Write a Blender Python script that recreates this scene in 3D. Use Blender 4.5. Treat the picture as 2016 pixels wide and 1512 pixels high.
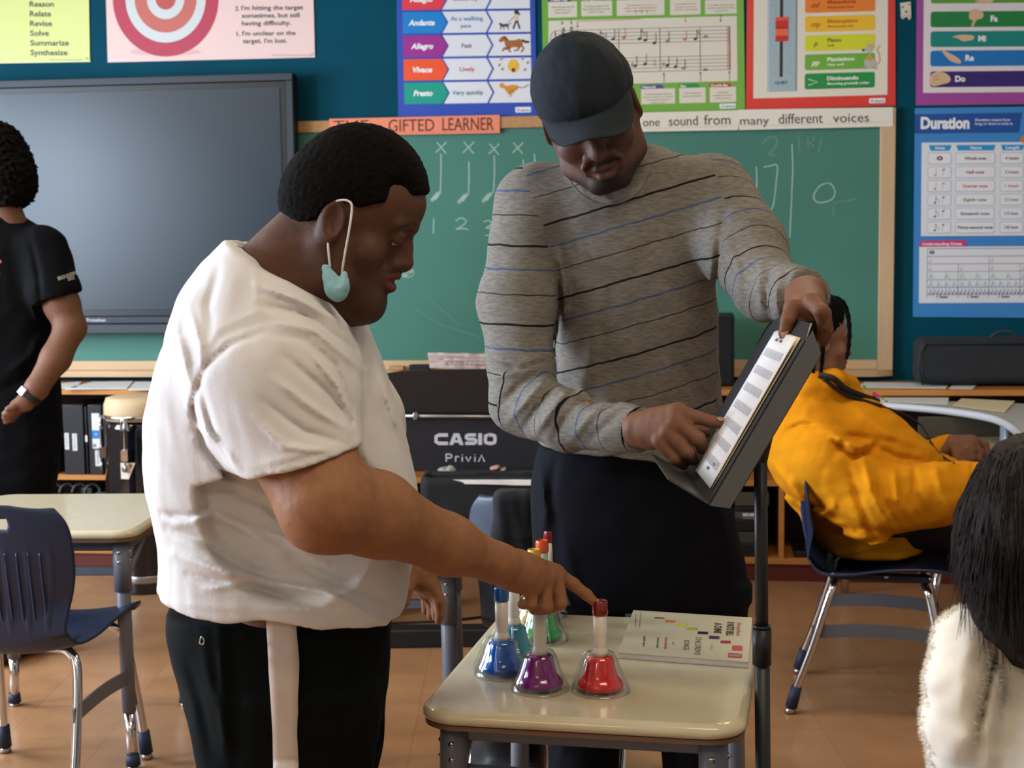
import bpy, math, random
import numpy as np
from mathutils import Vector, Matrix

for _o in list(bpy.data.objects):
    bpy.data.objects.remove(_o)
SC = bpy.context.scene
COL = SC.collection

# ---------------------------------------------------------------- camera
FPX = 2900.0
CAM = Vector((0, 0, 1.45))
PITCH = math.atan(276 / FPX)
ROLL = 0.012
_F = Vector((0, math.cos(PITCH), -math.sin(PITCH)))
_r0 = Vector((1, 0, 0))
_u0 = Vector((0, math.sin(PITCH), math.cos(PITCH)))
_R = _r0 * math.cos(ROLL) - _u0 * math.sin(ROLL)
_U = _u0 * math.cos(ROLL) + _r0 * math.sin(ROLL)
cam_data = bpy.data.cameras.new('camera')
cam = bpy.data.objects.new('camera', cam_data)
COL.objects.link(cam)
cam_data.sensor_fit = 'HORIZONTAL'
cam_data.sensor_width = 36.0
cam_data.lens = 36.0 * FPX / 2016
cam_data.clip_start = 0.05
cam_data.clip_end = 60
cam.matrix_world = Matrix(((_R.x, _U.x, -_F.x, CAM.x), (_R.y, _U.y, -_F.y, CAM.y), (_R.z, _U.z, -_F.z, CAM.z), (0, 0, 0, 1)))
SC.camera = cam
cam_data.dof.use_dof = True
cam_data.dof.focus_distance = 2.6
cam_data.dof.aperture_fstop = 9.0

def ray(px, py):
    return _F + _R * ((px - 1008) / FPX) - _U * ((py - 756) / FPX)

def at(px, py, Y):
    d = ray(px, py)
    return CAM + d * (Y / d.y)

# the back wall stands slightly turned to the view
WT = 0.13
WD = 6.75
_wn = math.hypot(1, WT)
WU = Vector((1, -WT, 0)) / _wn
WN = Vector((-WT, -1, 0)) / _wn
WO = Vector((0, WD, 0))

def W(u, n, z):
    return WO + WU * u + WN * n + Vector((0, 0, z))

def wallpt(px, py, n=0.0):
    d = ray(px, py)
    o = WO + WN * n
    t = (o - CAM).dot(WN) / d.dot(WN)
    return CAM + d * t

def wuz(px, py, n=0.0):
    p = wallpt(px, py, n)
    return (p - WO).dot(WU), p.z

# ---------------------------------------------------------------- light, world, exposure
SC.view_settings.view_transform = 'Standard'
SC.view_settings.look = 'None'
SC.view_settings.gamma = 1
SC.view_settings.use_curve_mapping = False
SC.view_settings.exposure = -0.42
SC.cycles.max_bounces = 6
SC.cycles.diffuse_bounces = 3
SC.cycles.glossy_bounces = 3
SC.cycles.transmission_bounces = 5
SC.cycles.transparent_max_bounces = 8
SC.cycles.caustics_reflective = False
SC.cycles.caustics_refractive = False
SC.cycles.use_denoising = True
SC.cycles.sample_clamp_indirect = 6.0
wd = bpy.data.worlds.new('sky')
SC.world = wd
wd.use_nodes = True
_bg = wd.node_tree.nodes['Background']
_bg.inputs[0].default_value = (0.62, 0.78, 1.0, 1)
_bg.inputs[1].default_value = 1.0

def area(name, p, target, sx, sy, power, color):
    l = bpy.data.lights.new(name, 'AREA')
    l.shape = 'RECTANGLE'
    l.size, l.size_y = sx, sy
    l.energy = power
    l.color = color
    o = bpy.data.objects.new(name, l)
    COL.objects.link(o)
    o.location = p
    o.rotation_euler = (Vector(target) - Vector(p)).to_track_quat('-Z', 'Y').to_euler()
    return o

ROOM_L, ROOM_R, ROOM_B, ROOM_H = -3.9, 4.6, 9.2, 3.0
# daylight at the three windows of the left wall, cool; plus windows behind the viewer, warmer
WIN = [(1.5, 3.0), (3.5, 5.0), (5.5, 7.0)]
for (_a, _b), _e in zip(WIN, (230, 300, 80)):
    _p = W(ROOM_L - 0.12, (_a + _b) / 2, 1.75)
    area('window_daylight', _p, _p + WU * 3 - Vector((0, 0, 0.9)), _b - _a - 0.1, 1.5, _e, (0.70, 0.83, 1.0))
# fluorescent ceiling fixtures (their own light)
LAMPS = [(-2.2, 2.6), (1.3, 2.6), (-2.2, 5.2), (1.3, 5.2), (-0.4, 7.6)]
for _u, _n in LAMPS:
    _p = W(_u, _n, ROOM_H - 0.12)
    area('ceiling_lamp_light', _p, _p - Vector((0, 0, 1)), 1.15, 0.28, 25, (1.0, 0.83, 0.58))

# ---------------------------------------------------------------- materials
def lin(c):
    if isinstance(c, str):
        c = c.lstrip('#')
        c = [int(c[i:i + 2], 16) / 255 for i in (0, 2, 4)]
    return tuple((x / 12.92 if x <= 0.04045 else ((x + 0.055) / 1.055) ** 2.4) for x in c)

_M = {}
def mat(name, color, rough=0.6, metal=0.0, spec=0.5, var=0.0, vscale=20.0, bump=0.0, bscale=60.0, coat=0.0,
        trans=0.0, ior=1.45, alpha=1.0, sheen=0.0, sss=0.0, attr=None, emit=0.0, detail=3.0, stretch=None):
    if name in _M:
        return _M[name]
    m = bpy.data.materials.new(name)
    m.use_nodes = True
    nt = m.node_tree
    b = nt.nodes['Principled BSDF']
    c = lin(color)
    b.inputs['Base Color'].default_value = (*c, 1)
    b.inputs['Roughness'].default_value = rough
    b.inputs['Metallic'].default_value = metal
    b.inputs['Specular IOR Level'].default_value = spec
    b.inputs['IOR'].default_value = ior
    b.inputs['Coat Weight'].default_value = coat
    b.inputs['Coat Roughness'].default_value = 0.08
    b.inputs['Transmission Weight'].default_value = trans
    b.inputs['Alpha'].default_value = alpha
    b.inputs['Sheen Weight'].default_value = sheen
    if sss:
        b.inputs['Subsurface Weight'].default_value = sss
        b.inputs['Subsurface Radius'].default_value = (0.01, 0.004, 0.002)
        b.inputs['Subsurface Scale'].default_value = 0.5
    if emit:
        b.inputs['Emission Color'].default_value = (*c, 1)
        b.inputs['Emission Strength'].default_value = emit
    src = None
    if attr:
        a = nt.nodes.new('ShaderNodeAttribute')
        a.attribute_name = attr
        src = a.outputs['Color']
        nt.links.new(src, b.inputs['Base Color'])
    if var or bump:
        tc = nt.nodes.new('ShaderNodeTexCoord')
        vec = tc.outputs['Object']
        if stretch:
            mp = nt.nodes.new('ShaderNodeMapping')
            mp.inputs['Scale'].default_value = stretch
            nt.links.new(vec, mp.inputs['Vector'])
            vec = mp.outputs['Vector']
    if var:
        n = nt.nodes.new('ShaderNodeTexNoise')
        n.inputs['Scale'].default_value = vscale
        n.inputs['Detail'].default_value = detail
        nt.links.new(vec, n.inputs['Vector'])
        mr = nt.nodes.new('ShaderNodeMapRange')
        mr.inputs['From Min'].default_value = 0.3
        mr.inputs['From Max'].default_value = 0.7
        mr.inputs['To Min'].default_value = 1 - var
        mr.inputs['To Max'].default_value = 1 + var
        nt.links.new(n.outputs['Fac'], mr.inputs['Value'])
        mx = nt.nodes.new('ShaderNodeVectorMath')
        mx.operation = 'SCALE'
        if src is None:
            mx.inputs[0].default_value = c
        else:
            nt.links.new(src, mx.inputs[0])
        nt.links.new(mr.outputs['Result'], mx.inputs['Scale'])
        nt.links.new(mx.outputs['Vector'], b.inputs['Base Color'])
    if bump:
        n = nt.nodes.new('ShaderNodeTexNoise')
        n.inputs['Scale'].default_value = bscale
        n.inputs['Detail'].default_value = 4
        nt.links.new(vec, n.inputs['Vector'])
        bp = nt.nodes.new('ShaderNodeBump')
        bp.inputs['Strength'].default_value = min(1.0, bump)
        bp.inputs['Distance'].default_value = 0.002
        nt.links.new(n.outputs['Fac'], bp.inputs['Height'])
        nt.links.new(bp.outputs['Normal'], b.inputs['Normal'])
    _M[name] = m
    return m

def ink(hexc, rough=0.45):
    return mat('ink_' + hexc.lstrip('#') + ('' if rough == 0.45 else '_%d' % int(rough * 100)), hexc, rough, spec=0.4)

# ---------------------------------------------------------------- objects
def tag(o, label=None, cat=None, group=None, kind=None):
    if label: o['label'] = label
    if cat: o['category'] = cat
    if group: o['group'] = group
    if kind: o['kind'] = kind
    return o

def thing(name, loc, label, cat, group=None, rz=0.0):
    o = bpy.data.objects.new(name, None)
    o.empty_display_size = 0.1
    COL.objects.link(o)
    o.location = Vector(loc)
    o.rotation_euler = (0, 0, rz)
    return tag(o, label, cat, group)

def link_mesh(name, me, parent=None, world=True, smooth=None):
    o = bpy.data.objects.new(name, me)
    COL.objects.link(o)
    if parent is not None:
        o.parent = parent
        if world:
            top = parent
            off = Vector(top.location)
            while top.parent is not None:
                top = top.parent
                off += Vector(top.location)
            me.transform(Matrix.Translation(-off))
    return o

def copy_tree(o, parent=None):
    c = o.copy()
    COL.objects.link(c)
    if parent is not None:
        c.parent = parent
    for ch in list(o.children):
        copy_tree(ch, c)
    return c

def basis(d, up=(0, 0, 1)):
    z = Vector(d).normalized()
    up = Vector(up)
    if abs(z.dot(up)) > 0.98:
        up = Vector((0, 1, 0)) if abs(z.y) < 0.9 else Vector((1, 0, 0))
    x = up.cross(z).normalized()
    y = z.cross(x)
    return x, y, z

def smooth_path(pts, n=6):
    P = [Vector(p) for p in pts]
    if len(P) < 3:
        return P
    out = []
    for i in range(len(P) - 1):
        p0 = P[max(i - 1, 0)]; p1 = P[i]; p2 = P[i + 1]; p3 = P[min(i + 2, len(P) - 1)]
        for k in range(n):
            t = k / n
            out.append(0.5 * ((2 * p1) + (p2 - p0) * t + (2 * p0 - 5 * p1 + 4 * p2 - p3) * t * t + (3 * p1 - p0 - 3 * p2 + p3) * t ** 3))
    out.append(P[-1])
    return out

class MB:
    def __init__(s):
        s.v = []; s.f = []; s.m = []; s.mats = []; s.sm = []
    def mi(s, m):
        if m not in s.mats: s.mats.append(m)
        return s.mats.index(m)
    def add(s, vs, fs, m, sm=False):
        b = len(s.v); i = s.mi(m)
        s.v += [tuple(v) for v in vs]
        for f in fs:
            s.f.append([b + k for k in f]); s.m.append(i); s.sm.append(sm)
        return s
    def box(s, c, size, m, R=None, ax=None):
        c = Vector(c); h = [x / 2 for x in size]
        if ax is None: ax = (Vector((1, 0, 0)), Vector((0, 1, 0)), Vector((0, 0, 1)))
        vs = [c + ax[0] * (h[0] * i) + ax[1] * (h[1] * j) + ax[2] * (h[2] * k) for k in (-1, 1) for j in (-1, 1) for i in (-1, 1)]
        return s.add(vs, [(0, 2, 3, 1), (4, 5, 7, 6), (0, 1, 5, 4), (2, 6, 7, 3), (0, 4, 6, 2), (1, 3, 7, 5)], m)
    def hexa(s, b, t, m):
        "b,t: four bottom and four top corners in order"
        return s.add(list(b) + list(t), [(3, 2, 1, 0), (4, 5, 6, 7), (0, 1, 5, 4), (1, 2, 6, 5), (2, 3, 7, 6), (3, 0, 4, 7)], m)
    def prism(s, pts, d, m, sm=False):
        "pts: planar outline (Vectors), extruded by vector d"
        n = len(pts); d = Vector(d)
        vs = [Vector(p) for p in pts] + [Vector(p) + d for p in pts]
        s.add(vs, [list(range(n))[::-1], list(range(n, 2 * n))], m)
        return s.add(vs, [(i, (i + 1) % n, n + (i + 1) % n, n + i) for i in range(n)], m, sm)
    def tube(s, pts, r, m, seg=12, caps=True, flat=None):
        P = [Vector(p) for p in pts]; n = len(P)
        rs = r if isinstance(r, (list, tuple)) else [r] * n
        vs = []; px = None
        for i in range(n):
            d = (P[min(i + 1, n - 1)] - P[max(i - 1, 0)])
            if d.length < 1e-9: d = Vector((0, 0, 1))
            d.normalize()
            if px is None:
                x, y, _ = basis(d)
            else:
                x = (px - d * px.dot(d)).normalized(); y = d.cross(x)
            px = x
            for k in range(seg):
                a = 2 * math.pi * k / seg
                vs.append(P[i] + x * (math.cos(a) * rs[i]) + y * (math.sin(a) * rs[i] * (flat or 1)))
        fs = [(i * seg + k, i * seg + (k + 1) % seg, (i + 1) * seg + (k + 1) % seg, (i + 1) * seg + k) for i in range(n - 1) for k in range(seg)]
        b = len(s.v)
        s.add(vs, fs, m, True)
        if caps:
            i = s.mi(m)
            s.f.append([b + k for k in range(seg)][::-1]); s.m.append(i); s.sm.append(False)
            s.f.append([b + (n - 1) * seg + k for k in range(seg)]); s.m.append(i); s.sm.append(False)
        return s
    def lathe(s, prof, m, c=(0, 0, 0), seg=32, ax=(0, 0, 1), sm=True, closed=False):
        "prof: list of (radius, height)"
        x, y, z = basis(ax); c = Vector(c); vs = []
        for r, h in prof:
            for k in range(seg):
                a = 2 * math.pi * k / seg
                vs.append(c + z * h + x * (math.cos(a) * r) + y * (math.sin(a) * r))
        n = len(prof); fs = []
        rng = n if closed else n - 1
        for i in range(rng):
            j = (i + 1) % n
            for k in range(seg):
                fs.append((i * seg + k, i * seg + (k + 1) % seg, j * seg + (k + 1) % seg, j * seg + k))
        return s.add(vs, fs, m, sm)
    def sphere(s, c, r, m, seg=16, rings=10, sc=(1, 1, 1), ax=None):
        c = Vector(c)
        if ax is None: ax = (Vector((1, 0, 0)), Vector((0, 1, 0)), Vector((0, 0, 1)))
        vs = []; fs = []
        for i in range(rings + 1):
            t = math.pi * i / rings
            for k in range(seg):
                a = 2 * math.pi * k / seg
                vs.append(c + ax[0] * (math.sin(t) * math.cos(a) * r * sc[0]) + ax[1] * (math.sin(t) * math.sin(a) * r * sc[1]) + ax[2] * (-math.cos(t) * r * sc[2]))
        for i in range(rings):
            for k in range(seg):
                fs.append((i * seg + k, i * seg + (k + 1) % seg, (i + 1) * seg + (k + 1) % seg, (i + 1) * seg + k))
        return s.add(vs, fs, m, True)
    def build(s, name, parent=None, world=True, bevel=0.0, seg=2, sub=0):
        me = bpy.data.meshes.new(name)
        me.from_pydata(s.v, [], s.f)
        for m in s.mats: me.materials.append(m)
        me.polygons.foreach_set('material_index', s.m)
        me.polygons.foreach_set('use_smooth', s.sm)
        me.update()
        o = link_mesh(name, me, parent, world)
        if bevel:
            b = o.modifiers.new('bevel', 'BEVEL')
            b.width = bevel; b.segments = seg; b.limit_method = 'ANGLE'; b.angle_limit = math.radians(40)
            b.harden_normals = False
            for p in me.polygons: p.use_smooth = True
            try:
                me.set_sharp_from_angle(angle=math.radians(35))
            except Exception:
                pass
        if sub:
            q = o.modifiers.new('sub', 'SUBSURF'); q.levels = sub; q.render_levels = sub
        return o

# ---------------------------------------------------------------- flat printed sheets
_TC = {}
def text_mesh(txt, bold=0.0, shear=0.0, spacing=1.0):
    key = (txt, bold, shear, spacing)
    if key in _TC: return _TC[key]
    cu = bpy.data.curves.new('t', 'FONT')
    cu.body = txt; cu.size = 1.0; cu.offset = bold; cu.shear = shear; cu.space_character = spacing
    cu.resolution_u = 3
    o = bpy.data.objects.new('t', cu)
    COL.objects.link(o)
    bpy.context.view_layer.update()
    me = bpy.data.meshes.new_from_object(o.evaluated_get(bpy.context.evaluated_depsgraph_get()))
    vs = [(v.co.x, v.co.y) for v in me.vertices]
    fs = [list(p.vertices) for p in me.polygons]
    bpy.data.objects.remove(o); bpy.data.curves.remove(cu); bpy.data.meshes.remove(me)
    _TC[key] = (vs, fs)
    return vs, fs

class Sheet:
    "drawing in photo-pixel or local units, mapped onto a surface by fn(x, y, lift)"
    def __init__(s, fn, step=0.0006):
        s.fn = fn; s.mb = MB(); s.step = step; s.L = 1
    def poly(s, pts, col, L=None, rough=0.45):
        l = (s.L if L is None else L) * s.step
        P = [s.fn(x, y, l) for x, y in pts]
        m = col if not isinstance(col, str) else ink(col, rough)
        s.mb.add(P, [list(range(len(P)))], m)
        return s
    def rect(s, x0, y0, x1, y1, col, L=None, **k):
        return s.poly([(x0, y0), (x1, y0), (x1, y1), (x0, y1)], col, L, **k)
    def rrect(s, x0, y0, x1, y1, r, col, L=None, skew=0.0):
        pts = []
        for cx, cy, a0 in ((x1 - r, y0 + r, -90), (x1 - r, y1 - r, 0), (x0 + r, y1 - r, 90), (x0 + r, y0 + r, 180)):
            for k in range(4):
                a = math.radians(a0 + k * 30)
                pts.append((cx + r * math.cos(a), cy + r * math.sin(a)))
        if skew: pts = [(x, y + skew * (x - x0)) for x, y in pts]
        return s.poly(pts, col, L)
    def disc(s, cx, cy, rx, ry, col, L=None, rot=0.0, n=24, a0=0, a1=360):
        c, q = math.cos(rot), math.sin(rot)
        pts = []
        full = (a1 - a0) >= 360
        for k in range(n if full else n + 1):
            a = math.radians(a0 + (a1 - a0) * k / n)
            x, y = rx * math.cos(a), ry * math.sin(a)
            pts.append((cx + x * c - y * q, cy + x * q + y * c))
        return s.poly(pts, col, L)
    def ring(s, cx, cy, r0, r1, col, L=None, n=40, asp=1.0, a0=0, a1=360):
        l = (s.L if L is None else L) * s.step
        m = col if not isinstance(col, str) else ink(col)
        vs = []
        for k in range(n + 1):
            a = math.radians(a0 + (a1 - a0) * k / n)
            for r in (r0, r1):
                vs.append(s.fn(cx + r * math.cos(a), cy + r * asp * math.sin(a), l))
        s.mb.add(vs, [(2 * k, 2 * k + 1, 2 * k + 3, 2 * k + 2) for k in range(n)], m)
        return s
    def line(s, pts, w, col, L=None):
        l = (s.L if L is None else L) * s.step
        m = col if not isinstance(col, str) else ink(col)
        n = len(pts); vs = []
        for i in range(n):
            ax, ay = pts[max(i - 1, 0)]; bx, by = pts[min(i + 1, n - 1)]
            dx, dy = bx - ax, by - ay
            q = math.hypot(dx, dy) or 1
            nx, ny = -dy / q * w / 2, dx / q * w / 2
            x, y = pts[i]
            vs.append(s.fn(x + nx, y + ny, l)); vs.append(s.fn(x - nx, y - ny, l))
        s.mb.add(vs, [(2 * i, 2 * i + 1, 2 * i + 3, 2 * i + 2) for i in range(n - 1)], m)
        return s
    def text(s, txt, x, y, size, col, L=None, bold=0.0, shear=0.0, align='L', width=None, rot=0.0, asp=1.0, spacing=1.0, flip=1):
        "x,y = baseline start; size = cap height in the sheet's units; y grows downwards"
        vs, fs = text_mesh(txt, bold, shear, spacing)
        if not vs: return s
        l = (s.L if L is None else L) * s.step
        k = size / 0.70
        xs = [v[0] for v in vs]
        w0 = (max(xs) - min(xs)) * k
        kx = k * asp
        if width: kx = k * width / w0
        W_ = (max(xs) - min(xs)) * kx
        ox = {'L': 0, 'C': -W_ / 2, 'R': -W_}[align] - min(xs) * kx
        c, q = math.cos(rot), math.sin(rot)
        P = []
        for vx, vy in vs:
            X, Y_ = ox + vx * kx, -vy * k * flip
            P.append(s.fn(x + X * c - Y_ * q, y + X * q + Y_ * c, l))
        s.mb.add(P, fs, col if not isinstance(col, str) else ink(col))
        return s

# ---------------------------------------------------------------- implicit surfaces
def _seg(p, a, b):
    a = np.array(a, dtype=np.float32); b = np.array(b, dtype=np.float32)
    ab = b - a; L = float(ab @ ab) + 1e-12
    t = ((p[0] - a[0]) * ab[0] + (p[1] - a[1]) * ab[1] + (p[2] - a[2]) * ab[2]) / L
    t = np.clip(t, 0, 1)
    d = np.sqrt((p[0] - a[0] - t * ab[0]) ** 2 + (p[1] - a[1] - t * ab[1]) ** 2 + (p[2] - a[2] - t * ab[2]) ** 2)
    return d, t

class Field:
    def __init__(s, h=0.004):
        s.ops = []; s.h = h; s.post = []
    def op(s, fn, lo, hi, k=0.01, sub=False):
        s.ops.append((fn, np.array(lo, float), np.array(hi, float), k, sub)); return s
    def cap(s, a, b, ra, rb=None, k=0.01, sub=False, sc=None):
        rb = ra if rb is None else rb
        a = np.array(a, float); b = np.array(b, float)
        R = max(ra, rb)
        def fn(p):
            d, t = _seg(p, a, b)
            return d - (ra + (rb - ra) * t)
        return s.op(fn, np.minimum(a, b) - R, np.maximum(a, b) + R, k, sub)
    def chain(s, pts, rs, k=0.01, sub=False):
        for i in range(len(pts) - 1):
            r0 = rs[i] if isinstance(rs, (list, tuple)) else rs
            r1 = rs[i + 1] if isinstance(rs, (list, tuple)) else rs
            s.cap(pts[i], pts[i + 1], r0, r1, k, sub)
        return s
    def ell(s, c, r, k=0.01, sub=False, R=None):
        "R: 3x3 whose rows are the ellipsoid's axes"
        c = np.array(c, float); r = np.array(r, float)
        A = np.eye(3) if R is None else np.array(R, float)
        ext = np.sqrt(((A * r[:, None]) ** 2).sum(0))
        def fn(p):
            x, y, z = p[0] - c[0], p[1] - c[1], p[2] - c[2]
            q = [(A[i][0] * x + A[i][1] * y + A[i][2] * z) for i in range(3)]
            k0 = np.sqrt(sum((q[i] / r[i]) ** 2 for i in range(3)))
            k1 = np.sqrt(sum((q[i] / r[i] ** 2) ** 2 for i in range(3))) + 1e-6
            return k0 * (k0 - 1) / k1
        return s.op(fn, c - ext, c + ext, k, sub)
    def box(s, c, hs, r=0.01, k=0.01, sub=False, R=None):
        c = np.array(c, float); hs = np.array(hs, float)
        A = np.eye(3) if R is None else np.array(R, float)
        ext = (np.abs(A) * hs[:, None]).sum(0)
        def fn(p):
            x, y, z = p[0] - c[0], p[1] - c[1], p[2] - c[2]
            q = [np.abs(A[i][0] * x + A[i][1] * y + A[i][2] * z) - (hs[i] - r) for i in range(3)]
            out = np.sqrt(sum(np.maximum(v, 0) ** 2 for v in q))
            return out + np.minimum(np.maximum(np.maximum(q[0], q[1]), q[2]), 0) - r
        return s.op(fn, c - ext, c + ext, k, sub)
    def plane(s, c, n, k=0.004):
        "cut away everything on the side the normal points to"
        c = np.array(c, float); n = np.array(n, float); n /= np.linalg.norm(n)
        def fn(p):
            return (p[0] - c[0]) * n[0] + (p[1] - c[1]) * n[1] + (p[2] - c[2]) * n[2]
        s.ops.append((fn, None, None, k, 'cut')); return s
    def loft(s, secs, n=2.3, k=0.01, sub=False, sm=0.03, zext=None):
        "secs: (z, cx, cy, rx, ry), any order"
        secs = sorted(secs)
        Z = np.array([q[0] for q in secs]); V = np.array([q[1:5] for q in secs], float)
        zz = np.arange(Z[0] - 0.06, Z[-1] + 0.06, 0.003)
        T = np.stack([np.interp(zz, Z, V[:, i]) for i in range(4)], 1)
        m = max(1, int(sm / 0.003)); ker = np.ones(m) / m
        pad = np.pad(T, ((m, m), (0, 0)), 'edge')
        T = np.stack([np.convolve(pad[:, i], ker, 'same')[m:-m] for i in range(4)], 1)
        lo = np.array([(V[:, 0] - V[:, 2]).min(), (V[:, 1] - V[:, 3]).min(), Z[0]])
        hi = np.array([(V[:, 0] + V[:, 2]).max(), (V[:, 1] + V[:, 3]).max(), Z[-1]])
        def fn(p):
            z = p[2].ravel() if p[2].ndim else p[2]
            g = [np.interp(p[2], zz, T[:, i]) for i in range(4)]
            q = (np.abs((p[0] - g[0]) / g[2]) ** n + np.abs((p[1] - g[1]) / g[3]) ** n) ** (1.0 / n)
            d = (q - 1) * np.minimum(g[2], g[3])
            return np.maximum(d, np.maximum(Z[0] - p[2], p[2] - Z[-1]))
        return s.op(fn, lo, hi, k, sub)
    def displace(s, fn):
        s.post.append(fn); return s
    def mesh(s, extra=0.02):
        h = s.h
        U = [o for o in s.ops if o[4] is False]
        lo = np.min([o[1] for o in U], 0) - extra; hi = np.max([o[2] for o in U], 0) + extra
        n = np.ceil((hi - lo) / h).astype(int) + 1
        ax = [(lo[i] + h * np.arange(n[i])).astype(np.float32) for i in range(3)]
        D = np.full(n, 1.0, dtype=np.float32)
        for fn, a, b, k, sub in s.ops:
            if a is None:
                i0, i1 = np.zeros(3, int), n
            else:
                m = k + 3 * h
                i0 = np.clip(np.floor((a - m - lo) / h).astype(int), 0, n); i1 = np.clip(np.ceil((b + m - lo) / h).astype(int) + 1, 0, n)
                if (i1 <= i0).any(): continue
            sl = tuple(slice(i0[i], i1[i]) for i in range(3))
            p = (ax[0][sl[0]][:, None, None], ax[1][sl[1]][None, :, None], ax[2][sl[2]][None, None, :])
            d = fn(p).astype(np.float32); e = D[sl]
            d = np.broadcast_to(d, e.shape)
            if sub is False:
                t = np.clip(0.5 + 0.5 * (e - d) / k, 0, 1)
                D[sl] = e + (d - e) * t - k * t * (1 - t)
            else:
                if sub is True: d = -d
                t = np.clip(0.5 - 0.5 * (e - d) / k, 0, 1)
                D[sl] = e + (d - e) * t + k * t * (1 - t)
        near = np.abs(D) < 0.03
        if s.post:
            idx = np.nonzero(near)
            P = np.stack([ax[i][idx[i]] for i in range(3)], 1)
            acc = np.zeros(len(P), np.float32)
            for fn in s.post: acc += fn(P)
            D[idx] -= acc
        # surface nets
        S = D < 0
        c = S[:-1, :-1, :-1].astype(np.int8)
        tot = np.zeros(c.shape, np.int8)
        for i in (0, 1):
            for j in (0, 1):
                for q in (0, 1):
                    tot += S[i:n[0] - 1 + i, j:n[1] - 1 + j, q:n[2] - 1 + q]
        act = (tot > 0) & (tot < 8)
        I = np.argwhere(act)
        vid = np.full(act.shape, -1, np.int32)
        vid[act] = np.arange(len(I))
        acc = np.zeros((len(I), 3)); cnt = np.zeros(len(I))
        corners = [(i, j, q) for i in (0, 1) for j in (0, 1) for q in (0, 1)]
        vals = {cc: D[I[:, 0] + cc[0], I[:, 1] + cc[1], I[:, 2] + cc[2]] for cc in corners}
        for a in corners:
            for dd in range(3):
                if a[dd] == 0:
                    b = list(a); b[dd] = 1; b = tuple(b)
                    va, vb = vals[a], vals[b]
                    cr = (va < 0) != (vb < 0)
                    t = va / np.where(cr, va - vb, 1)
                    pos = np.tile(np.array(a, float), (len(I), 1)); pos[:, dd] += t
                    acc[cr] += pos[cr]; cnt[cr] += 1
        V = lo + (I + acc / cnt[:, None]) * h
        F = []
        for dd in range(3):
            o1, o2 = [(1, 2), (2, 0), (0, 1)][dd]
            a = S[tuple(slice(0, -1) if i == dd else slice(None) for i in range(3))]
            b = S[tuple(slice(1, None) if i == dd else slice(None) for i in range(3))]
            E = np.argwhere(a != b)
            E = E[(E[:, o1] > 0) & (E[:, o2] > 0) & (E[:, o1] < n[o1] - 1) & (E[:, o2] < n[o2] - 1)]
            ins = S[E[:, 0], E[:, 1], E[:, 2]]
            def g(da, db):
                q = E.copy(); q[:, o1] -= da; q[:, o2] -= db
                return vid[q[:, 0], q[:, 1], q[:, 2]]
            quad = np.stack([g(1, 1), g(0, 1), g(0, 0), g(1, 0)], 1)
            quad[~ins] = quad[~ins][:, ::-1]
            F.append(quad)
        F = np.concatenate(F)
        F = F[(F >= 0).all(1)]
        return V, F

def relax(V, F, it=2, lam=0.5):
    n = len(V)
    for _ in range(it):
        acc = np.zeros_like(V); cnt = np.zeros(n)
        for i in range(4):
            j = (i + 1) % 4
            np.add.at(acc, F[:, i], V[F[:, j]]); np.add.at(cnt, F[:, i], 1)
            np.add.at(acc, F[:, j], V[F[:, i]]); np.add.at(cnt, F[:, j], 1)
        V = V + lam * (acc / np.maximum(cnt, 1)[:, None] - V)
    return V

def np_mesh(name, V, F, mats, parent=None, world=True, color=None, floats=None, midx=None):
    me = bpy.data.meshes.new(name)
    me.vertices.add(len(V)); me.vertices.foreach_set('co', np.asarray(V, np.float32).ravel())
    me.loops.add(len(F) * 4); me.loops.foreach_set('vertex_index', np.asarray(F, np.int32).ravel())
    me.polygons.add(len(F)); me.polygons.foreach_set('loop_start', np.arange(0, len(F) * 4, 4, dtype=np.int32))
    me.polygons.foreach_set('use_smooth', np.ones(len(F), bool))
    for m in (mats if isinstance(mats, list) else [mats]): me.materials.append(m)
    if midx is not None: me.polygons.foreach_set('material_index', np.asarray(midx, np.int32))
    me.update(calc_edges=True)
    if color is not None:
        a = me.color_attributes.new('Col', 'FLOAT_COLOR', 'POINT')
        a.data.foreach_set('color', np.concatenate([color, np.ones((len(V), 1))], 1).astype(np.float32).ravel())
    for k, v in (floats or {}).items():
        a = me.attributes.new(k, 'FLOAT', 'POINT'); a.data.foreach_set('value', np.asarray(v, np.float32))
    return link_mesh(name, me, parent, world)

def join_meshes(parts):
    Vs, Fs, off = [], [], 0
    for V, F in parts:
        Vs.append(V); Fs.append(F + off); off += len(V)
    return np.concatenate(Vs), np.concatenate(Fs)

def xform(V, M):
    A = np.array(M)
    return V @ A[:3, :3].T + A[:3, 3]

def proj(P):
    "world points -> photo pixels"
    d = P - np.array(CAM)
    z = d @ np.array(_F)
    return 1008 + FPX * (d @ np.array(_R)) / z, 756 - FPX * (d @ np.array(_U)) / z

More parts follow.
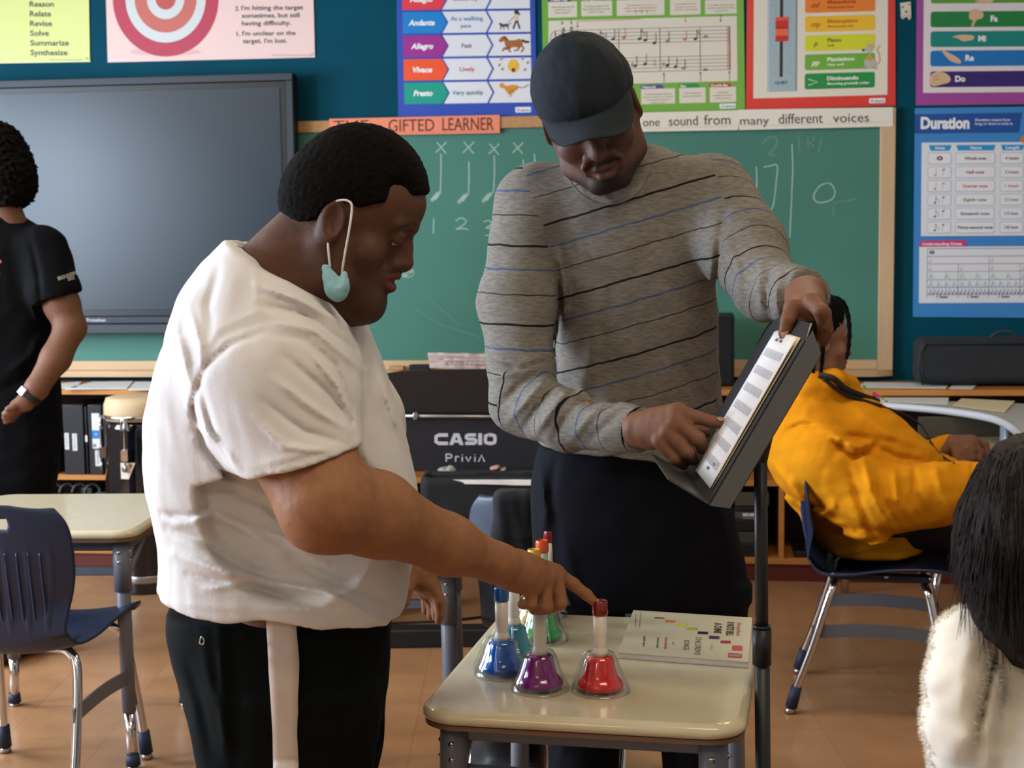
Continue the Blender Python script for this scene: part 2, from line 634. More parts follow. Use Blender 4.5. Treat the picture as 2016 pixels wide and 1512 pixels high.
def folds(lines):
    "cloth folds: lines of (points in the photo, width px, height m); returns a displacement function"
    segs = []
    for pts, w, a in lines:
        n = len(pts) - 1
        for i in range(n):
            segs.append((pts[i], pts[i + 1], w, a, i == 0, i == n - 1))
    def fn(P):
        x, y = proj(P)
        out = {}
        acc = np.zeros(len(P))
        for pts, w, a in lines:
            best = np.full(len(P), 1e9); tt = np.zeros(len(P)); n = len(pts) - 1
            xs = [q[0] for q in pts]; ys = [q[1] for q in pts]
            box = (x > min(xs) - 3 * w) & (x < max(xs) + 3 * w) & (y > min(ys) - 3 * w) & (y < max(ys) + 3 * w)
            if not box.any(): continue
            X, Y = x[box], y[box]
            bb = np.full(len(X), 1e9); tb = np.zeros(len(X))
            for i in range(n):
                (x0, y0), (x1, y1) = pts[i], pts[i + 1]
                L = (x1 - x0) ** 2 + (y1 - y0) ** 2 + 1e-6
                t = np.clip(((X - x0) * (x1 - x0) + (Y - y0) * (y1 - y0)) / L, 0, 1)
                d = np.hypot(X - x0 - t * (x1 - x0), Y - y0 - t * (y1 - y0))
                m = d < bb
                bb[m] = d[m]; tb[m] = (i + t[m]) / n
            fade = np.sin(np.clip(tb, 0.04, 0.96) * np.pi) ** 0.6
            acc[box] += a * np.exp(-(bb / w) ** 2) * fade
        return acc.astype(np.float32)
    return fn

def lumps(scale, amp, seed=0, n=5, stretch=(1, 1, 1)):
    "smooth pseudo noise from a few sine waves"
    rs = np.random.RandomState(seed)
    K = rs.normal(size=(n * 3, 3)); K /= np.linalg.norm(K, axis=1)[:, None]
    K *= (2 * math.pi / scale) * rs.uniform(0.6, 1.6, size=(n * 3, 1)); K *= np.array(stretch)
    ph = rs.uniform(0, 6.28, n * 3)
    def fn(P):
        out = np.zeros(len(P))
        for i in range(0, n * 3, 3):
            out += np.sin(P @ K[i] + ph[i] + 1.5 * np.sin(P @ K[i + 1] * 0.7 + ph[i + 1]))
        return (amp * out / n).astype(np.float32)
    return fn

def rotm(yaw=0, pitch=0, roll=0):
    "head frame: y forward, z up. yaw about z, pitch nods down (+), roll tilts"
    return Matrix.Rotation(yaw, 4, 'Z') @ Matrix.Rotation(-pitch, 4, 'X') @ Matrix.Rotation(roll, 4, 'Y')
# ================================================================ room shell
M_wall = mat('teal_blue_wall_paint', '#004456', 0.7, spec=.12, var=0.10, vscale=3.0, bump=0.15, bscale=160)
M_pale = mat('pale_wall_paint', '#cdc6b6', 0.7, var=0.04, vscale=2)
M_ceil = mat('ceiling_paint', '#e8e4da', 0.8)
M_white_trim = mat('white_trim', '#e6e4de', 0.45)

def floor_mat():
    m = bpy.data.materials.new('vinyl_tile_floor')
    m.use_nodes = True
    nt = m.node_tree; b = nt.nodes['Principled BSDF']
    b.inputs['Roughness'].default_value = 0.28
    b.inputs['Specular IOR Level'].default_value = 0.45
    tc = nt.nodes.new('ShaderNodeTexCoord')
    br = nt.nodes.new('ShaderNodeTexBrick')
    br.offset = 0.0; br.squash = 1.0
    br.inputs['Scale'].default_value = 1.0
    br.inputs['Mortar Size'].default_value = 0.0016
    br.inputs['Mortar Smooth'].default_value = 0.3
    br.inputs['Brick Width'].default_value = 0.305
    br.inputs['Row Height'].default_value = 0.305
    br.inputs['Color1'].default_value = (*lin('#a67b57'), 1)
    br.inputs['Color2'].default_value = (*lin('#a07551'), 1)
    br.inputs['Mortar'].default_value = (*lin('#8b6546'), 1)
    nt.links.new(tc.outputs['Object'], br.inputs['Vector'])
    n = nt.nodes.new('ShaderNodeTexNoise')
    n.inputs['Scale'].default_value = 9; n.inputs['Detail'].default_value = 8
    nt.links.new(tc.outputs['Object'], n.inputs['Vector'])
    mx = nt.nodes.new('ShaderNodeVectorMath'); mx.operation = 'SCALE'
    mr = nt.nodes.new('ShaderNodeMapRange')
    mr.inputs['From Min'].default_value = 0.3; mr.inputs['From Max'].default_value = 0.7
    mr.inputs['To Min'].default_value = 0.9; mr.inputs['To Max'].default_value = 1.1
    nt.links.new(n.outputs['Fac'], mr.inputs['Value'])
    nt.links.new(br.outputs['Color'], mx.inputs[0]); nt.links.new(mr.outputs['Result'], mx.inputs['Scale'])
    nt.links.new(mx.outputs['Vector'], b.inputs['Base Color'])
    return m

def wbox(mb, u0, u1, z0, z1, n0, n1, m):
    return mb.hexa([W(u0, n0, z0), W(u1, n0, z0), W(u1, n1, z0), W(u0, n1, z0)],
                   [W(u0, n0, z1), W(u1, n0, z1), W(u1, n1, z1), W(u0, n1, z1)], m)

def struct(name, mb, **k):
    o = mb.build(name, **k); o['kind'] = 'structure'; return o

mb = MB(); wbox(mb, ROOM_L - .3, ROOM_R + .3, -0.1, 0, -.15, ROOM_B + .2, floor_mat()); struct('floor', mb)
mb = MB(); wbox(mb, ROOM_L - .3, ROOM_R + .3, ROOM_H, ROOM_H + .1, -.15, ROOM_B + .2, M_ceil); struct('ceiling', mb)
mb = MB(); wbox(mb, ROOM_L - .15, ROOM_R + .15, 0, ROOM_H, -.15, 0, M_wall); struct('wall_back', mb)
mb = MB(); wbox(mb, ROOM_R, ROOM_R + .15, 0, ROOM_H, 0, ROOM_B, M_pale); struct('wall_right', mb)
mb = MB(); wbox(mb, ROOM_L - .15, ROOM_R + .15, 0, ROOM_H, ROOM_B, ROOM_B + .15, M_pale); struct('wall_front', mb)
# left wall with three window openings
mb = MB()
zs, zt = 0.95, 2.55
wbox(mb, ROOM_L - .15, ROOM_L, 0, zs, 0, ROOM_B, M_pale)
wbox(mb, ROOM_L - .15, ROOM_L, zt, ROOM_H, 0, ROOM_B, M_pale)
e = [0] + [x for w in WIN for x in w] + [ROOM_B]
for i in range(0, len(e), 2):
    wbox(mb, ROOM_L - .15, ROOM_L, zs, zt, e[i], e[i + 1], M_pale)
struct('wall_left', mb)
M_glass = mat('window_glass', '#f4fbff', 0.02, trans=1.0, ior=1.02)
for i, (a, b) in enumerate(WIN):
    r = MB()
    for z0, z1, n0, n1 in ((zs, zs + .06, a, b), (zt - .06, zt, a, b), (zs, zt, a, a + .05), (zs, zt, b - .05, b), ((zs + zt) / 2 - .03, (zs + zt) / 2 + .03, a, b)):
        wbox(r, ROOM_L - .09, ROOM_L - .03, z0, z1, n0, n1, M_white_trim)
    o = struct('window_%d' % (i + 1), r)
    s = MB(); wbox(s, ROOM_L - .03, ROOM_L + .06, zs - .035, zs, a - .04, b + .04, M_white_trim); s.build('window_sill', o)
M_dark_base = mat('brown_vinyl_baseboard', '#5b2f26', 0.5)
mb = MB(); wbox(mb, ROOM_L, ROOM_R, 0, .1, 0, .012, M_dark_base); struct('baseboard_back', mb)
# ceiling lamps
for u, n in LAMPS:
    c = W(u, n, ROOM_H)
    t = thing('ceiling_lamp', c, 'long white fluorescent ceiling light fixture overhead', 'lamp', 'ceiling lights')
    a = MB(); a.box((0, 0, -.03), (1.3, .36, .06), M_white_trim); a.build('housing', t, world=False, bevel=.01)
    a = MB(); a.box((0, 0, -.07), (1.2, .3, .02), mat('lamp_diffuser', '#fff3dd', .5, emit=2.0)); a.build('diffuser', t, world=False)

# ================================================================ chalkboard
M_frame = mat('pale_maple_frame', '#c9a984', 0.5, var=0.10, vscale=14, stretch=(1, 1, .12))
M_frame_h = mat('pale_maple_rail', '#c9a880', 0.5, var=0.10, vscale=14, stretch=(.12, .12, 1))
M_cork = mat('tan_cork_rail', '#b58a5c', 0.8, var=0.12, vscale=60)
def board_mat():
    m = mat('green_chalkboard', '#40796a', 0.55, var=0.10, vscale=1.6, detail=6)
    return m
uR, _ = wuz(1759, 480); uL, _ = wuz(-140, 480)
_, zT = wuz(1400, 221); _, zB = wuz(1500, 724)
fw = 0.066
BT = thing('chalkboard', W((uL + uR) / 2, 0, zB), 'long green chalkboard in a pale wooden frame, chalk notes on it', 'chalkboard')
mb = MB(); wbox(mb, uL, uR, zB, zT, 0.0, .014, board_mat()); mb.build('writing_surface', BT)
mb = MB(); wbox(mb, uR - fw, uR, zB - .03, zT, .014, .034, M_frame); mb.build('frame_stile', BT, bevel=.003)
mb = MB(); wbox(mb, uL, uL + fw, zB - .03, zT, .014, .034, M_frame); mb.build('frame_stile', BT, bevel=.003)
mb = MB(); wbox(mb, uL + fw, uR - fw, zT - .052, zT, .014, .03, M_cork); mb.build('top_rail', BT, bevel=.003)
mb = MB(); wbox(mb, uL + fw, uR - fw, zB - .005, zB + .038, .014, .034, M_frame_h); mb.build('bottom_rail', BT, bevel=.003)
mb = MB()
pts = [W(uL, .034, zB - .032), W(uR - .002, .034, zB - .032), W(uR - .002, .05, zB - .032), W(uR - .085, .10, zB - .032), W(uL, .10, zB - .032)]
mb.prism(pts, (0, 0, .028), M_frame_h); mb.build('chalk_tray', BT, bevel=.003)

def wsheet(n0, kx=0.0, ky=0.0, x0=0, y0=0, step=0.0006):
    return Sheet(lambda x, y, l: wallpt(x + kx * (y - y0), y + ky * (x - x0), n0 + l), step)

CH = mat('white_chalk', '#9fbcae', 0.9, var=0.25, vscale=220)
CHF = mat('faded_chalk', '#5f8a7a', 0.9, var=0.15, vscale=120)
s = wsheet(.0142)
w = 2.4
def flush(name, stuff=False):
    global s
    if s.mb.f:
        o = s.mb.build(name, BT)
        if stuff: o['kind'] = 'stuff'
    s = wsheet(.0142)
def X(cx, cy, r=10):
    s.line([(cx - r, cy + r), (cx + r + 1, cy - r)], w, CH); s.line([(cx - r + 2, cy - r), (cx + r, cy + r + 2)], w, CH); flush('chalk_cross')
X(868, 290); X(922, 290, 11); X(972, 293, 10); X(1019, 291, 10)
for x, y0, y1, hx, hy in ((868, 303, 374, 858, 387), (923, 318, 383, 911, 391), (973, 306, 376, 959, 389), (1030, 314, 388, 1011, 402)):
    s.line([(x, y0), (x + .5, (y0 + y1) / 2), (x - 1, y1), (hx + 9, hy - 6)], w, CH)
    s.line([(hx - 9, hy + 9), (hx + 9, hy - 9)], 6, CH); s.line([(hx - 10, hy + 6), (hx + 2, hy - 8), (hx + 11, hy - 8), (hx, hy + 6), (hx - 10, hy + 8)], 1.6, CH); flush('chalk_note')
s.line([(1052, 303), (1054, 330), (1055, 358)], w, CH); flush('chalk_bar_line')
def spl(p, n=8):
    return [(v.x, v.y) for v in smooth_path([(a, b, 0) for a, b in p], n)]
s.line([(854, 430), (853, 460)], w, CH); flush('chalk_numeral')
s.line(spl([(897, 435), (908, 429), (918, 436), (908, 446), (898, 451), (912, 450), (922, 452)]), w, CH); flush('chalk_numeral')
s.line(spl([(952, 437), (962, 434), (968, 441), (957, 449), (967, 450), (968, 460), (955, 464)]), w, CH); flush('chalk_numeral')
s.line([(1436, 331), (1464, 332), (1462, 352), (1458, 376)], w, CH); flush('chalk_note')
s.line([(1489, 328), (1490, 360), (1488, 405)], w, CH); flush('chalk_note')
s.line(spl([(1503, 329), (1515, 327), (1530, 326), (1528, 360), (1524, 395), (1519, 412), (1510, 414), (1508, 417), (1517, 414)], 4), w, CH); flush('chalk_note')
s.line([(1559, 283), (1561, 330), (1558, 400), (1555, 467)], w, CH); flush('chalk_bar_line')
s.line(spl([(1628, 360), (1613, 367), (1602, 385), (1607, 397), (1622, 398), (1638, 392), (1644, 378), (1638, 364), (1630, 360)], 5), w, CH); flush('chalk_whole_note')
for q in range(7):
    s.ring(795 + (q % 3) * 3, 533 + (q % 2) * 4, 8 + q, 9.6 + q, CH, asp=.7, n=18)
flush('chalk_scribble')
s.line(spl([(1500, 285), (1512, 272), (1526, 270), (1530, 280), (1520, 297), (1512, 303), (1528, 306)], 5), 4.5, CHF)
for a in ([(1572, 268), (1575, 300)], [(1590, 270), (1592, 292)], [(1602, 268), (1600, 290)], [(1592, 282), (1602, 281)], [(1618, 270), (1612, 300)]):
    s.line(a, 4.0, CHF)
s.line([(1640, 400), (1664, 396), (1686, 391)], 3, CHF); s.line([(1640, 405), (1642, 425)], 4, CHF)
for a in ([(820, 610), (870, 640), (950, 665)], [(840, 585), (905, 640)]):
    s.line(a, 2.0, CHF)
flush('rubbed_chalk_traces', True)

# eraser, cloth on the tray and a stack of papers
def tray_item(name, label, cat, x0, x1, y0, y1, m, n0=.04, n1=.09, bev=.004):
    u0, z0 = wuz(x0, y1, .08); u1, z1 = wuz(x1, y0, .08)
    zb = zB - .003
    mb = MB(); wbox(mb, u0, u1, zb, zb + (z1 - z0), n0, n1, m)
    o = mb.build(name, bevel=bev); tag(o, label, cat); return o
tray_item('board_eraser', 'black felt board eraser lying on the chalk tray', 'eraser', 806, 845, 716, 727, mat('black_felt', '#22242a', .9))
tray_item('wood_block', 'tan wooden block on the chalk tray beside the eraser', 'block', 766, 795, 722, 730, M_cork)
# crumpled sheet-music papers leaning above the piano
def crumple(name, label, cat, pts, m, n0, rows=6, cols=14, amp=.006, seed=0, kind=None, thick=0.002):
    rs = random.Random(seed); P = [wallpt(x, y, n0) for x, y in pts]
    mb = MB(); vs = []
    for i in range(rows + 1):
        for j in range(cols + 1):
            a, b = j / cols, i / rows
            p = (P[0] * (1 - a) + P[1] * a) * (1 - b) + (P[3] * (1 - a) + P[2] * a) * b
            vs.append(p + WN * (rs.uniform(-amp, amp)) + Vector((0, 0, rs.uniform(-amp, amp) * .4)))
    mb.add(vs, [(i * (cols + 1) + j, i * (cols + 1) + j + 1, (i + 1) * (cols + 1) + j + 1, (i + 1) * (cols + 1) + j) for i in range(rows) for j in range(cols)], m, False)
    o = mb.build(name)
    so = o.modifiers.new('solid', 'SOLIDIFY'); so.thickness = thick
    tag(o, label, cat); return o

# ================================================================ interactive display
M_bezel = mat('grey_metal_bezel', '#30353b', 0.45, metal=.4)
M_bezel_d = mat('black_bezel', '#0c0f14', 0.3)
M_screen = mat('dark_glossy_screen', '#1d2a34', 0.28, spec=.5)
n1 = .12
uTR, zTT = wuz(575, 143, n1); _, zTB = wuz(400, 655, n1)
uTL = uTR - 1.98
TV = thing('interactive_display', W((uTL + uTR) / 2, 0, zTB), 'large dark flat interactive display with grey bezel mounted over the chalkboard', 'display')
mb = MB(); wbox(mb, uTL, uTR, zTB + .08, zTT, .036, n1 - .02, M_bezel_d); mb.build('housing', TV, bevel=.006)
px = 1 / 443.0
def bar(name, u0, u1, z0, z1, a, b, m, bev=.003):
    q = MB(); wbox(q, u0, u1, z0, z1, a, b, m); return q.build(name, TV, bevel=bev)
_, zs0 = wuz(400, 609, n1); _, zs1 = wuz(400, 622, n1); _, zs2 = wuz(400, 637, n1)
bw = 15 * px
bar('bezel', uTL, uTR, zTT - bw, zTT, .05, n1, M_bezel)
bar('bezel', uTR - bw, uTR, zs2, zTT - bw, .05, n1, M_bezel)
bar('bezel', uTL, uTL + bw, zs2, zTT - bw, .05, n1, M_bezel)
bar('bezel', uTL + bw, uTR - bw, zs2 + .002, zs1, .05, n1 + .004, M_bezel)
bar('pen_tray', uTL, uTR, zTB, zs2, .05, n1 + .025, mat('dark_pen_tray', '#2b313a', .45))
bar('inner_bezel', uTL + bw, uTR - bw, zs1, zTT - bw, .05, n1 - .008, M_bezel_d)
ib = 12 * px
bar('screen', uTL + bw + ib, uTR - bw - ib, zs0, zTT - bw - ib, .06, n1 - .004, M_screen, .001)
s = wsheet(n1 + .0048)
s.text('Promethean', 171, 633, 6.5, '#c9ccd0', bold=.012, width=37)
s.mb.build('maker_lettering', TV)
# ================================================================ posters on the back wall
def poster(name, label, quad, cat='poster', n0=.006, base='#ffffff', group=None, rough=.3):
    "quad: four photo corners TL TR BR BL; a thin laminated sheet"
    m = ink(base, rough)
    P = [wallpt(x, y, n0) for x, y in quad]; Q = [wallpt(x, y, n0 - .002) for x, y in quad]
    mb = MB(); mb.hexa(Q, P, m)
    return mb

def finish(name, label, s, base, cat='poster'):
    n = len(base.v)
    o = base
    off = len(o.v)
    for i, mm in enumerate(s.mb.mats): o.mi(mm)
    o.v += s.mb.v
    for f, mi, sm in zip(s.mb.f, s.mb.m, s.mb.sm):
        o.f.append([k + off for k in f]); o.m.append(o.mats.index(s.mb.mats[mi])); o.sm.append(sm)
    ob = o.build(name)
    return tag(ob, label, cat)

INKD = '#3b3f42'
# --- yellow-green verb list (left)
b = poster('p', '', [(-190, -260), (171, -262), (177, 122), (-185, 128)], base='#d8e08c')
s = wsheet(.006, kx=.02, y0=0)
for i, t in enumerate(['Organize', 'Predict', 'Question', 'Reason', 'Relate', 'Revise', 'Solve', 'Summarize', 'Synthesize']):
    s.text(t, 58 , 13 + (i - 3) * 19.1, 10.5, INKD, bold=.022, width=[52, 44, 54, 48, 42, 43.5, 37, 76, 73][i])
s.text('c2019 School Improvement Essentials', 95, 119, 3.2, '#8d9260', width=66)
s.ring(169, 115, 1.5, 2.6, '#8d9260', n=12)
s.line([(-185, 126.5), (176, 120.5)], 1.6, '#e8eec0', L=2)
finish('word_list_poster', 'yellow-green poster listing verbs from Reason to Synthesize, above the display', s, b)
# --- target poster
b = poster('p', '', [(203, -210), (612, -214), (620, 113), (212, 123)], base='#e9c9c2')
s = wsheet(.006)
cx, cy = 326, -3
for i, (r, c) in enumerate([(104, '#b73a50'), (79, '#cfd4d2'), (61, '#c4685c'), (37, '#cfd4d2'), (20, '#b9554f')]):
    s.disc(cx, cy, r * 1.0, r * 1.1, c, L=2 + i, n=56)
s.disc(326, 102, 70, 8, '#e0b3b0', L=1, n=30)
T = '#3a3a46'
for t, x, y, w_ in (("target. I'm on it!", 475, -8, 90), ('2. ', 463, 21, 8), ("I'm hitting the target", 475, 20, 122), ('sometimes, but still', 476, 35, 114), ('having difficulty.', 476, 50, 97),
                  ('1. ', 466, 71, 7), ("I'm unclear on the", 477, 70, 105), ("target. I'm lost.", 478, 85, 87)):
    s.text(t, x, y, 8.6, T, bold=.022, width=w_, rot=-.012)
s.text('c2019 School Improvement Essentials', 535, 110, 3.2, '#a08a84', width=78)
s.ring(615, 107, 1.5, 2.6, '#a08a84', n=12)
finish('target_poster', 'pink poster with a red and white bullseye target and numbered text', s, b)
# --- tempo poster (blue)
b = poster('p', '', [(778, -170), (1050, -172), (1057.5, 229), (784, 229.5)], base='#2f4fae')
s = wsheet(.006, kx=.02, ky=-.015, x0=790, y0=0)
rows = [('Adagio', '#e03a48', 'Leisurely', '#c0606a'), ('Andante', '#0f7fc8', 'At a walking\npace', '#5f8fb8'), ('Allegro', '#9c2a8c', 'Fast', '#7a3a78'),
        ('Vivace', '#f0552a', 'Lively', '#c8505a'), ('Presto', '#0e9a83', 'Very quickly', '#4f7a8a')]
for i, (n_, c, d, dc) in enumerate(rows):
    y0 = -22 + i * 46.3; y1 = y0 + 42; ym = (y0 + y1) / 2
    x0 = 792
    wh = '#dfe0e4'
    s.poly([(x0, y0), (x0 + 75, y0), (x0 + 87, ym), (x0 + 75, y1), (x0, y1)], c, L=3)
    s.poly([(x0 + 78, y0), (x0 + 163, y0), (x0 + 174, ym), (x0 + 163, y1), (x0 + 78, y1), (x0 + 90, ym)], wh, L=2)
    s.poly([(x0 + 167, y0), (x0 + 251, y0), (x0 + 251, y1), (x0 + 167, y1), (x0 + 178, ym)], wh, L=2)
    s.text(n_, x0 + 37, ym + 5, 10.5, '#f4f4f4', L=4, bold=.035, shear=.25, align='C', width=[46, 52, 44, 38, 38][i])
    if '\n' in d:
        a_, b_ = d.split('\n')
        s.text(a_, x0 + 126, ym - 3, 8.5, dc, L=4, bold=.012, align='C', width=64); s.text(b_, x0 + 124, ym + 11, 8, dc, L=4, bold=.012, align='C')
    else:
        s.text(d, x0 + 125, ym + 4, 8.5, dc, L=4, bold=.012, align='C', width=[50, 0, 20, 29, 61][i] or None)
def blob(pts, c, L=4): s.poly([(v.x, v.y) for v in smooth_path([(a, b, 0) for a, b in pts + [pts[0]]], 4)][:-1], c, L)
# walking figure with a small dog
kx_, = (0,)
def S(dx, dy): return (dx, dy)
x, y = 1013, 30
s.disc(x + 3, 27, 4, 4.6, '#3a2520', L=4); s.line([(x + 2, 31), (x + 3, 44)], 6, '#e0c890', 4); s.line([(x + 2, 44), (x - 4, 60)], 3.2, '#4a2a22', 4); s.line([(x + 4, 44), (x + 9, 60)], 3.2, '#4a2a22', 4)
s.line([(x, 35), (x - 9, 43)], 1.6, '#c08a60', 4); s.line([(x - 9, 43), (x - 20, 52)], .8, '#807060', 4); s.line([(x + 6, 27), (x + 9, 33)], 3, '#3a2520', 4)
s.line([(984, 53), (1000, 53)], 5, '#4a3028', 4); s.line([(985, 55), (984, 61)], 1.6, '#4a3028', 4); s.line([(998, 55), (1000, 61)], 1.6, '#4a3028', 4); s.line([(990, 55), (991, 61)], 1.6, '#4a3028', 4); s.line([(1000, 52), (1005, 48)], 1.4, '#4a3028', 4); s.disc(984, 50, 2.6, 2.2, '#4a3028', L=4)
# horse
h = '#a9652f'
blob([(985, 76), (993, 74), (999, 82), (1013, 82), (1022, 80), (1027, 88), (1023, 96), (1010, 96), (1001, 97), (993, 93), (991, 84), (984, 86), (980, 83)], h)
for a in ([(1000, 95), (990, 98), (987, 104)], [(1003, 96), (999, 101), (1003, 106)], [(1021, 94), (1018, 101), (1010, 103)], [(1024, 92), (1029, 99), (1024, 106)]): s.line(a, 3.4, h, 4)
s.line(spl([(1026, 82), (1032, 86), (1040, 86)], 4), 4.5, '#4a2f22', 4); s.line([(990, 75), (998, 82)], 3, '#5a3420', 5)
s.line([(1000, 97), (992, 101)], 2, '#5a3420', 4)
# hive with bees
y_ = 132
s.disc(1008, y_ + 1, 11, 13, '#eab63a', L=4); s.disc(1008, y_ + 9, 3.4, 4, '#4a2f1c', L=5)
for dx, dy in ((-24, -14), (-22, 6), (22, 8), (28, -6), (18, -14), (-28, -2)): s.disc(1008 + dx + 1, y_ + dy, 3.2, 2.6, '#b9b39a', L=4); s.disc(1008 + dx, y_ + dy + 2, 1.6, 1.6, '#6f6a50', L=5)
# running cat
o_ = '#d8913a'
blob([(980, 168), (986, 166), (992, 172), (1005, 170), (1015, 172), (1016, 178), (1006, 183), (994, 182), (988, 177), (981, 175)], o_)
for a in ([(998, 181), (1003, 190), (999, 193)], [(1002, 181), (1008, 187)], [(1011, 179), (1004, 184), (996, 188)], [(992, 180), (1000, 188)]): s.line(a, 3, o_, 4)
s.line(spl([(1014, 174), (1026, 176), (1038, 170)], 4), 1.6, '#8a5a30', 4)
# small maker's plate
s.rrect(1010, 214, 1041, 225, 2, '#e6e8ee', L=3); s.ring(1016, 219.5, 1.5, 2.6, '#c8504a', L=4, n=14); s.text('daydream', 1021, 222, 3.4, '#3e62a8', L=4, bold=.02, width=18)
finish('tempo_poster', 'blue poster with tempo words Andante, Allegro, Vivace and Presto in coloured arrows', s, b)
# --- green staff poster
b = poster('p', '', [(1063, -170), (1462, -174), (1467, 217), (1071, 227)], base='#74ad42')
s = wsheet(.006, kx=.012, ky=-.026, x0=1080, y0=0)
cr = '#e0d8c6'
def box(x0, y0, x1, y1, head, hc, lines, tc, L=2, hx=None):
    s.rect(x0, y0, x1, y1, cr, L=L)
    if head:
        w_ = hx or (x1 - x0) * .8
        s.poly([(x0, y0), (x0, y0 - 8), (x0 + w_ - 6, y0 - 8), (x0 + w_, y0)], hc, L=L)
        s.text(head, x0 + 3, y0 - 1.5, 4.6, '#f0ece0', L=L + 1, bold=.03, width=min(w_ - 10, len(head) * 3.6))
    for i, t in enumerate(lines):
        s.text(t, (x0 + x1) / 2, y0 + 12 + i * 5.6, 2.9, tc, L=L + 1, align='C', width=min(x1 - x0 - 8, len(t) * 1.95))
box(1079, 4, 1136, 35, 'Treble Clef', '#4a3a78', ['This indicates that the', 'lowest line is E', 'above middle C.'], '#55524c')
box(1144, 4, 1205, 34, 'Key Signature', '#2c8a56', ['The sharp symbol on the F', 'line indicates all Fs on the', 'staff are sharp.'], '#55524c')
box(1214, 4, 1308, 35, 'Time Signature', '#b9432e', ['The symbols at the start of a', 'staff are four crotchet beats per', 'Other time signatures include:'], '#a05a48')
for i in range(3): s.line([(1252 + i * 11, 24), (1252 + i * 11, 31)], 1.2, '#a05a48', 3)
box(1319, 4, 1379, 36, 'Quaver', '#c8693a', ['A dot adds half of the', 'duration of the note', 'it follows - for example'], '#b0765a')
box(1388, 8, 1450, 36, 'Staff', '#46617a', ['Two staffs in this line mean', 'and have separate bars meant', 'to be played on.'], '#6a6a66')
s.rect(1079, 41, 1450, 169, cr, L=2)
lk = '#55504a'
for yy in (61, 68, 75, 82, 89, 118, 125, 132, 139, 146):
    s.line([(1093, yy), (1436, yy)], .9, lk, 3)
for xx, c, w_ in ((1092, '#3a3438', 1.8), (1217, lk, 1), (1298, lk, 1), (1377, lk, 1), (1435, '#9c3040', 2.4), (1431, '#b9656c', 1)):
    s.line([(xx, 61), (xx, 146)], w_, c, 4)
s.line(spl([(1088, 62), (1083, 76), (1090, 94), (1085, 104), (1090, 112), (1084, 130), (1089, 146)], 4), 1.2, lk, 3)
s.line(spl([(1104, 92), (1101, 98), (1107, 97), (1107, 86), (1106, 62), (1109, 56), (1110, 63), (1100, 75), (1100, 84), (1107, 88), (1112, 82), (1107, 77), (1103, 82)], 5), 1.7, '#33304a', 4)
s.line([(1121, 58), (1127, 55)], 2.4, '#2f6a4a', 4); s.line([(1121, 64), (1127, 61)], 2.4, '#2f6a4a', 4); s.line([(1122, 66), (1123, 53)], .8, '#2f6a4a', 4); s.line([(1125, 66), (1126, 53)], .8, '#2f6a4a', 4)
rd = '#b9403f'
s.text('4', 1129, 74, 12, rd, L=4, bold=.03, asp=.9); s.text('4', 1129, 88, 12, rd, L=4, bold=.03, asp=.9); s.line([(1136, 60), (1136, 90)], 1.6, rd, 4)
def note(x, y, c='#2b2826', up=True, hollow=False, flag=False, stem=20, r=3.6, w_=1.0):
    if hollow: s.ring(x, y, r * .55, r, c, L=5, n=16, asp=.75)
    else: s.disc(x, y, r, r * .72, c, L=5, rot=-.5, n=14)
    if stem:
        sx = x + r * .85
        s.line([(sx, y), (sx, y - stem)], w_, c, 5)
        if flag: s.line(spl([(sx, y - stem), (sx + 2, y - stem + 5), (sx + 6, y - stem + 8), (sx + 5, y - stem + 14)], 3), w_, c, 5)
note(1148, 80, '#e07858'); note(1178, 83, flag=True); note(1189, 87); note(1206, 80)
note(1227, 78, '#d8604c'); note(1258, 81, flag=True); note(1269, 84, stem=18); note(1287, 90)
note(1313, 87, hollow=True); note(1347, 84, '#d8604c', stem=16, hollow=False); note(1368, 84, flag=True, stem=18); s.ring(1388, 80, 2.2, 4, '#2b2826', L=5, asp=.62)
note(1249, 134); note(1268, 131); s.line([(1285, 122), (1289, 128), (1285, 131), (1289, 137)], 1, '#5a8aa0', 5); s.line([(1241, 131), (1245, 128)], 1.8, rd, 5); s.line([(1241, 136), (1245, 133)], 1.8, rd, 5)
note(1312, 135, stem=18); note(1328, 138, stem=18); note(1344, 141, hollow=True, stem=18); s.ring(1387, 145, 2.2, 4, '#2b2826', L=5, asp=.62)
s.line([(1302, 131), (1307, 130)], 1.4, '#3a3450', 5); s.line([(1302, 135), (1307, 134)], 1.4, '#3a3450', 5)
def arrow(x, y0, y1, c):
    d = 1 if y1 > y0 else -1
    s.line([(x, y0), (x, y1 - 4 * d)], .9, c, 4); s.poly([(x - 2, y1 - 5 * d), (x + 2, y1 - 5 * d), (x, y1)], c, 4)
arrow(1106, 41, 50, lk); arrow(1124, 41, 50, lk); arrow(1136, 44, 57, rd); s.line([(1136, 44), (1261, 42)], .9, rd, 4); arrow(1349, 38, 52, '#d0866a'); arrow(1418, 38, 53, lk)
arrow(1305, 168, 148, lk); arrow(1377, 168, 148, lk); arrow(1434, 168, 148, lk); arrow(1242, 168, 150, rd)
box(1100, 183, 1160, 212, 'Brace', '#3e6aa0', ['This bracket joins the', 'two staffs together.'], '#55524c', hx=40)
box(1260, 180, 1327, 210, 'Natural', '#5a4796', ['A natural changes this note', 'from a C sharp to a C natural.', 'It is used to cancel a', 'sharp or flat.'], '#6a5f68', hx=46)
box(1335, 180, 1387, 210, 'Bar', '#2f8f55', ['A bar divides the', 'music into measures.'], '#5a5f58', hx=42)
box(1395, 180, 1447, 210, 'Double Bar', '#b03a2c', ['A double bar', 'indicates the end of', 'a piece of music.'], '#8a6058', hx=44)
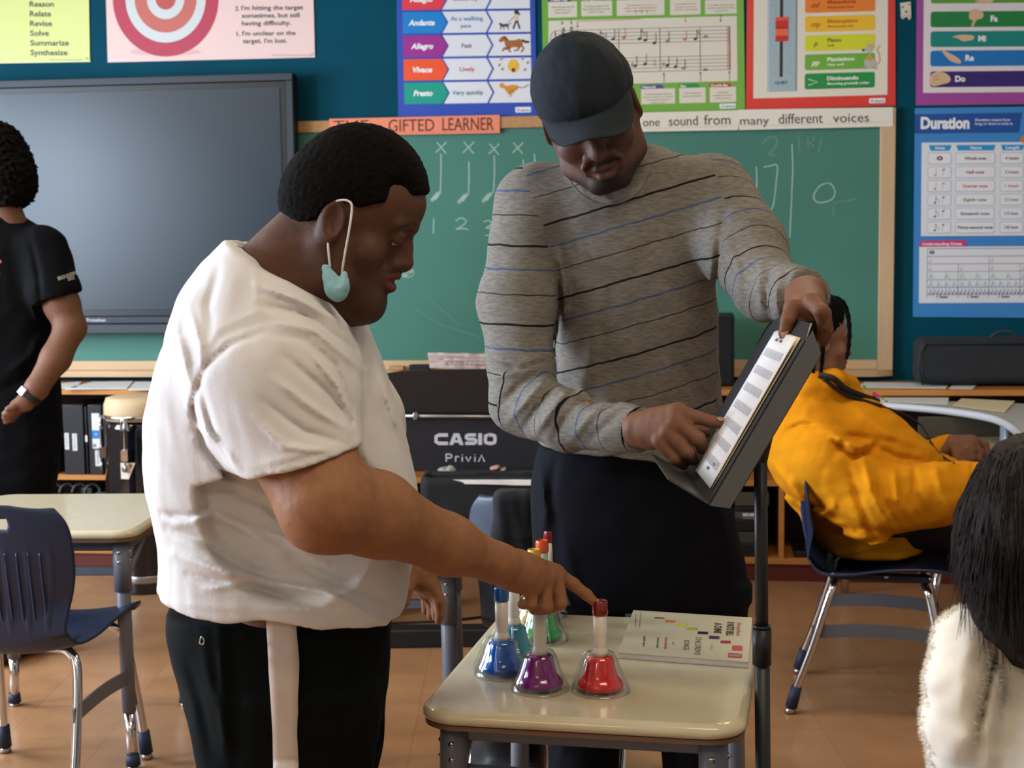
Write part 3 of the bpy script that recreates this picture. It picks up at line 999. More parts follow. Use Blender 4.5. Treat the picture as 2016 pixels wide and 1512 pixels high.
s.rrect(1414, 213, 1446, 223, 2, '#e6ebe6', L=3); s.ring(1420, 218, 1.5, 2.6, '#b9a890', L=4, n=14); s.text('daydream', 1425, 220, 3.2, '#3e62a8', L=4, bold=.02, width=19)
finish('score_poster', 'green poster with a two-staff music score and small caption boxes', s, b)
# --- dynamics poster (red)
b = poster('p', '', [(1472, -170), (1762, -174), (1763, 208), (1468.5, 217)], base='#dc3c34')
s = wsheet(.006, kx=-.006, ky=-.028, x0=1480, y0=200)
s.rect(1483, -160, 1747, 194, '#e6dccb', L=2)
for k, (c) in enumerate(['#a4b6bd']):
    s.rect(1510, -150, 1569, 182, c, L=3)
s.rect(1511, -150, 1514, 181, '#bfced3', L=4); s.rect(1565, -150, 1568, 181, '#889aa2', L=4)
s.rect(1534.5, -150, 1540.5, 153, '#2b2a2c', L=4)
for q in range(22):
    yy = 146 - q * 9
    ln = 9 if q % 3 == 0 else 5
    s.line([(1529 - ln, yy), (1529, yy)], .8, '#7f929a', 4); s.line([(1549, yy), (1549 + ln, yy)], .8, '#7f929a', 4)
s.rect(1526, 35, 1551, 83, '#c93227', L=5); s.rect(1526, 35, 1551, 42, '#e0564a', L=6); s.rect(1526, 58, 1551, 72, '#ea6a52', L=6); s.rect(1526, 56, 1551, 58, '#7c1c18', L=6)
s.text('QUIET', 1538, 167, 5.6, '#3f7a78', L=5, bold=.03, align='C', width=25)
rows = [('f', 'Forte', 'Loud', '#d8452a', '#7a2010'), ('mf', 'Mezzoforte', 'Moderately loud', '#ea8232', '#b8481a'), ('mp', 'Mezzopiano', 'Moderately soft', '#eebb30', '#c8761c'),
        ('p', 'Piano', 'Soft', '#d6d62e', '#75822a'), ('pp', 'Pianissimo', 'Very soft', '#6fae3c', '#f2f0e0'), ('>', 'Diminuendo', 'Becoming gradually softer', '#1f8f46', '#f2f0e0')]
for i, (a_, t, u_, c, tc) in enumerate(rows):
    y0 = -40 + i * 37.6
    s.rrect(1584, y0, 1722, y0 + 31, 4, c, L=3)
    if a_ == '>':
        s.line([(1591, y0 + 11), (1610, y0 + 17), (1591, y0 + 23)], 1.6, '#e8f0dc', 4)
    else:
        s.text(a_, 1605, y0 + 21, 10, tc if i < 4 else '#f2f0e0', L=4, bold=.03, shear=.3, align='C')
    s.text(t, 1628, y0 + 14, 7.2, tc, L=4, bold=.035, width=[30, 56, 60, 28, 54, 62][i])
    s.text(u_, 1628, y0 + 23, 4.2, tc, L=4, bold=.03, shear=.2, width=[20, 52, 52, 14, 34, 84][i])
# little grey mouse on the Piano row
mg = '#b8b8ae'
s.disc(1709, 104, 8, 4.4, mg, L=5, rot=.15); s.disc(1716, 97, 4.2, 4, '#d0a098', L=5); s.disc(1708, 95, 3.2, 3, mg, L=5); s.disc(1699, 105, 2.8, 2.4, '#2b2826', L=6)
s.line([(1711, 108), (1712, 118)], 2.2, mg, 5); s.disc(1712, 130, 11.5, 11, mg, L=5); s.disc(1712, 121, 7, 6, '#c8a04a', L=6); s.line([(1702, 139), (1700, 143)], 5, mg, 5); s.line([(1722, 139), (1725, 143)], 5, mg, 5)
s.line(spl([(1722, 136), (1731, 128), (1730, 114), (1726, 104), (1732, 96)], 4), 1.6, '#c89890', 5)
s.rrect(1711, 200, 1743, 210, 2, '#eceaea', L=3); s.ring(1717, 205, 1.5, 2.6, '#c8504a', L=4, n=14); s.text('daydream', 1722, 207, 3.2, '#3e62a8', L=4, bold=.02, width=19)
finish('dynamics_poster', 'red-bordered poster with a volume slider and rows from Mezzoforte to Diminuendo', s, b)
# --- solfege poster (purple)
b = poster('p', '', [(1806, -190), (2100, -192), (2096, 204), (1803, 207.5)], base='#a04a98')
s = wsheet(.006, kx=-.008, ky=-.008, x0=1810, y0=200)
s.rect(1817, -180, 2084, 183, '#e2d9d8', L=2)
sk = '#d8b490'
for i, (t, c, yy, tx) in enumerate([('So', '#5f9a3a', -24, 1960), ('Fa', '#1f7f42', 23, 1949), ('Mi', '#12857c', 62, 1925), ('Re', '#1873bb', 100, 1900), ('Do', '#37246e', 141, 1880)]):
    s.rrect(1831, yy, 2072, yy + 31, 5, c, L=3)
    s.text(t, tx, yy + 20, 11, '#f0f0ee', L=4, bold=.045)
# hand signs
def hand(pts, L=5): blob2(pts, sk, L)
def blob2(pts, c, L): s.poly([(v.x, v.y) for v in smooth_path([(a, b, 0) for a, b in pts + [pts[0]]], 4)][:-1], c, L)
blob2([(1917, 3), (1940, -3), (1954, 0), (1950, 6), (1930, 8)], sk, 5)
blob2([(1907, 22), (1920, 19), (1934, 26), (1933, 36), (1921, 41), (1915, 53), (1911, 51), (1914, 41), (1907, 38)], sk, 5)
blob2([(1873, 73), (1890, 69), (1915, 71), (1914, 79), (1895, 82), (1886, 77)], sk, 5)
blob2([(1851, 97), (1864, 103), (1878, 110), (1890, 119), (1889, 126), (1872, 121), (1860, 110)], sk, 5)
blob2([(1833, 146), (1846, 141), (1860, 144), (1870, 152), (1869, 162), (1852, 167), (1836, 170), (1830, 160)], sk, 5)
s.line([(1838, 152), (1848, 150)], 1, '#8a6a50', 6); s.line([(1838, 158), (1850, 156)], 1, '#8a6a50', 6)
finish('hand_sign_poster', 'purple poster of sung hand signs labelled Do, Re, Mi and Fa', s, b)
# --- duration poster (blue)
b = poster('p', '', [(1801, 213), (2104, 209), (2100, 626), (1797, 624)], base='#3f86c8')
s = wsheet(.006, kx=-.008, ky=-.006, x0=1800, y0=213)
s.poly([(1801, 225), (2012, 223), (2006, 262), (1801, 263)], '#1c4f98', L=2)
s.text('Duration', 1813, 253, 22, '#ecedf0', L=3, bold=.045, width=96)
s.text('Duration means how', 1920, 239, 5, '#c8d4ea', L=3, bold=.03, width=70); s.text('long or short a note is.', 1920, 246.5, 5, '#c8d4ea', L=3, bold=.03, width=75)
s.disc(2022, 276, 13, 9, '#d87a3a', L=2)
s.rect(1815, 281, 2088, 465, '#dfe2e8', L=2)
for x0, x1, t, tw in ((1829, 1874, 'Note', 19), (1883, 1961, 'Name', 22), (1971, 2018, 'Length', 27)):
    s.poly([(x0, 286), (x1, 286), (x1 - 4, 297), (x0 + 4, 297)], '#2a93cf', L=3)
    s.text(t, (x0 + x1) / 2, 294, 5, '#e8f0f6', L=4, bold=.035, align='C', width=tw)
nr = [('Whole note', '4 beats', '#7a4a58', 43), ('Half note', '2 beats', '#a84a5a', 35), ('Quarter note', '1 beat', '#d0704a', 49), ('Eighth note', '1/2 beat', '#6a9a6a', 45), ('Sixteenth note', '1/4 beat', '#5478a8', 57), ('Thirty-second note', '1/8 beat', '#55586a', 71)]
for i, (t, q, c, w_) in enumerate(nr):
    y0 = 301 + i * 27.2
    for x0, x1 in ((1827.5, 1874), (1882, 1960), (1970, 2016), (2024, 2080)):
        s.rrect(x0, y0, x1, y0 + 23, 4, '#a9acb8', L=3); s.rrect(x0 + .9, y0 + .9, x1 - .9, y0 + 21.8, 3.4, '#e6e7ec', L=4)
    s.text(t, 1921, y0 + 14, 5.4, c, L=5, bold=.03, align='C', width=w_)
    s.text(q, 1993, y0 + 14, 5.4, c, L=5, bold=.02, align='C', width=27)
    if i == 0: s.ring(1851, y0 + 11, 2.2, 6, '#6a2a4a', L=5, asp=.7)
    else:
        note(1842, y0 + 17, '#4a3a40' if i > 2 else c, hollow=(i == 1), flag=i > 2, stem=13, r=2.4, w_=.7)
        s.disc(1859, y0 + 6, 2.2, 1.6, '#4a3a40' if i > 2 else c, L=5); s.line([(1857, y0 + 6), (1857, y0 + 18)], .6, '#8a8088', 5)
s.poly([(1813, 486), (1813, 477), (1817, 474), (1901, 473), (1907, 486)], '#d03a72', L=3)
s.text('Understanding Notes', 1818, 483, 5.4, '#f0e2e8', L=4, bold=.035, width=78)
s.rect(1812, 486, 2086, 597, '#dfe2ea', L=2)
ys = [490, 505, 520, 535, 551, 566, 580]
cs = ['#8a8a94', '#b9687a', '#c87a7a', '#a8a07a', '#7a98a0', '#6a7a98', '#6a7080']
for yy, c in zip(ys, cs): s.line([(1828, yy), (2078, yy)], 1.3, c, 3)
for k in range(5):
    s.line([(1828 + k * 61, 490 if k in (0, 4) else (505 if k == 2 else 520)), (1828 + k * 61, 587)], .9, '#8a8a98', 3)
for k in range(4): s.text('1 beat', 1858 + k * 61, 587, 5.2, '#55586a', L=3, bold=.03, align='C', width=22)
s.ring(1837, 497, 2, 5, '#4a2a3a', L=4, asp=.7)
for i, m_ in enumerate([2, 4, 8, 16, 32]):
    for k in range(m_):
        note(1833 + k * 244 / m_, ys[i + 1] + 11.5, ['#c88a90', '#d0988a', '#9aa08a', '#8aa0b0', '#6f7890'][i], flag=i > 1, stem=8, r=1.7, w_=.6)
finish('duration_poster', 'blue Duration poster with a note-length table, right of the chalkboard', s, b)

# --- handwritten strips and scrap
b = poster('p', '', [(648, 234), (984, 226), (984, 262), (648, 268)], base='#e88a6c', n0=.036, rough=.8)
s = wsheet(.036)
s.text('THE', 656, 260, 23, '#5a3020', L=2, width=70, rot=-.018); s.text('GIFTED', 765, 259, 24, '#5a3020', L=2, width=90, rot=-.015); s.text('LEARNER', 871, 257, 25, '#5a3020', L=2, width=101, rot=-.012)
s.line([(655, 263), (975, 258)], .6, '#b86a50', 1)
finish('paper_strip', 'orange paper strip lettered GIFTED LEARNER on the chalkboard rail', s, b, 'sign')
b = poster('p', '', [(1073, 226), (1456, 217), (1453, 256), (1073, 263)], base='#e4dccb', n0=.036, rough=.8)
s = wsheet(.036); k4 = '#4a4644'
s.text('one', 1266, 249, 17, k4, L=2, width=33, rot=-.03); s.text('sound', 1317, 248, 19, k4, L=2, width=57, rot=-.03); s.text('from', 1386, 246, 20, k4, L=2, width=52, rot=-.02)
s.line([(1150, 256), (1452, 248)], .6, '#b0a898', 1)
finish('paper_strip', 'white paper strip reading "one sound from" behind the cap', s, b, 'sign')
b = poster('p', '', [(1453, 216), (1758, 211), (1758, 249), (1455, 256)], base='#e6dfd0', n0=.037, rough=.8)
s = wsheet(.037)
s.text('many', 1457, 246, 17, k4, L=2, width=57, rot=-.02); s.text('different', 1533, 244, 20, k4, L=2, width=87, rot=-.025); s.text('voices', 1640, 241, 18, k4, L=2, width=71, rot=-.02)
s.line([(1458, 249), (1756, 240)], .6, '#b0a898', 1)
finish('paper_strip', 'white paper strip reading "many different voices" at the chalkboard corner', s, b, 'sign')
b = poster('p', '', [(1772, 6), (1793, 3), (1794, 34), (1774, 33)], base='#d8d0bc', n0=.006, rough=.9)
s = wsheet(.006)
s.poly([(1772, 30), (1790, 27), (1794, 36), (1789, 40), (1786, 33), (1776, 38)], '#c8c0aa', L=2); s.disc(1777, 14, 2, 2, '#5a6a70', L=3); s.disc(1784, 23, 2.4, 2.2, '#5a6a70', L=3); s.disc(1790, 9, 1.5, 1.5, '#5a6a70', L=3)
finish('torn_paper', 'torn scrap of pale paper stuck on the blue wall', s, b, 'paper')
# ================================================================ shelving along the wall
def planez(px, py, z):
    d = ray(px, py); t = (z - CAM.z) / d.z
    return CAM + d * t

M_wood = mat('honey_wood_shelf', '#b97b3c', 0.45, var=0.14, vscale=7, stretch=(.25, .25, 3), coat=.1)
M_wood_in = mat('dark_shelf_back', '#2b2320', 0.8)
M_kick = mat('dark_red_kickboard', '#5a2119', 0.5, var=.08, vscale=4)
M_blackp = mat('black_plastic', '#15171b', 0.42, bump=.2, bscale=400)
M_chrome = mat('chrome', '#d4d4d8', 0.12, metal=1.0)
M_steel = mat('brushed_steel', '#a9abb0', 0.3, metal=1.0)
M_paper = mat('white_paper', '#dcdad6', 0.8, var=.04, vscale=12)
SH = .42
uA, uB = -3.3, 3.3
def bookcase(u0, u1, divs, label):
    t = thing('bookcase', W((u0 + u1) / 2, SH / 2, 0), label, 'shelf', 'low bookcases along the wall')
    def b(name, *a, m=M_wood):
        q = MB(); wbox(q, *a, m); return q.build(name, t, bevel=.002)
    b('top_board', u0, u1, .80, .825, .02, SH + .012)
    b('shelf', u0, u1, .41, .434, .03, SH - .01)
    b('bottom_board', u0, u1, .075, .10, .02, SH)
    b('kickboard', u0, u1, 0, .075, .03, SH - .012, m=M_kick)
    b('back_board', u0, u1, .10, .80, .014, .03, m=M_wood_in)
    for d in divs: b('upright', d - .011, d + .011, .10, .80, .03, SH - .002)
    return t
ux, _ = wuz(1539, 1040, SH)
us, _ = wuz(500, 900, SH)
bookcase(uA, us - .002, [uA + .012, -2.35, us - .015], 'low honey-coloured wooden bookcase left of the piano, black binders on its shelf')
bookcase(us + .002, uB, [us + .015, .45, ux, 2.4, uB - .012], 'low honey-coloured wooden bookcase behind the teacher and the yellow hoodie')

# binders
def binder(name, label, u, wdt, h, m, labels, lean=0.0, dep=.26, z0=.434):
    c = W(u, SH - .012 - dep / 2 - .0, z0)
    t = thing(name, c, label, 'binder', 'binders on the shelf', rz=math.atan2(WU.y, WU.x))
    q = MB()
    q.box((0, 0, h / 2 + .001), (wdt, dep, h), m)
    o = q.build('cover', t, world=False, bevel=.004)
    for (x0, x1, za, zb, kind, txt) in labels:
        g = Sheet(lambda x, y, l: Vector((x, -dep / 2 - .0006 - l, y)))
        if kind == 'blue':
            g.rect(x0, za, x1, zb, '#d8dade'); g.rect(x0, za + (zb - za) * .28, x1, za + (zb - za) * .52, '#2a78c0', L=2)
            for k in range(5): g.rect(x0 + .003 + k * .003, za + .006, x0 + .0045 + k * .003, za + .022, '#4a4a50', L=2)
            g.disc((x0 + x1) / 2, za + (zb - za) * .41, .005, .005, '#9ac4e8', L=3)
            g.text('binder 1 inch', (x0 + x1) / 2 + .002, za + (zb - za) * .62, .004, '#7a6a70', L=2, rot=math.pi / 2, flip=-1)
        else:
            g.rect(x0, za, x1, zb, '#d5d3d6')
            if txt: g.text(txt, (x0 + x1) / 2 - .004, zb - .006, (x1 - x0) * .45, '#4a4a52', L=2, rot=-math.pi / 2, flip=-1, width=(zb - za) * .8)
        g.mb.build('spine_label', t, world=False)
    if lean: t.rotation_euler = (0, lean, math.atan2(WU.y, WU.x))
    return t
M_bk = mat('black_vinyl', '#17191d', 0.4)
M_bl = mat('blue_vinyl', '#17426e', 0.45)
def U(px, n=SH): return wuz(px, 870, n)[0]
binder('binder', 'blue binder leaning beside the black binders', U(89), .05, .29, M_bl, [], lean=.16)
binder('binder', 'black binder with two white spine labels', U(143), .098, .318, M_bk, [(-.042, -.022, .115, .19, 'w', 'Cedric'), (-.006, .016, .11, .188, 'w', 'Drumming')])
binder('binder', 'thin black binder with a small cream label', U(168.2), .010, .31, M_bk, [(-.005, .005, .15, .18, 'w', '')])
binder('binder', 'black binder with a blue and white spine label', U(186), .066, .318, M_bk, [(-.014, .022, .12, .28, 'blue', ''), (-.004, .02, .04, .112, 'w', 'Patrick')])
binder('binder', 'plain thin black binder next to the conga drum', U(205), .016, .318, M_bk, [])

def sheets(name, label, cat, pts, z, m=M_paper, th=.004, group=None):
    q = MB(); P = [planez(x, y, z) for x, y in pts]
    q.prism(P, (0, 0, th), m); o = q.build(name); tag(o, label, cat, group); return o
zt_ = .826
sheets('paper_sheet', 'white papers at the left end of the bookcase top', 'paper', [(100, 757), (160, 753), (150, 764), (100, 766)], zt_, group='papers on the bookcase')
sheets('paper_sheet', 'wide white paper on the bookcase top above the binders', 'paper', [(182, 753), (262, 752), (250, 766), (128, 767)], zt_ , group='papers on the bookcase')
sheets('paper_sheet', 'white paper on the bookcase top behind the white shirt', 'paper', [(266, 753), (420, 753), (420, 768), (252, 768)], zt_ + .005, group='papers on the bookcase')
# dark cases on the bottom shelf, one with a price tag
for i, (x0, x1, hh) in enumerate([(85, 118, .1), (122, 148, .09), (150, 172, .27), (206, 230, .26), (178, 203, .25)]):
    u0, u1 = U(x0), U(x1)
    q = MB(); wbox(q, u0, u1, .101, .101 + hh, .12, SH - .03, mat('charcoal_case', '#24272c', .5) if i == 4 else M_blackp)
    if i == 4:
        g = Sheet(lambda x, y, l: W(u0 + x, SH - .0294 + l, .255 + y)); g.rect(.02, .03, .048, .075, '#cfd0d4'); g.rect(.03, .05, .034, .066, '#55565a', L=2)
        r = q.build('speaker_case', bevel=.004); pt = g.mb.build('tag_card', r, world=True)
    else: r = q.build('speaker_case', bevel=.004)
    tag(r, ['low black case at the left on the bottom shelf', 'second low black case on the bottom shelf', 'tall black case left of the tagged grey case', 'tall black case right of the tagged grey case', 'dark grey case with a small white tag on the bottom shelf'][i], 'case', 'cases on the bottom shelf')
# microphones and coiled cables under the middle shelf
for i in range(4):
    u = U(95 + i * 25) ; c = W(u, SH - .06, .40)
    q = MB(); q.tube(smooth_path([W(u - .03, SH - .03, .345 ), W(u - .02, SH - .04, .375), W(u + .01, SH - .05, .385), W(u + .035, SH - .05, .36), W(u + .03, SH - .04, .34)], 5), .009, M_blackp)
    o = q.build('hanging_cable'); tag(o, 'black cable loop hanging under the middle shelf', 'cable', 'cable loops under the shelf')
# electronics on the right shelf, seen beside the music stand pole
def kit(x0, x1, y0, y1, m, label, cat='device', extra=None):
    u0, z1 = wuz(x0, y0, SH - .03); u1, z0 = wuz(x1, y1, SH - .03)
    if z0 < .11: z0 = .101
    q = MB(); wbox(q, u0, u1, z0, z1, .10, SH - .03, m); o = q.build('audio_unit', bevel=.003); tag(o, label, cat, 'audio units in the bookcase')
    if extra: extra(o, u0, z0)
    return o
kit(1452, 1512, 1070, 1118, M_blackp, 'black audio unit at the bottom of the rack stack')
kit(1448, 1512, 1048, 1070, mat('dark_grey_case', '#3a3d38', .5), 'dark grey unit low in the rack stack')
kit(1448, 1512, 1022, 1047, M_blackp, 'black audio unit in the middle of the rack stack')
def lights(o, u0, z0):
    g = Sheet(lambda x, y, l: W(u0 + x, SH - .0294 + l, z0 + y)); g.rect(.03, .012, .055, .024, '#d8dcdc'); g.rect(.058, .012, .08, .024, '#d8dcdc'); g.rect(.03, .0, .082, .007, '#77757f'); g.mb.build('label', o)
kit(1448, 1512, 1008, 1022, mat('grey_front', '#4d4b52', .4), 'grey audio unit with two white labels', extra=lights)
kit(1448, 1500, 998, 1008, M_blackp, 'thin black unit above the white-labelled one')
kit(1448, 1514, 970, 997, mat('olive_grey_metal', '#4b4c40', .5), 'olive grey box on top of the rack stack')
kit(1564, 1594, 1086, 1118, M_blackp, 'small black box behind the blue chair')
kit(1597, 1640, 1092, 1118, mat('olive_grey_metal', '#4b4c40', .5), 'small grey box behind the blue chair legs')
# loudspeaker on the bookcase
u0, z1 = wuz(1404, 619, .30); u1, _ = wuz(1446, 619, .30)
t = thing('loudspeaker', W((u0 + u1) / 2 - .05, .2, .826), 'black box loudspeaker on the bookcase behind the grey sweater', 'speaker')
q = MB(); wbox(q, u0 - .12, u1, .826, z1, .115, .30, mat('black_vinyl_wrap', '#14191a', .5, bump=.3, bscale=300)); q.build('cabinet', t, bevel=.008)
q = MB(); wbox(q, u0 - .11, u1 - .01, .836, z1 - .01, .30, .306, mat('black_grille_cloth', '#0d0f10', .9)); q.build('grille', t, bevel=.003)

# conga drum
M_drum = mat('gloss_black_drum', '#0b0f16', 0.10, coat=.6)
M_skin = mat('drum_skin', '#c9ab84', 0.6, var=.08, vscale=12)
pc = planez(289, 1160, 0); 
t = thing('conga_drum', (pc.x, pc.y, 0), 'black conga drum with a tan head and chrome hardware beside the binders', 'drum')
q = MB()
q.lathe([(0, .0), (.112, .0), (.115, .01), (.128, .12), (.146, .30), (.154, .45), (.15, .58), (.143, .70), (.141, .735), (0, .735)], M_drum, seg=40); q.build('shell', t, world=False)
for z, r in ((.375, .1535), (.05, .1205)):
    q = MB(); q.lathe([(r, z), (r + .003, z + .003), (r + .003, z + .030), (r, z + .033)], M_steel, seg=40); q.build('band', t, world=False)
q = MB(); q.lathe([(.151, .742), (.157, .745), (.157, .757), (.151, .760), (.147, .75)], M_chrome, seg=40, closed=True); q.build('rim', t, world=False)
q = MB(); q.lathe([(.144, .735), (.15, .745), (.149, .80), (.14, .826), (.12, .832), (0, .834)], M_skin, seg=40); q.build('head', t, world=False)
for k in range(6):
    a = math.radians(-160 + k * 60); d = Vector((math.cos(a), math.sin(a), 0)); s_ = Vector((-math.sin(a), math.cos(a), 0))
    q = MB()
    q.tube([d * .162 + Vector((0, 0, .755)), d * .166 + Vector((0, 0, .71)), d * .166 + Vector((0, 0, .56))], .004, M_chrome, seg=8)
    q.tube(smooth_path([d * .16 + s_ * .018 + Vector((0, 0, .70)), d * .168 + s_ * .012 + Vector((0, 0, .735)), d * .168 + Vector((0, 0, .75)), d * .168 - s_ * .012 + Vector((0, 0, .735)), d * .16 - s_ * .018 + Vector((0, 0, .70))], 4), .0035, M_chrome, seg=8)
    q.box(d * .158 + Vector((0, 0, .60)), (.03, .03, .045), M_chrome, ax=(d, s_, Vector((0, 0, 1))))
    q.tube([d * .166 + Vector((0, 0, .56)), d * .166 + Vector((0, 0, .53))], .007, M_steel, seg=6)
    q.build('tension_lug', t, world=False)
aa = math.radians(-97)
def dr(x, y, l):
    r = .1555 + l; a = aa + x / r; return Vector((math.cos(a) * (r - .0008), math.sin(a) * (r - .0008), y))
g = Sheet(dr)
g.rect(-.035, .50, .0, .568, '#d9c9b4'); g.poly([(0, .50), (.03, .568), (.0, .568)], '#d9c9b4')
g.ring(-.018, .54, .009, .012, '#4a3a34', L=3, n=20); g.text('LP', -.018, .5345, .010, '#4a3a34', L=3, bold=.03, align='C', flip=-1)
g.poly([(.003, .558), (.010, .565), (.018, .558), (.011, .545)], '#a8392c', L=3)
g.mb.build('maker_sticker', t, world=False)

# ================================================================ digital piano with its bags
M_piano = mat('matt_black_panel', '#1b1c24', 0.55, bump=.15, bscale=500)
M_brown = mat('dark_brown_panel', '#1a1110', 0.5)
Yp = 5.6
def pbox(q, x0, x1, y0, y1, Y, dep, m, z0=None):
    a = at(x0, y0, Y); b = at(x1, y1, Y)
    zz = z0 if z0 is not None else b.z
    q.box(((a.x + b.x) / 2, Y + dep / 2, (a.z + zz) / 2), (b.x - a.x, dep, a.z - zz), m)
    return q
bP = at(1050, 925, Yp)
t = thing('digital_piano', (at(900, 925, Yp).x, Yp + .15, 0), 'black digital piano seen from behind, with white maker lettering', 'piano')
q = MB(); pbox(q, 690, 1085, 828, 925, Yp, .28, M_piano); q.build('back_panel', t, bevel=.006)
q = MB(); P = [at(x, y, Yp + .02) for x, y in [(700, 812), (1090, 812), (1090, 728), (960, 727), (850, 728), (790, 731), (742, 738), (700, 755)]]
q.prism(P, (0, .025, .0), M_brown); q.build('music_rest', t, bevel=.004)
q = MB(); pbox(q, 700, 1085, 780, 828, Yp + .03, .2, mat('black_lid', '#0e1214', .4)); q.build('lid', t, bevel=.004)
q = MB(); q.tube([at(700, 818, Yp - .012), at(1085, 822, Yp - .012)], .008, M_steel); q.build('rail', t)
for x in (818, 1024):
    q = MB(); q.box(at(x, 819, Yp - .02), (.018, .02, .028), M_steel); q.build('rail_clamp', t, bevel=.003)
def fr(x, y, l): return at(x, y, Yp - .001 - l)
g = Sheet(fr); lt = '#c9c9d6'
# wide block letters
def thick(pts, w_=7.0): g.line(pts, w_, lt, 1)
CA = [(880, 855), (860, 855), (858, 858), (858, 870), (860, 874), (880, 874)]
g.line([(882, 856.5), (864, 856.5), (858.5, 859), (858.5, 870), (864, 872.8), (882, 872.8)], 7, lt, 1)
g.poly([(884, 876), (893, 853), (904, 853), (913, 876), (905, 876), (903, 871.5), (894, 871.5), (892, 876)], lt, 1)
g.poly([(896, 866.5), (901.5, 866.5), (898.7, 859)], '#1b1c24', 2)
g.line([(937, 856.3), (921, 856.3), (918, 858.5), (918, 862), (921, 864.6), (934, 864.6), (937, 867), (937, 870.5), (934, 872.8), (916, 872.8)], 6.4, lt, 1)
g.rect(941.5, 853, 949, 876, lt, 1)
g.line([(963, 856.3), (956, 858), (955.5, 864.5), (956, 871), (963, 872.8), (968, 872.8), (974, 871), (974.5, 864.5), (974, 858), (968, 856.3), (962, 856.3)], 7, lt, 1)
g.mb.build('maker_lettering', t); g = Sheet(fr)
for pts in ([(878.5, 893), (878.5, 909)], [(879, 894), (888, 895), (890, 898.5), (887, 901.5), (879, 902)], [(897, 898), (897, 909)], [(897, 901), (900, 898.6), (904, 899)], [(910, 899), (910, 909)], [(910, 894.5), (910, 896)],
            [(917, 899), (922, 908.5), (927, 899)], [(935, 899), (935, 909)], [(935, 894.5), (935, 896)], [(942, 909), (948, 896), (954, 909)]):
    g.line(pts, 2.6, lt, 1)
g.mb.build('model_lettering', t)
for x in (710, 1070):
    q = MB(); a = at(x, 925, Yp); q.box((a.x, Yp + .14, a.z / 2), (.035, .30, a.z), M_piano); q.build('stand_leg', t, bevel=.004)
q = MB(); a = at(775, 1288, 5.2); b = at(985, 1245, 5.2)
q.box(((a.x + b.x) / 2 - .1, 5.25, .034), (b.x - a.x + .3, .09, .066), mat('black_steel', '#14161a', .5)); q.build('foot_bar', t, bevel=.006)
for x in (700, 1075):
    q = MB(); a = at(x, 925, Yp); q.box((a.x, 5.42, .05), (.04, .42, .03), M_piano); q.build('stand_foot', t, bevel=.004)
q = MB(); q.tube([planez(700, 1232, .0) + Vector((0, 0, .006)), planez(780, 1229, .0) + Vector((0, 0, .006)), planez(880, 1226, 0) + Vector((0, 0, .006)), planez(960, 1216, 0) + Vector((0, 0, .006))], .005, M_blackp, seg=8)
o = q.build('floor_cable'); tag(o, 'thin black cable lying on the floor near the piano foot bar', 'cable')
# soft bag hanging in front
Yb = 5.36
t = thing('gig_bag', (at(930, 1030, Yb).x, Yb + .08, at(930, 1030, Yb).z), 'open black fabric bag hanging in front of the piano, papers in it', 'bag')
F = Field(.008)
a = at(826, 940, Yb); b = at(1085, 1028, Yb)
F.box(((a.x + b.x) / 2, Yb + .09, (a.z + b.z) / 2), ((b.x - a.x) / 2, .085, (a.z - b.z) / 2), r=.03, k=.01)
F.box(((a.x + b.x) / 2, Yb + .08, a.z + .0), ((b.x - a.x) / 2 - .02, .05, .05), r=.02, k=.005, sub=True)
F.displace(lumps(.12, .003, 3))
V, FC = F.mesh(); M_fab = mat('black_canvas', '#14171b', .75, bump=.5, bscale=350)
np_mesh('fabric_body', V, FC, M_fab, t)
q = MB(); q.tube(smooth_path([at(836, 932, Yb + .17), at(930, 930, Yb + .165), at(1080, 930, Yb + .17)], 6), .014, M_fab, flat=.9); q.build('padded_rim', t)
q = MB(); q.box(at(930, 1036, Yb + .03), (.34, .10, .012), mat('pale_shelf', '#b9b4a6', .6)); q.build('bottom_board', t)
b_ = crumple('paper_sheet', 'long folded white paper in the black bag mouth', 'paper', [(860, 943), (1060, 943), (1060, 953), (860, 949)], M_paper, 0, rows=1, cols=10, amp=.002)
b_.data.transform(Matrix.Translation(-Vector(b_.data.vertices[0].co) + at(860, 944, Yb + .02)))
for (x, y, r, c, lab) in ((880, 926, .035, '#9c9c90', 'crumpled grey-white wrapper on the black bag'), (976, 922, .022, '#b4837c', 'red and white wrapper on the black bag'), (990, 925, .014, '#a89c8c', 'small tan wrapper beside the red one')):
    F = Field(.005); c0 = at(x, y, Yb + .16)
    F.ell(tuple(c0), (r, .02, r * .42), k=.004); F.ell((c0.x + r * .4, c0.y, c0.z + .006), (r * .5, .02, r * .35), k=.006); F.displace(lumps(.03, .004, int(x)))
    V, FC = F.mesh(); o = np_mesh('wrapper', V, FC, mat('wrapper_' + c[1:], c, .35, var=.35, vscale=60)); tag(o, lab, 'wrapper')
crumple('sheet_music', 'curled pinkish sheet-music papers standing behind the piano', 'paper', [(842, 694), (985, 697), (985, 728), (846, 724)], mat('pinkish_paper', '#c9b8b4', .7, var=.06, vscale=20), .16, seed=4, amp=.004)
s = wsheet(.185)
for yy in (703, 711, 717): s.line([(878, yy), (965, yy + 1)], 1.2, '#8a6a6a', 1)
for k in range(9): s.line([(880 + k * 10, 711), (880 + k * 10, 718)], 1.2, '#8a6a6a', 1)
o = s.mb.build('staff_print'); 
pm = bpy.data.objects['sheet_music']; o.parent = pm
s_ = MB(); s_.box(wallpt(905, 735, .14), (.34, .02, .03), M_blackp)
o = s_.build('paper_ledge'); tag(o, 'narrow black ledge holding the sheet music behind the piano', 'ledge')

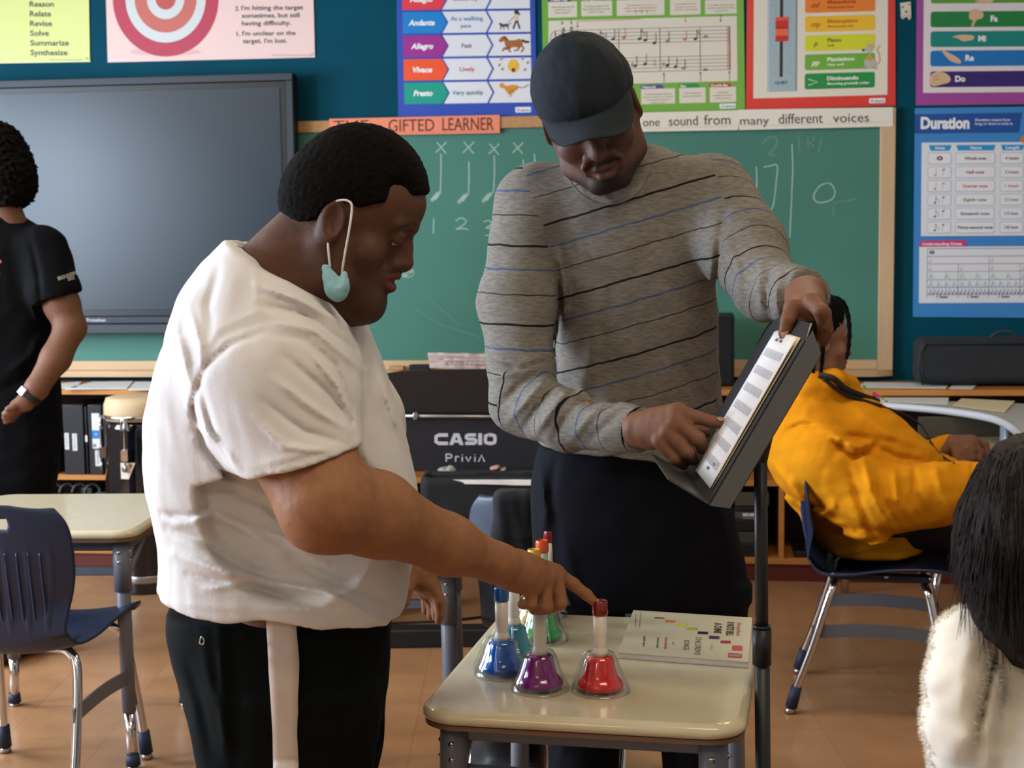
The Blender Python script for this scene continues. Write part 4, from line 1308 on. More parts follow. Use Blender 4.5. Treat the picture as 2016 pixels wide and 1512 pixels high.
# ================================================================ right side: instrument case, kidney table, papers
u0, z0 = wuz(1806, 753, .30); _, z1 = wuz(1806, 671, .30); u1 = u0 + .95
t = thing('instrument_case', W((u0 + u1) / 2, .25, .826), 'long black soft instrument case with a handle on the bookcase top', 'case')
F = Field(.009)
c = W((u0 + u1) / 2, .22, .836 + (z1 - .826) / 2)
F.box(tuple(c), ((u1 - u0) / 2, .10, (z1 - .826) / 2), r=.035, k=.01, R=[list(WU), [-WN.x, -WN.y, 0], [0, 0, 1]])
F.displace(lumps(.25, .003, 8))
V, FC = F.mesh(); np_mesh('case_body', V, FC, mat('charcoal_canvas', '#1f2328', .75, bump=.5, bscale=350), t)
q = MB(); hp = [wallpt(x, y, .25) for x, y in [(1946, 674), (1958, 658), (1975, 653), (1992, 655), (2004, 668), (2012, 676)]]
q.tube(smooth_path(hp, 6), .010, mat('charcoal_strap', '#2a2e34', .7), seg=10, flat=.8); q.build('handle', t)
q = MB(); q.tube([W(u0 + .02, .325, .835), W(u0 + .004, .325, .90), W(u0 + .004, .325, z1 - .05), W(u0 + .03, .325, z1 - .012), W(u1 - .02, .325, z1 - .012)], .004, M_blackp, seg=6); q.build('zip', t)
M_lam = mat('pale_grey_laminate', '#b9b6ae', .35)
M_ledge = mat('white_table_edge', '#c9ccd4', .4)
zk = .79
t = thing('kidney_table', tuple(planez(1950, 900, .0)), 'pale curved table behind the yellow hoodie, papers along its edge', 'table')
t.location.z = 0
fr_ = [(1560, 792), (1640, 790), (1740, 793), (1850, 802), (1930, 813), (1975, 826), (2010, 852), (2040, 900), (2070, 960)]
bk_ = [(2240, 960), (2200, 800), (1560, 781)]
P = [planez(x, y, zk) for x, y in [(v.x, v.y) for v in smooth_path([(a, b, 0) for a, b in fr_], 5)] + bk_]
q = MB(); q.prism(P, (0, 0, -.022), M_lam); q.build('tabletop', t, bevel=.004)
q = MB(); E = [planez(v.x, v.y, zk) - Vector((0, .0, .012)) for v in smooth_path([(a, b, 0) for a, b in fr_], 5)]
q.tube(E, .0145, M_ledge, seg=10); q.build('edge_band', t)
for x, y in ((2003, 838), (1680, 800), (2150, 870)):
    p = planez(x, y, zk) + Vector((0, .12, 0)); q = MB(); q.tube([(p.x, p.y, zk - .02), (p.x, p.y, .40)], .021, mat('pale_blue_steel', '#8fa0b4', .35, metal=.5)); lo = q.build('leg', t)
    r = MB(); r.tube([(p.x, p.y, .40), (p.x, p.y, .0)], .016, M_chrome); r.build('leg_insert', lo)
def onk(name, lab, pts, m=M_paper, z=None):
    return sheets(name, lab, 'paper', pts, zk + .0008 if z is None else z, m, .0015, 'papers along the curved table')
onk('paper_sheet', 'long cream paper at the far left of the curved table', [(1690, 781.5), (1868, 783), (1866, 796), (1700, 789)])
onk('paper_sheet', 'yellow-edged cream paper at the right of the curved table', [(1893, 785), (1998, 790), (1978, 812), (1875, 799)], mat('cream_paper', '#d9c8a0', .8), z=zk + .003)
sheets('paper_sheet', 'white paper on the bookcase left of the long black case', 'paper', [(1702, 753), (1870, 755), (1862, 765), (1685, 763)], .8262, M_paper, .002, 'papers along the curved table')
sheets('paper_sheet', 'cream paper under the front of the long black case', 'paper', [(1878, 756), (1925, 757), (1915, 766), (1868, 765)], .8262, M_paper, .002, 'papers along the curved table')
# grey low cabinet seen under the table
a = at(1766, 803, 6.05); b = at(2120, 838, 6.05)
q = MB(); q.box(((a.x + b.x) / 2, 5.72, (a.z + b.z) / 2), (b.x - a.x, .03, a.z - b.z), mat('brown_grey_panel', '#4a443a', .6)); o = q.build('modesty_panel', t)
# ================================================================ student desks
M_top = mat('beige_grey_laminate', '#cbbfa2', 0.16, spec=.5, var=.03, vscale=30, coat=.25)
M_edge = mat('brown_edge_band', '#6b5340', 0.35)
M_gsteel = mat('grey_painted_steel', '#686c78', 0.42)
M_boot = mat('navy_rubber', '#1d2b45', 0.6)
M_screw = mat('screw_steel', '#b5b5b0', 0.25, metal=1.0)

def rrect_pts(hx, hy, r, n=8, bow=0.0):
    pts = []
    for cx, cy, a0 in ((hx - r, hy - r, 0), (-hx + r, hy - r, 90), (-hx + r, -hy + r, 180), (hx - r, -hy + r, 270)):
        for k in range(n + 1):
            a = math.radians(a0 + 90 * k / n)
            pts.append((cx + r * math.cos(a), cy + r * math.sin(a)))
    return pts

def make_desk(label, loc, rz, H=.68, hx=.262, hy=.335, tt=.026):
    t = thing('student_desk', loc, label, 'desk', None, rz)
    # top: rounded slab with a rolled upper edge
    q = MB(); rings = [(-.012, 0), (-.003, .004), (0, .010), (-.001, .017), (-.006, .023), (-.014, .026)]
    n = None; vs = []; fs = []
    for inset, z in rings:
        P = rrect_pts(hx + inset, hy + inset, .065 + inset * .5)
        n = len(P); vs += [Vector((x, y, H - tt + z)) for x, y in P]
    for i in range(len(rings) - 1):
        for k in range(n): fs.append((i * n + k, i * n + (k + 1) % n, (i + 1) * n + (k + 1) % n, (i + 1) * n + k))
    q.add(vs, fs, M_top, True)
    q.add(vs[-n:], [list(range(n))], M_top); 
    o = q.build('desktop', t, world=False)
    q = MB(); q.prism([Vector((x, y, H - tt - .006)) for x, y in rrect_pts(hx - .004, hy - .004, .062)], (0, 0, .0075), M_edge); q.build('underside_edge', t, world=False)
    # steel apron
    zt = H - tt - .006
    for sx in (-1, 1):
        q = MB(); q.box((sx * (hx - .05), 0, zt - .018), (.022, 2 * hy - .16, .034), M_gsteel); q.build('side_rail', t, world=False, bevel=.003)
    for sy in (-1, 1):
        q = MB(); q.box((0, sy * (hy - .07), zt - .018), (2 * hx - .13, .022, .034), M_gsteel); q.build('cross_rail', t, world=False, bevel=.003)
    q = MB(); q.box((0, -hy + .07, H - .125), (2 * hx - .14, .018, .024), M_gsteel); q.build('lower_cross_rail', t, world=False, bevel=.003)
    for sx in (-1, 1):
        for sy in (-1, 1):
            a = Vector((sx * (hx - .055), sy * (hy - .06), zt)); b = Vector((sx * (hx - .045), sy * (hy - .045), .16)); c = Vector((sx * (hx - .035), sy * (hy - .03), .012))
            q = MB(); q.tube([a, b], .0195, M_gsteel, seg=16); m5 = a + (b - a) * .30; q.tube([a, m5], .0245, M_gsteel, seg=16); lg = q.build('leg', t, world=False)
            r = MB(); r.tube([b + (a - b) * .02, c], .0155, M_chrome, seg=14); r.build('leg_insert', lg, world=False)
            r = MB(); r.tube([c + Vector((0, 0, .03)), c], [.018, .021], M_boot, seg=12); r.lathe([(0, -.012), (.018, -.012), (.014, -.002), (0, -.002)], M_screw, c=c, seg=12); r.build('foot_cap', lg, world=False)
            for dz in (.035, .062):
                for ang in ((0, -1, 0), (sx, 0, 0)):
                    d = Vector(ang); p = a + Vector((0, 0, -dz)) + d * .0240
                    if ang[1] and sy > 0: continue
                    r = MB(); r.lathe([(0, .004), (.004, .0035), (.0062, .0005), (.0062, -.002)], M_screw, c=p, ax=d, seg=12)
                    r.box(p + d * .0042, (.007, .0012, .0008) if ang[1] == 0 else (.007, .0008, .0012), mat('screw_slot', '#3a3a3a', .6)); r.build('screw', lg, world=False)
        q = MB(); q.tube([Vector((sx * (hx - .05), -hy + .075, H - .15)), Vector((sx * (hx - .05), -hy + .28, zt - .02))], .010, M_gsteel, seg=10); q.build('diagonal_brace', t, world=False)
    return t

# bell desk
FL, FR_, BL_, BR_ = planez(850, 1393, .68), planez(1477, 1444, .68), planez(962, 1206, .68), planez(1487, 1217, .68)
cen = (FL + FR_ + BL_ + BR_) / 4
dv = ((FR_ - FL) + (BR_ - BL_)).normalized(); rz = math.atan2(dv.y, dv.x)
w_ = ((FR_ - FL).length + (BR_ - BL_).length) / 2; d_ = ((BL_ - FL).length + (BR_ - FR_).length) / 2
print('desk', [tuple(round(v, 3) for v in p) for p in (FL, FR_, BL_, BR_)], round(w_, 3), round(d_, 3), round(math.degrees(rz), 1))
DESK_RZ = rz
make_desk('beige-topped student desk holding the coloured bells and the book', (cen.x, cen.y, 0), rz, hx=w_ / 2 + .002, hy=d_ / 2)
# left desk
a = planez(328, 1000, .68); b = planez(250, 1056, .68); c = planez(330, 971, .68)
make_desk('beige-topped student desk at the left, behind the navy chair', (a.x - .305, (b.y + c.y) / 2 + .05, 0), math.radians(-2), hx=.31, hy=(c.y - b.y) / 2 - .03)
# desk hidden behind the white shirt and arm: only its legs show
make_desk('student desk behind the white shirt, its grey legs left of the bells', (-.168 - .20, planez(800, 1106, .66).y + .24, 0), math.radians(0), H=.66, hx=.25, hy=.24)
# grey desk in front of the hoodie
t = make_desk('grey-topped student desk at the right, in front of the yellow hoodie', (planez(2060, 915, .68).x + .16, planez(2060, 885, .68).y + .03, 0), math.radians(6), hx=.34, hy=.36)

# ================================================================ chairs
M_navy = mat('navy_polypropylene', '#14223c', 0.38, bump=.15, bscale=700)
def make_chair(label, loc, rz):
    t = thing('student_chair', loc, label, 'chair', None, rz)
    prof = [(-.262, .815, .150), (-.262, .80, .185), (-.258, .76, .215), (-.250, .70, .225), (-.240, .62, .222), (-.228, .55, .205), (-.218, .49, .195), (-.200, .452, .2), (-.165, .428, .21), (-.09, .430, .222), (0, .446, .23), (.10, .455, .232), (.18, .452, .225), (.215, .438, .21), (.228, .42, .19)]
    P = []
    for i in range(len(prof) - 1):
        for k in range(5):
            tt = k / 5
            p = [prof[max(i - 1, 0)], prof[i], prof[i + 1], prof[min(i + 2, len(prof) - 1)]]
            P.append([0.5 * (2 * p[1][j] + (p[2][j] - p[0][j]) * tt + (2 * p[0][j] - 5 * p[1][j] + 4 * p[2][j] - p[3][j]) * tt * tt + (3 * p[1][j] - p[0][j] - 3 * p[2][j] + p[3][j]) * tt ** 3) for j in range(3)])
    P.append(prof[-1])
    N = 64; vs = []; keep = []
    for i, (y, z, hw) in enumerate(P):
        for j in range(N + 1):
            s_ = -1 + 2 * j / N
            x = hw * s_
            back = max(0, min(1, (z - .47) / .1)) if y < -.18 else 0
            yy = y + (.035 * s_ * s_) * back
            zz = z - (.02 * (1 - s_ * s_)) * (1 - back) * (1 if z < .5 else 0) + (.012 * s_ * s_ if back == 0 else 0)
            if i < 5: zz -= .05 * (abs(s_) ** 3) * (5 - i) / 5
            if back > .3 and .47 < z < .70 and abs(s_) < .85:
                yy += -.004 if (j % 8) in (0, ) else 0
            vs.append(Vector((x, yy, zz)))
    fs = []
    M_ = N + 1
    for i in range(len(P) - 1):
        for j in range(N):
            c = (vs[i * M_ + j] + vs[(i + 1) * M_ + j + 1]) / 2
            if c.y < -.2 and ((c.x / .075) ** 2 + ((c.z - .765) / .022) ** 2) < 1: continue
            fs.append((i * M_ + j, i * M_ + j + 1, (i + 1) * M_ + j + 1, (i + 1) * M_ + j))
    q = MB(); q.add(vs, fs, M_navy, True); o = q.build('shell', t, world=False)
    so = o.modifiers.new('s', 'SOLIDIFY'); so.thickness = .007; so.offset = 0
    for j in range(-5, 6):
        r = MB(); x = j * .029
        r.tube(smooth_path([(x, -.2535 + .035 * (x / .22) ** 2, .69), (x, -.246 + .035 * (x / .22) ** 2, .62), (x, -.232 + .03 * (x / .22) ** 2, .53), (x * .95, -.205, .475), (x * .92, -.165, .437)], 4), .0026, mat('navy_rib', '#22335a', .35), seg=6); r.build('rib', o, world=False)
    for sx in (-1, 1):
        L = MB(); L.tube(smooth_path([(0, -.13, .415), (sx * .12, -.13, .415), (sx * .165, -.135, .405), (sx * .19, -.15, .36), (sx * .205, -.20, .2), (sx * .215, -.255, .05)], 6), .0125, M_chrome, seg=14)
        lo = L.build('leg', t, world=False)
        r = MB(); r.tube([(sx * .213, -.243, .085), (sx * .2155, -.260, .02)], [.0165, .019], M_boot, seg=14); r.lathe([(0, 0), (.018, 0), (.013, .014), (0, .014)], M_screw, c=(sx * .2160, -.263, .004), seg=14); r.build('foot_cap', lo, world=False)
        L = MB(); L.tube(smooth_path([(0, .13, .412), (sx * .12, .13, .412), (sx * .165, .135, .40), (sx * .19, .15, .36), (sx * .205, .18, .2), (sx * .215, .205, .05)], 6), .0125, M_chrome, seg=14)
        lo = L.build('leg', t, world=False)
        r = MB(); r.tube([(sx * .213, .20, .085), (sx * .2155, .208, .02)], [.0165, .019], M_boot, seg=14); r.lathe([(0, 0), (.018, 0), (.013, .014), (0, .014)], M_screw, c=(sx * .2160, .210, .004), seg=14); r.build('foot_cap', lo, world=False)
        # curved side stretcher
        S_ = MB(); n = 12; P_ = []
        for k in range(n + 1):
            y = -.20 + .375 * k / n; arch = .012 * math.sin(math.pi * k / n)
            P_.append((y, .235 + arch, .275 + arch))
        out = [Vector((sx * .197, y, a)) for y, a, b in P_] + [Vector((sx * .197, y, b)) for y, a, b in reversed(P_)]
        S_.prism(out, (sx * .006, 0, 0), mat('grey_plastic_stretcher', '#5d6067', .4)); so_ = S_.build('side_stretcher', t, world=False, bevel=.002)
        for y in (-.185, .155):
            r = MB(); r.lathe([(0, .003), (.004, .0025), (.006, 0)], M_screw, c=(sx * .2032, y, .262), ax=(sx, 0, 0), seg=10); r.build('screw', so_, world=False)
        r = MB(); r.box((sx * .15, 0, .424), (.03, .30, .022), M_navy); r.build('seat_bracket', t, world=False, bevel=.004)
    for sx in (-1, 1):
        for y in (-.14, .02, .15):
            r = MB(); r.lathe([(0, .003), (.004, .0025), (.0062, 0)], M_screw, c=(sx * .1655, y, .428), ax=(sx, 0, 0), seg=10); r.build('rivet', t, world=False)
    return t
# hoodie student's chair: seen from its left side... its back towards the left of the view
n1_ = planez(1566, 1404, .01); n2_ = planez(1583, 1316, .01)
rear = (n1_ + n2_) / 2
_a = n1_ - n2_
CH_DIR = math.atan2(_a.x, -_a.y)
fd = Vector((math.cos(CH_DIR), math.sin(CH_DIR), 0))
cc = rear + fd * .245
CHAIR_R = Vector((cc.x, cc.y, 0))
make_chair('navy plastic chair with chrome legs under the yellow hoodie', CHAIR_R, CH_DIR - math.pi / 2)
pl = at(-30, 1010, 3.66)
make_chair('empty navy plastic chair at the left, pushed up to the beige desk', (pl.x + .03, 3.66 + .25, 0), math.radians(-9))
pm_ = at(1078, 1036, 3.6)
ch3 = make_chair('navy plastic chair behind the bells with a black jacket over its back', (pm_.x + .10, 3.90, 0), math.radians(-28))
# jacket over that chair's back
F = Field(.006)
jx = at(1014, 1030, 3.66)
F.box((jx.x, 3.70, .745), (.055, .05, .085), r=.03, k=.01); F.box((jx.x + .01, 3.69, .60), (.065, .03, .14), r=.025, k=.03)
F.displace(lumps(.07, .004, 5))
V, FC = F.mesh(); o = np_mesh('jacket', V, FC, mat('black_fleece', '#15171b', .9, bump=.4, bscale=200)); tag(o, 'black jacket folded over the back of the chair behind the bells', 'jacket')

# ================================================================ desk bells
M_handle = mat('ivory_plastic', '#d8d0c6', 0.3)
def clear_mat():
    m = bpy.data.materials.new('clear_plastic'); m.use_nodes = True
    nt = m.node_tree; b = nt.nodes['Principled BSDF']
    nt.nodes.remove(b)
    tr = nt.nodes.new('ShaderNodeBsdfTransparent'); tr.inputs[0].default_value = (.93, .94, .95, 1)
    gl = nt.nodes.new('ShaderNodeBsdfGlossy'); gl.inputs['Roughness'].default_value = .06
    lw = nt.nodes.new('ShaderNodeLayerWeight'); lw.inputs[0].default_value = .35
    mr = nt.nodes.new('ShaderNodeMapRange'); mr.inputs['To Min'].default_value = .02; mr.inputs['To Max'].default_value = .38
    mx = nt.nodes.new('ShaderNodeMixShader')
    nt.links.new(lw.outputs['Facing'], mr.inputs['Value']); nt.links.new(mr.outputs['Result'], mx.inputs[0])
    nt.links.new(tr.outputs[0], mx.inputs[1]); nt.links.new(gl.outputs[0], mx.inputs[2])
    nt.links.new(mx.outputs[0], nt.nodes['Material Output'].inputs[0])
    return m
M_clear = clear_mat()
zd = .68
def make_bell(color, hexc, caphex, Y, capx, label, tilt=0.0):
    x = (capx - 1008) / FPX * Y * 1.0
    # find x on the desk so that the top of the cap falls at capx
    x = at(capx, 1150, Y).x
    t = thing('desk_bell', (x, Y, zd), label, 'bell', 'coloured desk bells', rz=random.Random(int(capx)).uniform(0, 1.5))
    k = .975
    mc = mat('gloss_' + color, hexc, .18, coat=.6)
    q = MB(); q.lathe([(.0, .062), (.012, .063), (.0215, .060), (.0235, .055), (.026, .042), (.029, .029), (.034, .022), (.0395, .017), (.0405, .012), (.039, .008), (.036, .006), (.0, .006)], mc, seg=40); q.build('bell_cup', t, world=False)
    q = MB(); q.lathe([(.0108, .067), (.0115, .075), (.0118, .10), (.0122, .138), (.0, .138)][::1], M_handle, seg=28); q.lathe([(0, .062), (.0145, .063), (.0135, .070), (.0108, .080)], M_handle, seg=28); q.build('handle', t, world=False)
    q = MB(); q.lathe([(0, .134), (.0132, .134), (.0137, .137), (.0135, .156), (.0125, .159), (.011, .159), (.010, .1575), (0, .1575)], mat('gloss_cap_' + caphex[1:], caphex, .2, coat=.5), seg=28); q.build('button', t, world=False)
    # clear cage: skirt, base ring, four ribs
    q = MB(); q.lathe([(.016, .068), (.024, .067), (.030, .056), (.0375, .034), (.0455, .018), (.0485, .010), (.049, .001), (.0515, .0005), (.0515, .004), (.0495, .012)], M_clear, seg=40); cov = q.build('clear_cover', t, world=False)
    for j in range(4):
        a = j * math.pi / 2 + .5; d = Vector((math.cos(a), math.sin(a), 0))
        r = MB(); r.tube(smooth_path([d * .020 + Vector((0, 0, .0685)), d * .031 + Vector((0, 0, .058)), d * .0435 + Vector((0, 0, .030)), d * .0515 + Vector((0, 0, .012)), d * .053 + Vector((0, 0, .003))], 4), .0018, M_clear, seg=8, flat=1.8); r.build('clear_rib', cov, world=False)
    return t
def bell_y(y0, h=.158): return (1.45 - zd - h) * FPX / (y0 - 481)
BELLS = [('dark_red', '#7c1a22', '#741216', 1052, 1083, 'dark red-capped bell farthest back on the desk'),
         ('orange', '#e8582a', '#e2552c', 1072, 1068, 'orange bell, second farthest back on the desk'),
         ('yellow', '#e0b21c', '#e2ae2c', 1090, 1052, 'yellow bell half hidden behind the pointing wrist'),
         ('green', '#159a3a', '#159a3a', 1112, 1066, 'green bell behind the purple bell'),
         ('teal', '#0b8aa0', '#0b8aa0', 1140, 1010, 'teal bell between the blue and green bells'),
         ('blue', '#0a56b4', '#0f559c', 1166, 987, 'blue bell at the left edge of the desk'),
         ('purple', '#7a1670', '#7a1670', 1192, 1062, 'purple bell under the pointing fist'),
         ('red', '#d41a1c', '#741214', 1196, 1181, 'bright red bell whose button the finger touches')]
BPOS = {}
for c, h, ch, cy, cx_, lab in BELLS:
    Y = bell_y(cy)
    make_bell(c, h, ch, Y, cx_, lab); BPOS[c] = (cx_, cy, Y)
print('bells', {k: round(v[2], 3) for k, v in BPOS.items()})

# ================================================================ song book
zb_ = zd + .012
bp_ = [planez(1247, 1201, zb_), planez(1481, 1216, zb_), planez(1473, 1303, zb_), planez(1217, 1284, zb_)]
q = MB(); mcov = mat('book_cover', '#d2c9ac', .35, coat=.2)
low = [p - Vector((0, 0, .0115)) for p in bp_]
t = thing('song_book', tuple(sum((p for p in low), Vector()) / 4), 'cream softcover children\'s song book lying on the bell desk', 'book')
cen_ = sum((p for p in bp_), Vector()) / 4
def shr(p, f): return p + (cen_ - p) * f
q.hexa([shr(p, .012) + Vector((0, 0, .0012)) for p in low], [shr(p, .012) + Vector((0, 0, .0105)) for p in low], mat('page_edges', '#d8d2cc', .8, var=.08, vscale=300, stretch=(1, 1, 12))); q.build('pages', t)
q = MB(); q.hexa([p + Vector((0, 0, .0102)) for p in low], bp_, mcov); q.build('cover', t)
q = MB(); q.hexa(low, [p + Vector((0, 0, .0013)) for p in low], mcov); q.build('back_cover', t)
g = Sheet(lambda x, y, l: planez(1200 + x / 6.72, 1190 + y / 6.72, zb_) + Vector((0, 0, l)), step=.0004)
for x, y, w__, h_, c in ((590, 170, 135, 20, '#7a2a24'), (733, 202, 132, 38, '#d07a50'), (875, 248, 135, 42, '#d8c83c'), (1018, 300, 140, 40, '#a3ae48'), (1165, 358, 138, 40, '#1f2434'), (1315, 416, 138, 46, '#3f3560'), (1465, 478, 138, 42, '#a02440'), (1618, 542, 140, 74, '#c0504a')):
    g.poly([(x + 6, y), (x + w__, y + 6), (x + w__ - 2, y + h_), (x, y + h_ - 6)], c, 1); g.mb.build('colour_block', t); g = Sheet(g.fn, step=.0004)
gk = '#4a4a4c'
def vt(txt, x, y, size, c, width, bold=.02): g.text(txt, x, y, size, c, L=1, bold=bold, rot=math.pi / 2 + .08, width=width)
vt("CHILDREN'S", 1140, 430, 78, gk, 235, 0); vt('SONGS', 985, 470, 75, gk, 130, 0)
vt('8 NOTE BELL', 1560, 230, 90, '#5a4440', 185, .05); vt('& CHIME', 1395, 245, 90, '#5a4440', 135, .05); vt('Simplified', 1690, 240, 52, '#b0606a', 175)
vt('for', 832, 500, 22, gk, 35); vt('Handbells', 735, 430, 34, '#b04a50', 165); vt('Natural Scale', 630, 440, 30, gk, 135); vt('by Bells Author', 450, 420, 30, gk, 140); vt('10 easy songs for beginners', 405, 120, 14, gk, 190); vt('for children', 345, 130, 14, gk, 165); vt('easy', 1340, 525, 40, '#c8a090', 80)
g.mb.build('title_lettering', t); g = Sheet(g.fn, step=.0004)
g.poly([(1570, 642), (1750, 655), (1748, 712), (1566, 700)], '#a03844', 1); g.text('TEACHER BOOK', 1578, 690, 30, '#d8b8b4', L=2, width=160, rot=.06, bold=.02)
g.mb.build('maker_panel', t)

# ================================================================ music stand
M_stand = mat('black_stand_steel', '#23252a', .42, bump=.12, bscale=500)
A = at(1397, 995, 2.32); B = at(1606, 640, 2.32); hv = (B - A).normalized()
hl = (B - A).length
nv = Vector((-hv.z, 0, hv.x)).normalized()
dvv = Vector((0, 1, 0))
SD = .34
t = thing('music_stand', (at(1500, 1512, 2.5).x, 2.5, 0), 'black steel music stand tilted by the teacher, sheet music on its desk', 'music stand')
def sp(h, d, n=0.0): return A + hv * h + dvv * d + nv * n
q = MB(); ch_ = .03
out = [(0, 0), (hl - ch_, 0), (hl, ch_), (hl, SD - ch_), (hl - ch_, SD), (0, SD)]
q.prism([sp(h, d) for h, d in out], nv * .003, M_stand); q.build('desk_plate', t, bevel=.001)
q = MB(); q.prism([sp(0, .0, 0), sp(0, SD, 0), sp(0, SD - .03, .074), sp(0, .03, .074)], hv * .003, mat('worn_black_steel', '#33352f', .4)); q.build('ledge', t, bevel=.001)
q = MB(); q.prism([sp(0.0, 0, 0), sp(hl - .01, 0, 0), sp(hl - .035, 0, -.030), sp(0.012, 0, -.030)], dvv * -.003, mat('grey_black_flange', '#585a5e', .45)); q.build('side_flange', t, bevel=.001)
q = MB(); q.prism([sp(0.012, 0, -.029), sp(hl - .035, 0, -.029), sp(hl - .05, .035, -.040), sp(0.03, .035, -.040)], nv * .003, M_stand); q.build('side_flange', t, bevel=.001)
q = MB(); q.tube([sp(.003, .002, .001), sp(hl - ch_, .002, .001)], .0016, mat('worn_edge', '#8a857a', .5), seg=6); q.tube([sp(hl - ch_, .002, .001), sp(hl, ch_, .001)], .0016, mat('worn_edge', '#8a857a', .5), seg=6); q.build('worn_edge', t)
pa = Vector((at(1497, 930, 2.5).x, 2.5, at(1497, 930, 2.5).z)); pb = Vector((at(1505, 1512, 2.5).x + .004, 2.5, .02))
mid = pa + (pb - pa) * (1 - (at(1500, 1275, 2.5).z) / pa.z)
q = MB(); q.tube([sp(hl * .55, SD * .5, -.002), sp(hl * .5, SD * .5, -.05), pa + Vector((0, 0, .02))], .012, M_stand); q.build('tilt_bracket', t)
q = MB(); q.tube([pa + Vector((0, 0, .03)), mid], .0115, M_stand, seg=18); q.build('inner_pole', t)
q = MB(); q.tube([mid, pb], .0135, M_stand, seg=18); q.build('outer_pole', t)
q = MB(); q.tube([mid + Vector((0, 0, .028)), mid - Vector((0, 0, .035))], .0165, M_blackp, seg=18); q.tube([mid + Vector((0, 0, .028)), mid + Vector((0, 0, .034))], .0145, M_blackp, seg=18); q.build('collar', t)
for k in range(3):
    a = math.radians(90 + 120 * k); q = MB(); q.tube([Vector((pb.x, pb.y, .10)), Vector((pb.x + .12 * math.cos(a), pb.y + .12 * math.sin(a), .06)), Vector((pb.x + .24 * math.cos(a), pb.y + .24 * math.sin(a), .012))], .010, M_stand, flat=.6); q.build('leg', t)
# the sheet music
def pg(name, lab, h0, h1, d0, d1, n, curl, bright='#e2e0e2'):
    q = MB(); R_, C_ = 10, 8; vs = []
    for i in range(R_ + 1):
        for j in range(C_ + 1):
            a, b = i / R_, j / C_
            vs.append(sp(h0 + (h1 - h0) * a, d0 + (d1 - d0) * b, n + curl * (1 - b) ** 2 * (.4 + a)))
    q.add(vs, [(i * (C_ + 1) + j, i * (C_ + 1) + j + 1, (i + 1) * (C_ + 1) + j + 1, (i + 1) * (C_ + 1) + j) for i in range(R_) for j in range(C_)], mat('sheet_paper_' + bright[1:], bright, .75), True)
    o = q.build(name); so = o.modifiers.new('s', 'SOLIDIFY'); so.thickness = .0006; so.offset = 1
    return tag(o, lab, 'sheet music')
pg('music_sheet', 'cream back page of the sheet music on the tilted stand', .024, .303, .027, .242, .0045, .0005, '#d8cfae')
o = pg('music_sheet', 'white top page of sheet music the teacher points at', .022, .300, .026, .240, .007, .003)
g = Sheet(lambda x, y, l: sp(.022 + x, .026 + y, .0083 + l + .003 * (1 - y / .214) ** 2 * (.4 + x / .278)), step=.0003)
for i in range(7):
    x0 = .245 - i * .034
    for k in range(5):
        g.line([(x0 - k * .0032, .022), (x0 - k * .0032, .10), (x0 - k * .0032, .195)], .0009, '#b4b4bc', 1)
    for k in range(9): g.line([(x0, .03 + k * .019), (x0 - .0128, .03 + k * .019)], .003, '#aeaeb8', 1)
for x, y in ((.262, .10), (.268, .12), (.262, .14), (.03, .06), (.018, .09)): g.rect(x, y, x + .005, y + .02, '#6f6f7a', 1)
g.mb.build('printed_staves', o)
# ================================================================ people
from mathutils.bvhtree import BVHTree
def on(bv, px, py, off=.003, Y0=4.7):
    d = ray(px, py).normalized(); h = bv.ray_cast(CAM, d)
    return (h[0] - d * off) if h[0] is not None else at(px, py, Y0)
def V3(p): return (p[0], p[1], p[2])
def A3(px, py, Y): p = at(px, py, Y); return (p.x, p.y, p.z)

def skin_mat(name, rough=.5):
    return mat(name, '#6b4432', .58, var=.10, vscale=55, bump=.25, bscale=260, attr='Col', sss=.0, spec=.28)
M_skin_p = skin_mat('brown_skin')

